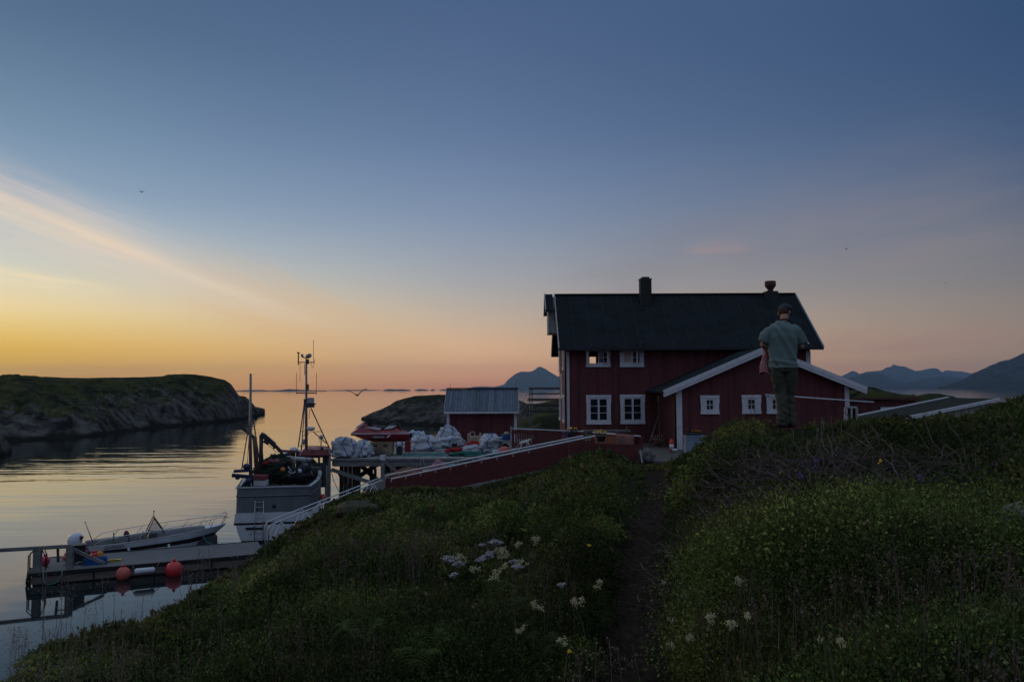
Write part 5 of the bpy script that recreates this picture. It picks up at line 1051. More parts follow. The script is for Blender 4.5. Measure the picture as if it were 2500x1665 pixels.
mpart(MB().bar(P(744, 974, my-.1), P(744, 986, my-.1), .10), 'junction_box'); mpart(MB().bar(P(759, 971, my-.1), P(759, 985, my-.1), .34, .2), 'floodlight', mat('lamp_grey', (.25, .26, .28), .4)); mpart(MB().bar(P(750, 990, my-.15), P(767, 989, my-.15), .2, .26), 'radar_motor'); mpart(T_([(763, 986), (771, 986)], .04), 'bracket')
mpart(MB().lathe([(.12, -.1), (.2, -.06), (.23, 0), (.23, .07), (.19, .12)], P(759, 1047, my-.1), 18), 'radome', HULLW); mpart(MB().ball(P(784, 1067, my-.1), .13, 14), 'searchlight', mat('lamp_grey', (.25, .26, .28), .4)); mpart(T_([(784, 1069), (783.6, 1097)], .03), 'lamp_post'); mpart(T_([(778, 1068), (780, 1078), (788, 1078), (790, 1068)], .012), 'lamp_yoke')
mpart(MB().ball(P(741.5, 1079, my-.1), (.08, .08, .19), 14), 'horn_cover', mat('lamp_grey', (.25, .26, .28), .4)); mpart(T_([(755, 998), (756, 1006), (754, 1014), (756, 1022)], .014), 'halyard')
mpart(MB().tube([P(760, 884.6, my)+Vector((.02*i, 0, -.02*i*(8-i))) for i in range(9)], .01, 5), 'cable')
wpart(MB().ball(P(717, 1098, 45.4), (.26, .2, .16), 18, flat=.8), 'life_raft_canister', HULLW, fb)
wpart(MB().ball(P(786, 1095, 45.6), (.1, .1, .1), 10), 'deck_fitting', DARKM, fb); wpart(MB().bar(P(762, 1097, 45.5), P(762, 1106, 45.5), .06), 'deck_fitting', DARKM, fb)
# shelter deck and working gear
wpart(MB().bar(P(672, 1115, 43.5), P(758, 1122, 43.5), .9, .12), 'shelter_roof', mat('pale_grey_paint', (.3, .31, .33)), fb)
for px in (690, 716, 745): wpart(MB().bar(P(px, 1120, 43.2), P(px, 1168, 43.2), .10 if px < 740 else .3, .1), 'shelter_post', mat('pale_grey_paint', (.3, .31, .33)), fb)
wpart(MB().bar(P(757, 1142, 43.8), P(783, 1144, 43.8), .7, .1), 'side_shelf', DARKM, fb)
wpart(MB().tube([P(612, 1166, 40.4), P(611, 1060, 40.4), P(612, 912, 40.4)], [.09, .075, .055], 10), 'stern_pole', mat('mast_grey', (.15, .15, .16)), fb)
wpart(MB().tube([P(608, 1035, 40.4), P(590, 1146, 39.6)], .028, 6), 'stay', DARKM, fb); wpart(MB().tube([P(618, 1020, 40.4), P(638, 1158, 40.1)], .032, 6), 'stay', DARKM, fb); wpart(MB().tube([P(609, 1040, 40.5), P(604, 1132, 40.3)], .012, 5), 'stay', DARKM, fb)
wpart(MB().tube([P(608, 1080, 40.3), P(603, 1135, 40.3)], .012, 5), 'stay', DARKM, fb)
wpart(MB().bar(P(585, 1039, 40.7), P(626, 1073, 40.9), .13, .15), 'boom', GREYWD, fb); wpart(MB().tube([P(621, 1066, 40.9), P(628, 1165, 40.9)], .11, 10), 'derrick_post', mat('rusty_brown', (.1, .055, .04), .8, var=.5), fb)
wpart(MB().tube([P(638, 1062, 41.6), P(637, 1100, 41.6), P(641, 1168, 41.6)], [.11, .1, .12], 10), 'crane_column', DARKM, fb)
cr = MB(); cr.bar(P(638, 1068, 41.6), P(644, 1058, 41.6), .25, .2); cr.bar(P(642, 1062, 41.6), P(670, 1086, 41.7), .26, .24); cr.bar(P(666, 1082, 41.7), P(690, 1106, 41.8), .2, .16); cr.bar(P(645, 1075, 41.6), P(656, 1082, 41.6), .14, .2)
crane = wpart(cr, 'crane_jib', DARKM, fb)
for i in range(8): wpart(MB().ball(P(650+i*5.2, 1071+i*4.9, 41.7)+Vector((.05*sin(i*3), 0, -.04)), .06+.02*sin(i*5), 8), 'hose_coupling', DARKM, fb, par=crane)
wpart(MB().tube([P(652, 1085, 41.6), P(665, 1094, 41.6), P(675, 1105, 41.6)], .014, 5), 'hose', DARKM, fb, par=crane)
wpart(MB().bar(P(684, 1100, 43), P(728, 1103, 43.4), .12, .12), 'crane_arm', MAROON, fb)
wpart(MB().ball(P(678, 1127, 42.4), (.62, .5, .36), 26, noise=.5, ns=2.5, seed=41), 'net_heap', mat('dark_green_net', (.012, .022, .014), .95, var=.5, bump=1, bscale=30), fb)
wpart(MB().ball(P(662, 1150, 41.8), (.75, .5, .5), 28, noise=.6, ns=3, seed=42), 'net_heap', mat('dark_green_net', (.012, .022, .014)), fb)
wpart(MB().ball(P(675, 1131, 41.7), (.19, .16, .22), 22, noise=.5, ns=4, seed=43), 'pink_net', mat('pink_net', (.35, .12, .13), .95, var=.5, bump=1, bscale=50), fb)
wpart(MB().ball(P(649, 1131, 41.3), (.11, .1, .09), 16, noise=.5, ns=4, seed=44), 'red_net', REDN, fb)
wpart(MB().ball(P(720, 1160, 42.2), (1.0, .5, .42), 28, noise=.5, ns=3, seed=45), 'net_heap', mat('black_net', (.015, .016, .02), .95, var=.5, bump=1, bscale=30), fb)
rr = random.Random(6)
for i in range(44):
    a = P(645+rr.random()*120, 1118+rr.random()*52, 41.4+rr.random()*1.6); d = Vector((rr.gauss(0, 1), rr.gauss(0, .4), rr.gauss(0, .8))).normalized()*rr.uniform(.1, .3)
    wpart(MB().tube([a-d, a+d], rr.uniform(.012, .03), 5), 'rail_piece', rr.choice([GALV, DARKM, MAROON, DARKM, GREYW]), fb)
wpart(MB().tube([P(704+0, 1150, 41.4), P(712, 1156, 41.3), P(722, 1151, 41.3)], .02, 5), 'rail_piece', WHITE, fb); wpart(MB().tube([P(703, 1138, 41.3), P(716, 1158, 41.3)], .022, 5), 'rail_piece', GALV, fb)
for i, (px, py) in enumerate(((662, 1126), (690, 1146), (706, 1163), (732, 1150), (742, 1166), (668, 1164))): wpart(MB().ball(P(px, py, 41.3+i*.2), (.13, .12, .12), 14, noise=.15), 'float', (MAROON, ORANGE, DARKM, HULLW, REDN, GREYW)[i], fb)
ring = MB().tube([P(756, 1157, 42.6)+Vector((.3*cos(t), 0, .26*sin(t))) for t in np.linspace(0, 2*pi, 20)], .07, 8); wpart(ring, 'tyre', BLACK, fb)
wpart(MB().box(P(619, 1186, 40.0), P(656, 1170, 40.5)), 'stern_locker', HULLW, fb)
wpart(MB().box(P(617, 1170, 39.95), P(656, 1158, 40.55)), 'locker_lid', MAROON, fb)
NAVY = mat('navy_plastic', (.01, .02, .06), .5, var=.3)
wpart(MB().bar(P(571, 1150, 39.2), P(612, 1148, 39.4), .4, .12), 'trawl_board', NAVY, fb); wpart(MB().bar(P(566, 1160, 39.1), P(612, 1164, 39.4), .4, .16), 'trawl_board', NAVY, fb)
wpart(MB().ball(P(602, 1139, 39.4), (.18, .16, .15), 16, noise=.2), 'navy_float', NAVY, fb); wpart(MB().ball(P(607, 1173, 39.2), (.16, .14, .16), 16), 'navy_float', NAVY, fb); wpart(MB().ball(P(580, 1166, 39.1), (.12, .1, .1), 14), 'navy_float', NAVY, fb)
wpart(MB().bar(P(593, 1166, 39.1), P(583, 1184, 39.05), .04), 'bracket', DARKM, fb)
wpart(MB().tube([P(583, 1186, 39.0), P(583, 1192, 38.95)], .05, 8), 'mooring_bitt', DARKM, fb)
rp = MB().tube([P(783, 1171, 44.5), P(800, 1190, 45.6), P(804, 1140, 46.2)], .02, 5)
rp = MB().tube([P(808, 1146, 46.2), P(815, 1175, 44), P(830, 1204, 42.5)], .02, 5); single(rp, 'mooring_rope', TEAL, 'teal mooring rope running from the pier corner pile down behind the gangway', 'rope', P(808, 1146, 46.2))
# ------------------------------------------------------------------ motor boat
S0 = P(207, 1340, 35.2); S0.z = 0; Bw = P(553, 1300, 37.8); hd = math.atan2(Bw.y-S0.y, Bw.x-S0.x); Lm = math.hypot(Bw.y-S0.y, Bw.x-S0.x)
ms = thing('motor_boat', 'open white motor boat with a black side stripe tied behind the jetty', 'boat', S0, hd); ms.matrix_basis = Matrix.Translation(S0) @ Matrix.Rotation(hd, 4, 'Z')
sm_ = [0, .6, 1.5, 2.6, 3.8, 4.8, 5.6, 6.2, 6.6]; kk = Lm/6.6
def mbm(s): return float(np.interp(s, [0, 1.5, 3.5, 5, 6, 6.6], [1.0, 1.08, 1.06, .82, .4, .03]))
def msh(s): return float(np.interp(s, [0, 2, 4, 6.6], [.62, .72, .86, 1.06]))
def mstrip(f, m, name):       # f(s) -> list of (k, z) across the side
    mb = MB()
    for sd in (-1, 1): mb.grid([[Vector((s*kk-max(0, s-4.6)/2.0*(1.1-z)*1.15, sd*mbm(s)*k, z)) for k, z in f(s)] for s in sm_])
    a = [Vector((0, -mbm(0)*k, z)) for k, z in f(0)]; b = [Vector((0, mbm(0)*k, z)) for k, z in f(0)]
    for i in range(len(a)-1): mb.add([a[i], b[i], b[i+1], a[i+1]], [(0, 1, 2, 3)])
    return mb.build(name, m, ms)
rise = lambda s: max(0, s-4.6)**1.6*.10
mstrip(lambda s: [(.02, -.35+rise(s)*2.4), (.72, -.12+rise(s)*2.2), (.86, .12+rise(s)*1.2), (.90, msh(s)*.50)], HULLW, 'hull')
mstrip(lambda s: [(.90, msh(s)*.50), (.955, msh(s)*(.72))], BLACK, 'side_stripe')
mstrip(lambda s: [(.955, msh(s)*.72), (1.0, msh(s)*.96), (1.0, msh(s))], HULLW, 'topside')
mstrip(lambda s: [(1.0, msh(s)), (1.02, msh(s)+.02), (.84, msh(s)+.03), (.82, msh(s)-.05), (.8, .25)], mat('pale_gelcoat', (.20, .20, .21), .5, var=.2), 'gunwale')
MB().grid([[Vector((s*kk, -mbm(s)*.8, .25)), Vector((s*kk, mbm(s)*.8, .25))] for s in sm_[:-1]], smooth=False).build('cockpit_floor', mat('pale_gelcoat', (.40, .40, .41)), ms)
MB().grid([[Vector((s*kk, -mbm(s)*.84, msh(s)+.03)), Vector((s*kk, 0, msh(s)+.07)), Vector((s*kk, mbm(s)*.84, msh(s)+.03))] for s in (5.5, 6, 6.3, 6.6)]).build('foredeck', HULLW, ms)
ST = mat('stainless_rail', (.5, .5, .5), .25, metal=1, var=.05)
for sd in (-1, 1):
    pts = [Vector((s*kk, sd*(mbm(s)*.93), msh(s)+.03+h)) for s, h in ((.35, 0), (.7, .22), (1.5, .3), (2.6, .33), (3.8, .35), (4.8, .35), (5.6, .36), (6.2, .36))]+[Vector((6.62*kk, sd*.22, msh(6.6)+.34))]
    MB().tube(pts, .016, 6).build('bow_rail', ST, ms)
    for s in (1.5, 2.6, 3.8, 4.8, 5.6): MB().tube([Vector(((s-.28)*kk, sd*mbm(s-.28)*.93, msh(s)+.02)), Vector((s*kk, sd*mbm(s)*.93, msh(s)+.03+.33))], .013, 5).build('stanchion', ST, ms)
    MB().tube([Vector((5.75*kk, sd*.42, msh(5.8))), Vector((5.95*kk, sd*.3, msh(6)+.42)), Vector((6.55*kk, sd*.16, msh(6)+.62)), Vector((6.6*kk, sd*.14, msh(6)+.5)), Vector((6.35*kk, sd*.18, msh(6)+.06))], .015, 6).build('bow_loop', ST, ms)
MB().tube([Vector((6.62*kk, -.22, msh(6.6)+.34)), Vector((6.7*kk, 0, msh(6.6)+.34)), Vector((6.62*kk, .22, msh(6.6)+.34))], .016, 6).build('bow_rail', ST, ms)
# console and windscreen
MB().prism([(2.35, -.42, .25), (3.0, -.42, .25), (2.85, -.42, .95), (2.55, -.42, 1.0)], (0, .84, 0)).build('console', mat('charcoal_gelcoat', (.06, .06, .065), .5), ms)
ws = MB(); ws.tube([(3.15, -.46, .95), (2.72, -.40, 1.62), (2.72, .40, 1.62), (3.15, .46, .95)], .022, 6); ws.tube([(2.42, -.46, .92), (2.72, -.40, 1.62)], .02, 6); ws.tube([(2.42, .46, .92), (2.72, .40, 1.62)], .02, 6); ws.build('windscreen_frame', DARKM, ms)
g_ = bpy.data.materials.new('clear_screen'); g_.use_nodes = True; gb = g_.node_tree.nodes['Principled BSDF']; gb.inputs['Roughness'].default_value = .05; gb.inputs['Alpha'].default_value = .35; gb.inputs['Base Color'].default_value = (.3, .32, .33, 1)
gs = MB(); gs.add([(3.13, -.45, .95), (2.72, -.39, 1.6), (2.72, .39, 1.6), (3.13, .45, .95)], [(0, 1, 2, 3)]); gs.add([(3.12, -.45, .95), (2.44, -.45, .93), (2.72, -.40, 1.6)], [(0, 1, 2)]); gs.add([(3.12, .45, .95), (2.44, .45, .93), (2.72, .40, 1.6)], [(0, 1, 2)]); gs.build('windscreen', g_, ms)
MB().tube([(2.72, 0, 1.62), (2.72, 0, 1.86)], .016, 6).build('light_pole', DARKM, ms); MB().ball((2.72, 0, 1.88), .035, 8).build('stern_light', BLACK, ms)
sw = MB().tube([Vector((2.28, .18*cos(t), .86+.17*sin(t))) for t in np.linspace(0, 2*pi, 16)], .018, 6); sw.build('steering_wheel', BLACK, ms)
for x in (1.15, 1.75): MB().box((x, -.55, .25), (x+.42, .55, .62)).build('seat', mat('dark_seat', (.05, .05, .055), .8, var=.2), ms); MB().box((x-.06, -.55, .5), (x+.0-.005, .55, .98 if x < 1.5 else .9)).build('seat_back', mat('dark_seat', (.05, .05, .055)), ms)
MB().ball((1.62, -.2, 1.0), (.11, .1, .13), 14, noise=.3).build('life_jacket', mat('plum_cloth', (.09, .04, .06), .9), ms)
MB().box((4.3, -.5, .25), (5.4, .5, .62)).build('bow_cushion', mat('dark_seat', (.05, .05, .055)), ms)
MB().tube([(.28, .55, .65), (-.02, .5, 1.5)], [.022, .012], 6).build('ski_pole', DARKM, ms); MB().ball((-.03, .5, 1.52), .03, 8).build('pole_light', BLACK, ms)
# outboard engine
om = MB(); secs = [(.28, .17, .15, -.33), (.52, .25, .23, -.36), (.78, .30, .25, -.40), (1.0, .27, .23, -.36), (1.12, .18, .17, -.30), (1.16, .05, .06, -.28)]
rows = []
for z, a_, b_, x in secs: rows.append([Vector((x+a_*math.copysign(abs(cos(t))**.7, cos(t)), b_*math.copysign(abs(sin(t))**.7, sin(t)), z-.20*(x+a_*cos(t)+.33))) for t in np.linspace(0, 2*pi, 25)[:-1]])
om.grid(rows, close=True); om.add(rows[-1], [tuple(range(24))]); ob2 = om.build('outboard_cowl', HULLW, ms)
MB().prism([(-.13, -.22, .84), (-.03, -.20, 1.02), (-.2, -.20, 1.05), (-.16, -.24, .86)], (0, -.025, 0)).build('cowl_vent', BLACK, ob2); MB().tube([(-.64, -.16, .80), (-.5, -.24, .55)], .016, 5).build('cowl_stripe', BLACK, ob2)
MB().prism([(-.5, -.08, .3), (-.14, -.08, .3), (-.24, -.08, -.4), (-.46, -.08, -.4)], (0, .16, 0)).build('outboard_leg', HULLW, ms); MB().box((-.75, -.12, .02), (-.1, .12, .06)).build('cavitation_plate', HULLW, ms)
LETM = mat('dark_lettering', (.06, .03, .03), .5)
lettering('ALUMARIN', .16, LETM, ms, Matrix.Translation((1.15, -1.075, .56)) @ Matrix.Rotation(R(2.5), 4, 'Y').inverted() @ Matrix.Rotation(pi/2+.0, 4, 'X'))
MB().tube([(5.2*kk, -.8, msh(5.2)+.04), (5.5*kk, -.95, .5), (5.9*kk, -1.3, .35), (6.2*kk, -1.6, .48)], .016, 5).build('bow_line', TEAL, ms)
for s in (1.7, 3.3): MB().tube([(s, -1.13, .55), (s+.05, -1.2, .2)], [.05, .06], 8).build('fender', mat('pale_fender', (.3, .4, .42), .5), ms)
# ------------------------------------------------------------------ water scooter
JS = P(857, 1055, 49.2); je = P(1003, 1060, 49.2); Lj = je.x-JS.x; zb = PD+.84
js = thing('water_scooter', 'red and white water scooter resting on the beige fish tub on the pier', 'water scooter', (JS.x, 49.2, zb))
def jp(px, py, y=0): p = P(px, py, 49.2); return Vector((p.x-JS.x, y, p.z-zb))
xs = np.linspace(0, 1, 25)
def tabi(f, tb): return float(np.interp(f, [a for a, b in tb], [b for a, b in tb]))
WID = [(0, .02), (.06, .22), (.15, .40), (.3, .55), (.6, .60), (.9, .58), (1, .52)]
KEEL = [(0, .52), (.1, .30), (.25, .08), (.4, 0), (.9, 0), (1, .06)]
def row(f, prof):
    x = f*Lj; return [Vector((x, y*tabi(f, WID), z)) for y, z in prof(f)]
gz = jp(930, 1058).z
h1 = lambda f: [(-.97, gz), (-.99, gz-.12), (-.85, gz*.45+tabi(f, KEEL)*.4), (-.35, tabi(f, KEEL)+.02), (0, tabi(f, KEEL)-.02), (.35, tabi(f, KEEL)+.02), (.85, gz*.45+tabi(f, KEEL)*.4), (.99, gz-.12), (.97, gz)]
REDJ = mat('gloss_red', (.19, .010, .018), .25, var=.1); hb_ = MB().grid([row(f, h1) for f in xs]); r = row(1, h1); hb_.add(r, [tuple(range(len(r)))]); hb_.build('scooter_hull', REDJ, js)
MB().grid([row(f, lambda f: [(-1.0, gz-.012), (-1.04, gz+.01), (-1.0, gz+.035)]) for f in xs]).build('side_trim', WHITE, js); MB().grid([row(f, lambda f: [(1.0, gz-.012), (1.04, gz+.01), (1.0, gz+.035)]) for f in xs]).build('side_trim', WHITE, js)
TOP = [(0, .04), (.08, .22), (.17, .52), (.22, .72), (.27, .64), (.34, .50), (.44, .42), (.58, .38), (.64, .50), (.72, .56), (.80, .53), (.845, .22), (.92, .12), (1, .04)]
SHL = [(0, .02), (.12, .20), (.22, .44), (.30, .34), (.42, .20), (.58, .18), (.66, .28), (.8, .30), (.85, .12), (1, .03)]
top = lambda f: [(-.98, gz+.02), (-.72, gz+tabi(f, SHL)*.75), (-.45, gz+tabi(f, SHL)), (-.24, gz+tabi(f, TOP)*.92), (0, gz+tabi(f, TOP)), (.24, gz+tabi(f, TOP)*.92), (.45, gz+tabi(f, SHL)), (.72, gz+tabi(f, SHL)*.75), (.98, gz+.02)]
MB().grid([row(f, top) for f in xs]).build('upper_deck', REDJ, js)
JWH = mat('scooter_white', (.30, .31, .33), .4, var=.1)
def panel(pts, name, m, off=.03):
    # plate following the flank, with a little thickness
    mb = MB(); o_ = [jp(x, y) for x, y in pts]
    for p in o_:
        f = min(1, max(0, p.x/Lj)); k = min(1, max(0, (p.z-gz)/max(.05, tabi(f, TOP)))); wf = tabi(f, WID); p.y = -wf*(1-.62*k)-off*.2
    n = len(o_); oo = [p+Vector((0, -.02, 0)) for p in o_]; mb.add(oo+o_, [tuple(range(n))]+[(i, (i+1) % n, (i+1) % n+n, i+n) for i in range(n)]); mb.build(name, m, js, fix=True)
panel([(890, 1045), (905, 1044.5), (929, 1049), (934, 1045), (920, 1042.5), (903, 1041.5)], 'footwell_panel', JWH, .09)
panel([(939, 1047), (958, 1045), (968, 1040), (970, 1038.5), (951, 1038.5)], 'tail_panel', JWH, .09)
panel([(866, 1049), (888, 1037), (889, 1030), (872, 1041)], 'nose_panel', JWH, .09)
st_ = MB(); st_.grid([[Vector((f*Lj, w*.24, gz+tabi(f, TOP)+hh)) for w, hh in ((-1, -.06), (-.7, .05), (0, .075), (.7, .05), (1, -.06))] for f in np.linspace(.42, .85, 12)]); st_.build('saddle', BLACK, js)
MB().prism([(.56*Lj, -.2, gz+.36), (.64*Lj, -.2, gz+.60), (.67*Lj, -.2, gz+.59), (.64*Lj, -.2, gz+.34)], (0, .52, 0)).build('saddle_hump', BLACK, js); MB().prism([(.66*Lj, -.2, gz+.5), (.80*Lj, -.2, gz+.62), (.82*Lj, -.2, gz+.56), (.72*Lj, -.2, gz+.40)], (0, .4, 0)).build('saddle_hump', BLACK, js)
hbm = MB(); hbm.prism([(.275*Lj, -.16, gz+.5), (.30*Lj, -.16, gz+.86), (.335*Lj, -.16, gz+.96), (.375*Lj, -.16, gz+.84), (.35*Lj, -.16, gz+.42)], (0, .32, 0)); hbm.tube([(.41*Lj, -.42, gz+.80), (.35*Lj, -.15, gz+.92), (.35*Lj, .15, gz+.92), (.41*Lj, .42, gz+.80)], .05, 8); hbm.build('handlebar', BLACK, js)
MB().ball((.27*Lj, -.3, gz+.68), (.1, .03, .07), 12).build('mirror', BLACK, js)
MB().prism([(.93*Lj, -.5, gz-.05), (1.0*Lj, -.46, gz-.02), (1.0*Lj, -.46, gz-.26), (.93*Lj, -.5, gz-.22)], (0, 1.0, 0)).build('stern_platform', BLACK, js)
dc = MB(); a0 = jp(902, 1062); dc.box((.36*Lj, -.615, gz-.26), (.60*Lj, -.60, gz-.10)); dc.build('dark_decal', DARKM, js)
MB().prism([(.61*Lj, -.62, gz-.24), (.66*Lj, -.62, gz-.06), (.69*Lj, -.62, gz-.06), (.65*Lj, -.62, gz-.2)], (0, .01, 0)).build('flash_decal', WHITE, js)
lettering('YAMAHA', .17, mat('pale_lettering', (.5, .5, .52), .4), js, Matrix.Translation((.49*Lj, -.623, gz-.24)) @ Matrix.Rotation(pi/2, 4, 'X'))
# ------------------------------------------------------------------ gull and far birds
def bird(px, py, Y, span, label, seed=0, m=BLACK):
    c = P(px, py, Y); t = thing('gull', label, 'bird', c); t.matrix_basis = Matrix.Translation(c) @ Matrix.Rotation(R(25+seed*40), 4, 'Z') @ Matrix.Rotation(R(-6), 4, 'Y')
    b = MB().tube([(0, -.30, .0), (0, -.2, .02), (0, 0, .0), (0, .15, .02), (0, .24, .04), (0, .30, .03), (0, .35, .02)], [.02, .05, .07, .05, .045, .03, .008], 10); b.v = [v*span/1.3 for v in b.v]; b.build('body', m, t)
    for s in (-1, 1):
        w = []
        for k, (x, z, ch) in enumerate(((.03, 0, .2), (.2, .16, .2), (.35, .26, .17), (.5, .34, .12), (.66, .36, .05))): w.append([Vector((s*x, .08-.05*k*(k > 2), z*1.0+.008))*(span/1.3), Vector((s*x, .08-ch-.05*k*(k > 2), z))*(span/1.3)])
        wb = MB().grid(w); o = wb.build('wing', m, t); so = o.modifiers.new('s', 'SOLIDIFY'); so.thickness = .03
bird(872, 965, 60, 1.5, 'dark gull flying low over the sea left of the boathouse')
bird(346, 470, 110, .85, 'tiny dark bird high in the sky over the left headland', 1)
bird(2066, 609, 150, .8, 'tiny dark bird in the sky above the right end of the house', 2)
bird(2309, 692, 170, .7, 'tiny dark bird low in the sky at the far right', 3)
# ------------------------------------------------------------------ person, cat
def remeshed(mb, name, m, parent, vox=.012, it=6, disp=None, label=None):
    me = bpy.data.meshes.new('tmp'); me.from_pydata(mb.v, [], mb.f); b = bmesh.new(); b.from_mesh(me); bmesh.ops.recalc_face_normals(b, faces=b.faces); b.to_mesh(me); b.free()
    o = bpy.data.objects.new('tmp', me); COL.objects.link(o); r = o.modifiers.new('r', 'REMESH'); r.mode = 'VOXEL'; r.voxel_size = vox
    if it: s = o.modifiers.new('s', 'SMOOTH'); s.factor = .5; s.iterations = it
    bpy.context.view_layer.update(); m2 = bpy.data.meshes.new_from_object(o.evaluated_get(bpy.context.evaluated_depsgraph_get())); bpy.data.objects.remove(o); m2.name = name
    if disp:
        ns = [v.normal.copy() for v in m2.vertices]
        for v, n in zip(m2.vertices, ns): v.co += n*disp(v.co)
    m2.materials.clear(); m2.materials.append(m); m2.polygons.foreach_set('use_smooth', [True]*len(m2.polygons))
    ob = bpy.data.objects.new(name, m2); COL.objects.link(ob); ob.parent = parent; return ob
SKIN = mat('skin', (.36, .17, .11), .6, var=.1); SHIRT = mat('grey_green_cotton', (.115, .165, .155), .9, var=.12, scale=6); PANTS = mat('dark_olive_cotton', (.050, .052, .036), .9, var=.25, scale=7)
mz = float(GND(MANX, 11.4))+.03; man = thing('person', 'man in a grey-green t-shirt, dark trousers and flat cap standing with his back turned on the grassy ridge', 'person', (MANX, 11.4, mz+.0))
MS = (P(1916, 738, 11.4).z-mz)/1.80
man['label'] = 'man in grey-green t-shirt, dark trousers and flat cap standing back turned on the ridge'
B = MB()
for sx, kn, an_ in ((-1, (-.035, .04, .50), (-.030, -.01, .09)), (1, (.100, .09, .50), (.115, .06, .09))):
    B.tube([(sx*.09, 0, .95), ((sx*.09+kn[0])/2, .03, .72), kn, (an_[0], an_[1]-.02, .30), an_, (an_[0], an_[1], .04)], [.066, .054, .026, .030, .028, .034], 12)
    B.tube([(an_[0], an_[1]-.05, .045), (an_[0]+sx*.01, an_[1]+.08, .04), (an_[0]+sx*.02, an_[1]+.19, .03)], [.04, .042, .03], 10)
B.tube([(0, 0, .88), (0, 0, 1.0), (0, -.01, 1.15), (0, -.02, 1.32), (.0, -.01, 1.44), (.01, .0, 1.50)], [(.095, .14), (.095, .14), (.09, .13), (.095, .15), (.08, .13), (.055, .06)], 16)
B.tube([(.01, 0, 1.46), (.035, .02, 1.54), (.05, .045, 1.62)], [.065, .056, .055], 12)
for sx, sh_, el, wr in ((-1, (-.17, -.01, 1.435), (-.295, .0, 1.18), (-.15, .23, 1.13)), (1, (.18, -.01, 1.435), (.275, .0, 1.155), (.12, .25, 1.15))):
    B.tube([(sx*.08, -.01, 1.44), sh_, Vector(sh_).lerp(Vector(el), .5), el, Vector(el).lerp(Vector(wr), .4), wr], [.030, .028, .034, .037, .037, .026], 12)
    W_ = Vector(wr); dirv = (Vector((sx*.05, .33, 1.17))-W_).normalized(); B.tube([W_, W_+dirv*.05, W_+dirv*.09], [(.026, .018), (.036, .016), (.036, .014)], 10)
    for k in range(4):
        b0 = W_+dirv*.08+Vector((0, 0, .03-.021*k)); ln = (.075, .083, .078, .062)[k]
        B.tube([b0, b0+dirv*ln*.45+Vector((sx*.005, 0, 0)), b0+dirv*ln*.75+Vector((-sx*.02, 0, 0)), b0+dirv*ln*.85+Vector((-sx*.045, 0, 0))], [.0095, .009, .0085, .0075], 8)
    t0 = W_+dirv*.03+Vector((-sx*.01, 0, .028)); B.tube([t0, t0+Vector((-sx*.025, .02, .025)), t0+Vector((-sx*.05, .035, .02))], [.012, .011, .009], 8)
HM = Matrix.Translation((.068, .100, 1.655)) @ Matrix.Scale(1.1, 4) @ Matrix.Rotation(R(-42), 4, 'Z') @ Matrix.Rotation(R(-30), 4, 'X')
def hp(x, y, z): return HM @ Vector((x, y, z))
B.ball(hp(0, -.005, .02), (.077, .095, .10), 24); B.ball(hp(0, .03, -.045), (.058, .068, .075), 20); B.tube([hp(0, .085, .02), hp(0, .112, -.012), hp(0, .095, -.03)], [.011, .016, .013], 8)
B.tube([hp(-.035, .08, .028), hp(0, .09, .03), hp(.035, .08, .028)], .011, 8); B.tube([hp(-.022, .086, -.058), hp(0, .095, -.057), hp(.022, .086, -.058)], .008, 8); B.ball(hp(0, .075, -.095), .022, 12)
for s in (-1, 1): B.ball(hp(s*.080, -.005, -.005), (.010, .02, .032), 12)
remeshed(B, 'body', SKIN, man, .0085, 3)
for s in (-1, 1): MB().ball(hp(s*.031, .084, .010), .012, 10).build('eye', WHITE, man)
MB().ball(hp(0, -.022, .012), (.081, .088, .088), 22, noise=.04, ns=6).build('hair', mat('brown_hair', (.06, .035, .025), .9, var=.4, bump=1, bscale=80), man)
CAPM = mat('dark_cap_wool', (.028, .034, .042), .95, var=.3, bump=.6, bscale=60)
cb_ = MB().ball(hp(0, .0, .062), (.100, .120, .080), 26); cb_.ball(hp(0, .04, .08), (.085, .085, .045), 20); cb_.tube([hp(-.05, .10, .055), hp(0, .145, .045), hp(.05, .10, .055)], [(.02, .008), (.028, .008), (.02, .008)], 10); cb_.ball(hp(0, .11, .05), (.065, .045, .012), 18)
cb_.lathe([(.088, -.02), (.094, 0), (.094, .02)], hp(0, -.005, .045), 22, axis=HM.to_3x3() @ Vector((0, 0, 1))); remeshed(cb_, 'cap', CAPM, man, .008, 3)
S = MB(); S.tube([(0, .0, .845), (0, 0, .90), (-.003, -.005, 1.02), (-.006, -.01, 1.16), (-.006, -.02, 1.30), (-.0, -.015, 1.40), (.005, -.0, 1.465), (.018, .005, 1.51)], [(.152, .20), (.150, .20), (.140, .196), (.140, .203), (.142, .210), (.125, .205), (.095, .15), (.068, .078)], 28)
for pts, rs in (([(-.12, -.01, 1.425), (-.195, -.01, 1.375), (-.25, -.005, 1.31), (-.292, .0, 1.225)], [.068, .078, .078, .074]), ([(.12, -.01, 1.425), (.20, -.01, 1.375), (.245, -.005, 1.30), (.285, .0, 1.205)], [.068, .078, .080, .077])): S.tube(pts, rs, 18)
def shirt_fold(c):
    a = .014*math.sin(c.x*34+c.z*9+2.5*mn.noise(c*6))*max(0, min(1, (1.25-c.z)*3))
    b = .034*(.32-abs(mn.noise(Vector((c.x*9+c.z*5, c.y*4, c.z*3.2+c.x*4)))))
    d = .010*math.sin((c.z-.9)*60+c.x*14)*math.exp(-((c.z-.93)/.05)**2)
    return a*.6+b+d
remeshed(S, 't_shirt', SHIRT, man, .010, 5, shirt_fold)
MB().tube([Vector((.018+.075*cos(t), .003+.066*sin(t), 1.508+.012*sin(t))) for t in np.linspace(0, 2*pi, 22)], .011, 8).build('collar', SHIRT, man)
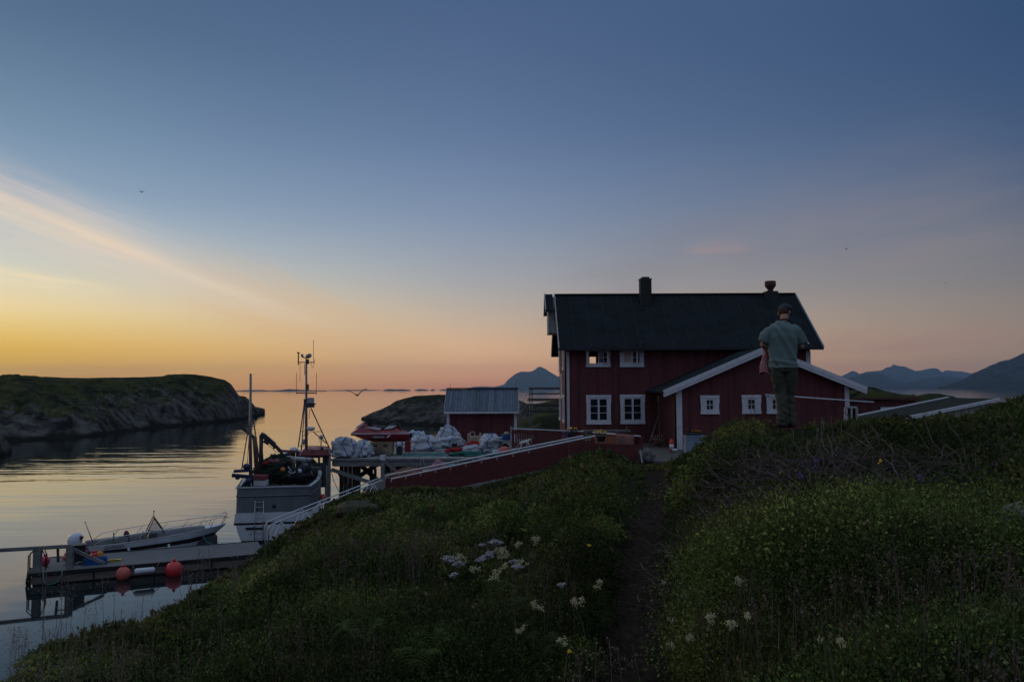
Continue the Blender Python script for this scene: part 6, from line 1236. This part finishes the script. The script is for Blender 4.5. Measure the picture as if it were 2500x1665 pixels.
Tm = MB(); Tm.tube([(0, 0, .80), (0, 0, .88), (0, 0, .96)], [(.118, .17), (.130, .192), (.125, .180)], 24)
Tm.tube([(-.085, .0, .90), (-.090, .01, .78), (-.062, .03, .62), (-.030, .035, .48), (-.022, .0, .30), (-.030, -.01, .12), (-.035, -.0, .05)], [.100, .100, .090, .078, .072, .078, .082], 18)
Tm.tube([(.085, .0, .90), (.092, .01, .78), (.098, .05, .62), (.100, .09, .48), (.105, .08, .30), (.115, .06, .12), (.12, .06, .05)], [.102, .104, .092, .080, .074, .076, .080], 18)
def pant_fold(c): return +.010-.022*abs(mn.noise(Vector((c.x*5+c.z*6, c.y*6, c.z*6-c.x*6))))+.022*(.3-abs(mn.noise(Vector((c.x*5-9, c.y*5, c.z*15+c.x*9)))))*max(0, min(1, (.6-c.z)*3))
remeshed(Tm, 'trousers', PANTS, man, .010, 4, pant_fold)
for s, x, y in ((-1, -.035, -.02), (1, .12, .05)): sh2 = MB(); sh2.tube([(x, y-.09, .04), (x, y, .045), (x+s*.01, y+.12, .04), (x+s*.015, y+.2, .03)], [(.035, .038), (.045, .045), (.044, .048), (.025, .035)], 14); sh2.build('shoe', BLACK, man)
MB().tube([Vector((.02+.078*cos(t), .005+.07*sin(t), 1.525+.025*sin(t+pi))) for t in np.linspace(-pi*1.05, pi*.05, 20)]+[Vector((.07, .13, 1.38)), Vector((.03, .27, 1.22))], .011, 6).build('neck_strap', BLACK, man)
for m_, in ((man,),): m_.scale = (MS, MS, MS)
cmr = thing('camera', 'small black camera held in both hands in front of the standing man', 'camera', Vector((MANX, 11.4, mz))+Vector((0, .335, 1.165))*MS)
MB().box((-.062, -.028, -.045), (.062, .028, .042)).build('camera_body', BLACK, cmr); MB().lathe([(.032, 0), (.032, .05), (.028, .055)], (0, .028, -.003), 18, axis=(0, 1, 0)).build('lens', BLACK, cmr)
# checked shirt hanging from his left forearm
CHK = bpy.data.materials.new('red_check_cloth'); CHK.use_nodes = True; t_ = CHK.node_tree; b_ = t_.nodes['Principled BSDF']; b_.inputs['Roughness'].default_value = .9
ck = t_.nodes.new('ShaderNodeTexChecker'); ck.inputs['Scale'].default_value = 38; ck.inputs['Color1'].default_value = (.32, .03, .04, 1); ck.inputs['Color2'].default_value = (.40, .26, .27, 1); tq = t_.nodes.new('ShaderNodeTexCoord'); t_.links.new(tq.outputs['Object'], ck.inputs[0]); t_.links.new(ck.outputs[0], b_.inputs[0])
cl = MB(); rows = []
for j in range(16):
    f = j/15; z = 1.15-.37*f; w = .02+.055*f**.7; cx_ = -.212-.022*f+.012*sin(f*7); rows.append([Vector((cx_+w*cos(t)*(1+.25*sin(t*3+f*4)), .13-.03*f+w*.9*sin(t), z+.02*sin(t*2)*f)) for t in np.linspace(0, 2*pi, 19)[:-1]])
cl.grid(rows, close=True); c_ = cl.build('checked_shirt', CHK, None, fix=False); c_.location = (MANX, 11.4, mz); c_.scale = (MS,)*3; tag(c_, 'red and white checked shirt hanging over the left forearm of the standing man', 'shirt')
# cat on the far handrail
d_ = bk1-bk0; cc_ = bk0+d_*((1290-941)/(1424-941)); ca = math.atan2(d_.y, d_.x); pit = math.atan2(d_.z, math.hypot(d_.x, d_.y))
cat_ = thing('cat', 'white cat walking along the far white handrail of the ramp', 'cat', cc_+Vector((0, 0, .035))); cat_.matrix_basis = Matrix.Translation(cc_+Vector((0, 0, .035))) @ Matrix.Rotation(ca, 4, 'Z') @ Matrix.Rotation(-pit, 4, 'Y')
K = MB(); K.tube([(-.19, 0, .19), (-.12, 0, .205), (0, 0, .205), (.10, 0, .21), (.17, 0, .225), (.21, 0, .25)], [.045, .062, .060, .062, .05, .035], 14)
K.ball((.245, 0, .265), (.045, .038, .038), 16); K.ball((.285, 0, .253), (.02, .02, .016), 10)
for s in (-1, 1): K.add([(.225, s*.012, .29), (.245, s*.036, .285), (.228, s*.03, .328), (.235, s*.018, .288)], [(0, 1, 2), (0, 2, 3), (1, 3, 2), (0, 3, 1)])
for s, pts in ((-1, [(.12, -.03, .19), (.17, -.025, .10), (.20, -.01, .05), (.215, -.005, .008), (.235, -.005, .004)]), (1, [(.11, .03, .19), (.09, .02, .11), (.075, .01, .05), (.07, .005, .01), (.09, .005, .005)]),
               (-1, [(-.15, -.035, .19), (-.125, -.03, .11), (-.17, -.015, .06), (-.155, -.005, .01), (-.135, -.005, .004)]), (1, [(-.16, .035, .19), (-.15, .03, .12), (-.215, .015, .07), (-.22, .005, .01), (-.20, .005, .004)])):
    K.tube(pts, [.038, .024, .016, .013, .012], 10)
K.tube([(-.20, 0, .20), (-.26, 0, .17), (-.32, 0, .11), (-.37, 0, .08), (-.42, 0, .09)], [.018, .015, .013, .012, .008], 8)
remeshed(K, 'body', mat('white_fur', (.55, .54, .52), .9, var=.15, scale=10), cat_, .007, 3)
for s in (-1, 1): MB().ball((.277, s*.018, .272), .006, 8).build('eye', BLACK, cat_)
# ------------------------------------------------------------------ plants
def ghit(px, py, h=0):
    d = ray(px, py); Y = np.arange(2.4, 40, .04); x = d.x/d.y*Y; z = CAMZ+d.z/d.y*Y; g = GND(x, Y)+h; k = np.argmax(z <= g)
    return Vector((x[k], Y[k], z[k]))
def leafmat(name, rough=.75, trans=.25):
    m = bpy.data.materials.new(name); m.use_nodes = True; t = m.node_tree; b = t.nodes['Principled BSDF']; b.inputs['Roughness'].default_value = rough; b.inputs['Specular IOR Level'].default_value = .07
    a = t.nodes.new('ShaderNodeAttribute'); a.attribute_name = 'tint'; t.links.new(a.outputs['Color'], b.inputs['Base Color'])
    tr = t.nodes.new('ShaderNodeBsdfTranslucent'); t.links.new(a.outputs['Color'], tr.inputs[0]); mx = t.nodes.new('ShaderNodeMixShader'); mx.inputs[0].default_value = trans
    t.links.new(b.outputs[0], mx.inputs[1]); t.links.new(tr.outputs[0], mx.inputs[2]); t.links.new(mx.outputs[0], t.nodes['Material Output'].inputs[0]); return m
def bulk(name, verts, tint, nper, m, label, cat, group=None, parent=None, quad=True):
    # verts (n*nper, 3): each run of nper vertices is one face
    n = len(verts)//nper; me = bpy.data.meshes.new(name); me.vertices.add(n*nper); me.vertices.foreach_set('co', verts.astype(np.float32).ravel())
    me.loops.add(n*nper); me.loops.foreach_set('vertex_index', np.arange(n*nper, dtype=np.int32)); me.polygons.add(n); me.polygons.foreach_set('loop_start', np.arange(0, n*nper, nper, dtype=np.int32))
    me.update(calc_edges=True); at_ = me.attributes.new('tint', 'FLOAT_COLOR', 'POINT'); c4 = np.ones((n*nper, 4), np.float32); c4[:, :3] = np.repeat(tint, nper, 0); at_.data.foreach_set('color', c4.ravel())
    me.materials.append(m); o = bpy.data.objects.new(name, me); COL.objects.link(o); tag(o, label, cat, group, 'stuff'); return o
LEAF = leafmat('leaf'); STRAW = leafmat('dry_stem', .85, .15)
def norm(a): return a/np.maximum(np.linalg.norm(a, axis=1, keepdims=True), 1e-9)
def spots(n, dmin=3.0, over=1.5, crest=.25, pxr=(-260, 2760)):
    px = RNG.uniform(*pxr, n); u_ = (px-1250)/F; ds = np.interp(u_, _u, _ds)+over
    t = RNG.random(n); d = 1/(1/dmin+(1/ds-1/dmin)*t); c = RNG.random(n) < crest; d[c] = ds[c]-RNG.random(c.sum())*4.0
    d = np.maximum(d, 2.6); return u_*d, d
def patch(x, y):      # 0 dark green .. 1 olive
    return vnoise(x, y, .55, 7)*.6+vnoise(x, y, 1.7, 8)*.4
PATHW = .36
def keep_off(x, y):
    pd = path_dist(x, y); k = RNG.random(len(x)) < sstep((pd-PATHW*.45)/(PATHW*.8))
    tw = ((x-TWX)/1.35)**2+((y-TWY)/1.0)**2
    k &= (tw > 1) | (RNG.random(len(x)) < .07)
    k &= ((x-MANX-.02)**2+((y-11.25)/1.0)**2 > .45) | (RNG.random(len(x)) < .10)
    b = np.hypot(x-(MANX-.35), (y-10.2)/1.0); k &= (b > .7) | (RNG.random(len(x)) < .22)
    return k
TW = ghit(1990, 1195); TWX, TWY = TW.x, TW.y
def shrubs(n, per, dmin, over, crest, pxr=(-260, 2760), far=None):
    if far: x, y = far
    else:
        x, y = spots(n, dmin, over, crest, pxr); k = keep_off(x, y); x, y = x[k], y[k]
    n = len(x); z = GND(x, y); cl_ = vnoise(x, y, 1.25, 11)*.6+vnoise(x, y, 3.3, 12)*.4      # clumps with gaps between
    nearp = np.clip((path_dist(x, y)-.2)/.8, .25, 1)
    crst = 1-.38*sstep((y/np.interp(x/y, _u, _ds)-.72)/.2); h = VEG*(.18+1.9*cl_**1.6)*RNG.uniform(.6, 1.1, n)*nearp*crst; k = cl_ > RNG.uniform(.16, .46, n); x, y, z, h, cl_ = x[k], y[k], z[k], h[k], cl_[k]; n = len(x)
    D = norm(np.stack([RNG.normal(0, .38, n), RNG.normal(0, .38, n), np.ones(n)], 1)); pch = patch(x, y)
    size = np.clip(.0050*np.hypot(x, y), .026, .11)*RNG.uniform(.7, 1.35, n)
    dark = np.array([.030, .040, .014]); mid = np.array([.070, .082, .024]); ol = np.array([.140, .125, .038]); br = np.array([.12, .075, .045])
    f = np.clip((pch-.3)/.4, 0, 1)[:, None]; colr = dark*(1-f)+mid*f; g = (np.clip((pch-.55)/.25, 0, 1)*RNG.random(n))[:, None]; colr = colr*(1-g)+ol*g
    q = (RNG.random(n) < .07)[:, None]; colr = np.where(q, br, colr)
    tt = (np.arange(per)+.5)/per; T = np.tile(tt, n)+RNG.uniform(-.05, .05, n*per); I = np.repeat(np.arange(n), per)
    th = np.tile(np.arange(per)*2.4, n)+RNG.random(n)[I]*6.28
    base = np.stack([x, y, z], 1)[I]+D[I]*(h[I]*(.25+.75*T))[:, None]
    rad = np.stack([np.cos(th), np.sin(th), np.full(len(th), .55)], 1)+RNG.normal(0, .3, (n*per, 3)); ax_ = norm(rad+D[I]*(.2+T)[:, None]*.9)
    nr_ = norm(np.cross(ax_, RNG.normal(0, 1, (n*per, 3))+np.array([0, 0, .6]))); s_ = (size[I]*RNG.uniform(.7, 1.2, n*per))[:, None]
    p0 = base; p1 = base+ax_*s_*.5+nr_*s_*.29; p2 = base+ax_*s_; p3 = base+ax_*s_*.5-nr_*s_*.29
    V = np.stack([p0, p1, p2, p3], 1).reshape(-1, 3); C_ = 1.3*colr[I]*RNG.uniform(.55, 1.5, (n*per, 1)); return V, C_
def mounds(n):       # cushion-shaped bushes: leaves laid over a dome, gaps between the domes
    x, y = spots(n, 3.2, .3, .10); pd = path_dist(x, y); R0 = np.minimum(RNG.gamma(3.2, .075, n)+.05, .40)*(1-.5*sstep((y/np.interp(x/y, _u, _ds)-.78)/.2)); k = (pd > .26+R0*.6) & keep_off(x, y) & (vnoise(x, y, .9, 31) > RNG.uniform(.28, .56, n)); x, y, R0 = x[k], y[k], R0[k]; n = len(x)
    dist = np.hypot(x, y); crst = 1-.55*sstep((y/np.interp(x/y, _u, _ds)-.70)/.25); H0 = R0*RNG.uniform(.65, 1.15, n)*crst+.03; z = GND(x, y)
    size = np.clip(.0038*dist, .019, .085)*RNG.choice([.7, 1, 1, 1.35], n); m = np.clip((R0/size)**2*9, 14, 330).astype(int); I = np.repeat(np.arange(n), m); q = len(I)
    u1 = RNG.random(q)**.8; th = RNG.random(q)*6.283; ph = np.arccos(1-u1); wob = 1+.22*np.sin(th*3+I*1.7)+.14*np.sin(th*5+I); rr_ = RNG.uniform(.80, 1.06, q)
    N_ = np.stack([np.sin(ph)*np.cos(th), np.sin(ph)*np.sin(th), np.cos(ph)], 1)
    B_ = np.stack([x[I]+R0[I]*wob*rr_*N_[:, 0], y[I]+R0[I]*wob*rr_*N_[:, 1], z[I]-.03+H0[I]*rr_*N_[:, 2]], 1)
    A_ = norm(N_*.7+RNG.normal(0, .55, (q, 3))+np.array([0, 0, .25])); S_ = norm(np.cross(A_, N_+RNG.normal(0, .5, (q, 3)))); s_ = (size[I]*RNG.uniform(.6, 1.25, q))[:, None]
    V = np.stack([B_, B_+A_*s_*.5+S_*s_*.30, B_+A_*s_, B_+A_*s_*.5-S_*s_*.30], 1).reshape(-1, 3)
    pal = np.array([[.026, .036, .012], [.044, .056, .018], [.078, .088, .026], [.110, .108, .034], [.070, .054, .034], [.042, .055, .030], [.150, .130, .040]])
    pick = np.clip((patch(x, y)*4.2-.4+RNG.normal(0, .9, n)), 0, 6).astype(int); pick = np.where(RNG.random(n) < .10, 4, pick); cm = 1.36*np.array([.95, 1.06, .88])*pal[pick]*RNG.uniform(.65, 1.3, (n, 1))*(.42+1.25*vnoise(x, y, .38, 41)**1.3)[:, None]*1.12
    return V, cm[I]*RNG.uniform(.6, 1.45, (q, 1))
V3, C3 = mounds(9500)
V1, C1 = shrubs(42000, 8, 3.0, 1.2, .26)
# sparser cover behind the crest, on the banks below the ramp and round the yard
xf = RNG.uniform(-9, 12, 9000); yf = RNG.uniform(20, 37, 9000); zf = GND(xf, yf)
k = (zf > .4) & (yf > np.interp(xf/yf, _u, _ds)+.5) & ~((yf > 33.3) & (xf > 2.0)) & ~((yf > 31.9) & (xf > -6) & (yf < 36.8)) ; V2, C2 = shrubs(0, 8, 0, 0, 0, far=(xf[k], yf[k]))
bulk('heath_shrubs', np.concatenate([V1, V2, V3]), np.concatenate([C1, C2, C3]), 4, LEAF, 'low dense green heath and shrub cover over the whole near hillside', 'heath')
def blades(n, colr, hmin, hmax, w, label, name, dens=None, over=.8, crest=.3, pxr=(-260, 2760), pathok=False):
    x, y = spots(n, 2.8, over, crest, pxr)
    if not pathok: k = keep_off(x, y); x, y = x[k], y[k]
    if dens is not None: k = dens(x, y) > RNG.random(len(x)); x, y = x[k], y[k]
    n = len(x); z = GND(x, y); h = RNG.uniform(hmin, hmax, n); w_2 = w*np.clip(y/7, .8, 2.4)*RNG.uniform(.6, 1.3, n); a = RNG.random(n)*6.28
    side = np.stack([np.cos(a), np.sin(a), np.zeros(n)], 1); lean = np.stack([RNG.normal(.08, .28, n), RNG.normal(0, .28, n), np.zeros(n)], 1)*h[:, None]
    b = np.stack([x, y, z], 1); up = np.array([0, 0, 1]); m_ = b+up*(h*.55)[:, None]+lean*.35; t = b+up*(h*.97)[:, None]+lean
    W2 = (side.T*w_2).T; v = np.stack([b-W2, b+W2, m_+W2*.7, m_-W2*.7], 1).reshape(-1, 3); v2 = np.stack([m_-W2*.7, m_+W2*.7, t+W2*.1, t-W2*.1], 1).reshape(-1, 3)
    cc = np.array(colr)[RNG.integers(0, len(colr), n)]*RNG.uniform(.6, 1.35, (n, 1)); return bulk(name, np.concatenate([v, v2]), np.concatenate([cc, cc]), 4, LEAF, label, 'grass')
blades(24000, [(.08, .10, .02), (.10, .11, .035), (.06, .08, .018), (.18, .14, .06)], .10, .30, .0035, 'thin green grass blades growing between the heath shrubs', 'grass', dens=lambda x, y: np.clip(vnoise(x, y, .8, 21)*2.0-.55, .06, 1))
blades(16000, [(.06, .045, .03), (.04, .03, .022), (.09, .075, .05)], .02, .08, .004, 'short dead grass litter along the trodden dirt path', 'grass_litter', pathok=True, dens=lambda x, y: (path_dist(x, y) < .5)*.9)
# dry panicles
def panicles(zones, label, name, col, hm=(.35, .7), spec=.010, cnt=26, spread=.09):
    V = []; Cc = []
    for (x0, x1, y0, y1, n, dlt) in zones:
        for _ in range(n):
            px = RNG.uniform(x0, x1); py = RNG.uniform(y0, y1); h = RNG.uniform(*hm); top = ghit(px, py, h) if dlt == 0 else P(px, py, dlt*RNG.uniform(.92, 1.08))
            gx, gy = top.x+RNG.normal(0, .05), top.y+RNG.normal(0, .05); gz_ = float(GND(gx, gy))
            if top.z-gz_ > 1.0 or top.z < gz_+.1: top.z = gz_+h
            b = np.array([gx, gy, gz_]); t = np.array(top); w = .0016*max(1, top.y/6); sd = np.array([w, 0, 0]); mid = (b+t)/2+np.array([RNG.normal(0, .02), 0, .01])
            for p, q in ((b, mid), (mid, t)): V += [p-sd, p+sd, q+sd*.8, q-sd*.8]; Cc.append(col)
            for _k in range(cnt):
                f = RNG.random(); o_ = np.array([RNG.normal(0, spread*(.35+f)), RNG.normal(0, spread*.6), -f*spread*2.4]); p = t+o_*.8; s = spec*RNG.uniform(.5, 1.2)*max(1, top.y/8); a = RNG.normal(0, 1, 3); a /= np.linalg.norm(a); c = np.cross(a, RNG.normal(0, 1, 3)); c /= np.linalg.norm(c)
                V += [p-a*s, p-c*s*.6, p+a*s, p+c*s*.6]; Cc.append(np.array(col)*RNG.uniform(.7, 1.5))
                if _k % 4 == 0: q0 = t+np.array([0, 0, -f*spread*2.2-.02]); V += [q0-sd*.4, q0+sd*.4, p+sd*.4, p-sd*.4]; Cc.append(np.array(col)*.8)
    return bulk(name, np.array(V), np.array(Cc), 4, STRAW, label, 'grass')
panicles([(90, 560, 1380, 1500, 46, 8.0), (0, 330, 1520, 1640, 42, 6.6), (440, 700, 1330, 1440, 26, 13), (1400, 1560, 1545, 1640, 7, 0)], 'airy dry grass panicles standing against the water at lower left', 'dry_grass', (.17, .125, .105), spec=.008, cnt=30)
panicles([(700, 1080, 1290, 1400, 70, 0), (940, 1230, 1270, 1350, 40, 0), (2080, 2500, 1320, 1430, 36, 0), (1600, 2100, 1370, 1500, 26, 0), (1250, 1420, 1330, 1480, 22, 0), (2330, 2500, 1530, 1640, 8, 0), (1770, 1850, 1020, 1120, 5, 11.4), (600, 950, 1400, 1600, 40, 0)], 'dull pinkish dry grass heads scattered through the heath', 'seed_grass', (.12, .085, .072), spec=.007, cnt=16, spread=.05)
panicles([(1900, 2120, 1035, 1050, 14, 0), (1640, 1800, 1040, 1080, 12, 0), (1150, 1400, 1150, 1200, 22, 0), (2250, 2480, 1015, 1040, 12, 0), (760, 960, 1205, 1260, 16, 0)], 'tall thin weeds standing up along the crest of the hill', 'tall_weeds', (.10, .07, .055), hm=(.25, .62), spec=.005, cnt=9, spread=.04)
# bare twig patch
V = []; Cc = []
for _ in range(900):
    a = RNG.random()*6.28; r_ = RNG.random()**.5; x = TWX+1.4*r_*cos(a); y = TWY+1.05*r_*sin(a); p = np.array([x, y, float(GND(x, y))+RNG.uniform(.03, .24)]); d = np.array([RNG.normal(), RNG.normal(), RNG.normal(0, .3)]); d /= np.linalg.norm(d); w = RNG.uniform(.003, .008)
    for s in range(5):
        d = d+RNG.normal(0, .35, 3)*np.array([1, 1, .6]); d /= np.linalg.norm(d); q = p+d*RNG.uniform(.05, .13); sd = np.cross(d, [0, 1, .2]); sd = sd/np.linalg.norm(sd)*w; V += [p-sd, p+sd, q+sd*.85, q-sd*.85]; Cc.append(np.array([.11, .09, .08])*RNG.uniform(.5, 1.5)); p = q; w *= .87
bulk('bare_twigs', np.array(V), np.array(Cc), 4, STRAW, 'patch of bare grey tangled twigs among the heath below the standing man', 'twigs')
# ferns: arching fronds with paired leaflets
V = []; Cc = []
for (px, py) in [(1060, 1590), (1120, 1560), (1170, 1610), (1240, 1500), (1010, 1640), (880, 1560), (1850, 1330), (1215, 1450), (1330, 1600)]:
    g = np.array(ghit(px, py, .12)); g[2] = float(GND(g[0], g[1])); cf = np.array([.050, .066, .018])*RNG.uniform(.7, 1.35)
    for a in RNG.uniform(0, 6.28, 9):
        d = np.array([cos(a), sin(a)]); Lf = RNG.uniform(.16, .30)
        for s in range(16):
            t = (s+1)/17; p = g+np.array([d[0]*Lf*t, d[1]*Lf*t, .24*sin(t*2.4)]); w = .075*(1-t)**.7*min(1, t*5)+.006; n_ = np.array([-d[1], d[0], 0.])
            for sg in (-1, 1): q = p+n_*sg*w+np.array([d[0], d[1], 0])*w*.35-np.array([0, 0, w*.3]); e_ = np.array([d[0], d[1], .2])*.007; V += [p-e_, p+e_, q+e_*.4, q-e_*.4]; Cc.append(cf*RNG.uniform(.8, 1.3))
bulk('ferns', np.array(V), np.array(Cc), 4, LEAF, 'patches of green fern fronds arching between the heath shrubs', 'ferns')
# flowers, each plant a thing with stem, leaves and head
STEM = mat('flower_stem', (.05, .07, .02), .8); CREAM = mat('cream_petals', (.48, .43, .24), .9, var=.25, scale=40); LILAC = mat('white_lilac_petals', (.36, .34, .35), .9, var=.2, scale=40); PLEAF = mat('flower_leaf', (.035, .045, .01), .9, var=.4, spec=.05)
def flower(px, py, kind, s=1.0, label=None, seed=0):
    top = ghit(px, py, .47); g = Vector((top.x, top.y-.02, float(GND(top.x, top.y-.02)))); t = thing('meadowsweet' if kind == 'c' else 'white_umbel' if kind == 'u' else 'small_flower', label, 'flower', g, group={'c': 'cream meadowsweet plants', 'u': 'white umbel flowers'}.get(kind, 'small coloured flowers')); rr = random.Random(seed)
    L_ = MB().tube([g, (g+top)/2+Vector((rr.uniform(-.02, .02), 0, 0)), top], [.004, .003, .0025], 5)
    for i in range(7):
        p = g.lerp(top, .1+.1*i); a = rr.random()*6.28; d = Vector((cos(a), sin(a), .5)); l_ = .06*(1-i*.08); w = Vector((-sin(a), cos(a), 0))*.009; L_.add([p, p+d*l_*.5+w, p+d*l_, p+d*l_*.5-w], [(0, 1, 2, 3)])
    L_.build('stem', PLEAF, t, off=t.location, fix=False); H = MB(); k_ = top.y/8*s*1.2
    if kind == 'c':
        cs = [Vector((rr.gauss(0, .022), rr.gauss(0, .02), rr.uniform(-.035, .025)))*k_ for _ in range(6)]
        for c in cs:
            for _ in range(20): H.ball(top+c+Vector((rr.gauss(0, .010), rr.gauss(0, .010), rr.gauss(0, .010)))*k_, rr.uniform(.003, .006)*k_, 5)
            H.tube([top+Vector((0, 0, -.03)), top+c], .0012, 4)
    elif kind == 'u':
        for _ in range(13):
            a = rr.random()*6.28; r_ = rr.random()**.5*.05; c = Vector((r_*cos(a), r_*sin(a)*.8, .018-r_*r_*9))*k_
            for _ in range(8): H.ball(top+c+Vector((rr.gauss(0, .007), rr.gauss(0, .007), rr.gauss(0, .005)))*k_, .0055*k_, 5)
            H.tube([top+Vector((0, 0, -.04)), top+c], .0015, 4)
    else:
        for _ in range(9): H.ball(top+Vector((rr.gauss(0, .006), rr.gauss(0, .006), rr.uniform(-.05, .01) if kind == 'v' else rr.gauss(0, .006)))*k_*1.3, .008*k_, 6)
    part(H, 'flower_head', CREAM if kind == 'c' else LILAC if kind == 'u' else mat('violet_petals', (.12, .08, .3)) if kind == 'v' else mat('yellow_petals', (.75, .42, .02)), t); return t
UM = [(1096, 1367, 1.3, 'broadest white umbel at the left end of the flower cluster'), (1120, 1378, 1.0, 'white umbel drooping just right of the broadest one'), (1109, 1404, .9, 'lone white umbel below the broadest one'), (1177, 1367, 1.0, 'round white umbel in the middle of the cluster beside cream meadowsweet'), (1192, 1358, 1.0, 'white umbel touching the round middle one on its right'), (1179, 1330, .6, 'small white umbel above the middle of the cluster'),
      (1208, 1325, 1.1, 'highest white umbel at the top of the cluster'), (1254, 1372, .8, 'small white umbel at the right side of the cluster'), (1263, 1384, .95, 'white umbel on a long slanting stem at the right of the cluster'), (1373, 1427, .8, 'white umbel standing alone left of the dirt path'), (1195, 1349, .55, 'tiny white umbel between the two middle ones'), (1205, 1347, .45, 'tiniest white umbel below the highest one')]
for i, (x, y, s, l) in enumerate(UM): flower(x, y, 'u', s, l, i)
CM = [(1217, 1340, 1, 'cream meadowsweet just below the highest white umbel'), (1230, 1353, .9, 'cream meadowsweet between the highest umbel and the small right one'), (1206, 1400, 1.2, 'large cream meadowsweet hanging below the middle of the cluster'), (1161, 1382, .9, 'cream meadowsweet left of the round middle umbel'), (1275, 1375, .8, 'cream meadowsweet right of the small right umbel'), (1235, 1378, .8, 'cream meadowsweet between middle and right umbels'),
      (1309, 1317, 1.0, 'cream meadowsweet farthest up the slope, right of the cluster'), (1266, 1328, .7, 'thin cream meadowsweet up the slope left of the farthest one'), (1112, 1355, .7, 'small cream meadowsweet above the broadest umbel'), (1128, 1362, .8, 'small cream meadowsweet above the drooping umbel'), (1309, 1474, 1.1, 'cream meadowsweet in the open heath below the cluster'), (1410, 1466, 1.2, 'wide cream meadowsweet nearest to the left edge of the path'),
      (1273, 1535, .8, 'thin cream meadowsweet low in the heath left of the path'), (1372, 1564, 1.0, 'cream meadowsweet lowest on the left side of the path'), (1464, 1424, 1.0, 'cream meadowsweet overhanging the left edge of the path'), (1619, 1423, .6, 'small cream meadowsweet at the right edge of the path, uppermost'), (1669, 1453, .6, 'small cream meadowsweet below and right of the uppermost path-edge one'), (1799, 1412, 1.0, 'cream meadowsweet highest on the slope right of the path'),
      (1736, 1508, 1.1, 'cream meadowsweet left of the tall right-hand pair'), (1789, 1522, 1.1, 'cream meadowsweet lower one of the tall right-hand pair'), (1826, 1501, 1.0, 'cream meadowsweet upper one of the tall right-hand pair'), (1645, 1517, .8, 'narrow cream meadowsweet close right of the path'), (1689, 1555, .9, 'cream meadowsweet below the narrow one right of the path'), (1636, 1575, .8, 'cream meadowsweet lowest on the right side of the path'), (2054, 1568, .9, 'lone cream meadowsweet far to the right in the dark heath'), (2002, 1557, .5, 'tiny cream meadowsweet beside the lone far right one')]
for i, (x, y, s, l) in enumerate(CM): flower(x, y, 'c', s, l, 50+i)
for i, (x, y, k, l) in enumerate([(1990, 1125, 'v', 'small violet flower spike above the bare twigs'), (1955, 1158, 'v', 'small violet flower spike at the left edge of the bare twigs'), (2246, 1160, 'v', 'small violet flower spike right of the bare twigs'), (2148, 1126, 'y', 'small yellow flower above the right end of the twigs'), (1391, 1590, 'y', 'small yellow flower low in the heath left of the path'), (1440, 1330, 'y', 'small yellow-green flower at the left edge of the upper path')]): flower(x, y, k, 1, l, 90+i)
# boulders in the heath
c = ghit(2488, 1268, .22); single(MB().ball(c, (.17, .14, .10), 26, noise=.22, ns=2, seed=51), 'boulder', mat('pale_rock', (.14, .125, .10), .95, var=.45, scale=6, bump=.8, bscale=12), 'pale boulder in the heath at the far right edge', 'boulder', c)
c = ghit(873, 1245, .05); single(MB().ball(c, (.5, .4, .2), 28, noise=.2, ns=2, seed=52), 'boulder', mat('mossy_rock', (.03, .03, .017), .95, col2=(.06, .055, .03), thr=(.4, .6), scale=5, bump=.8, bscale=12), 'mossy boulder on the bank at the foot of the gangway slope', 'boulder', c)
# ------------------------------------------------------------------ air
hzb = MB().box((-11500, -450, -12), (11500, 11500, 340)).build('haze', mat('haze_tmp', (1, 1, 1)))
hm = bpy.data.materials.new('haze'); hm.use_nodes = True; t = hm.node_tree; t.nodes.clear()
pv = t.nodes.new('ShaderNodeVolumePrincipled'); pv.inputs['Density'].default_value = HAZE_D; pv.inputs['Color'].default_value = (.42, .66, .94, 1)
pv.inputs['Anisotropy'].default_value = .3; ou = t.nodes.new('ShaderNodeOutputMaterial'); t.links.new(pv.outputs[0], ou.inputs['Volume'])
hzb.data.materials.clear(); hzb.data.materials.append(hm); tag(hzb, kind='stuff')
hzb['label'] = 'pale evening haze over the sea and far mountains'; hzb['category'] = 'haze'
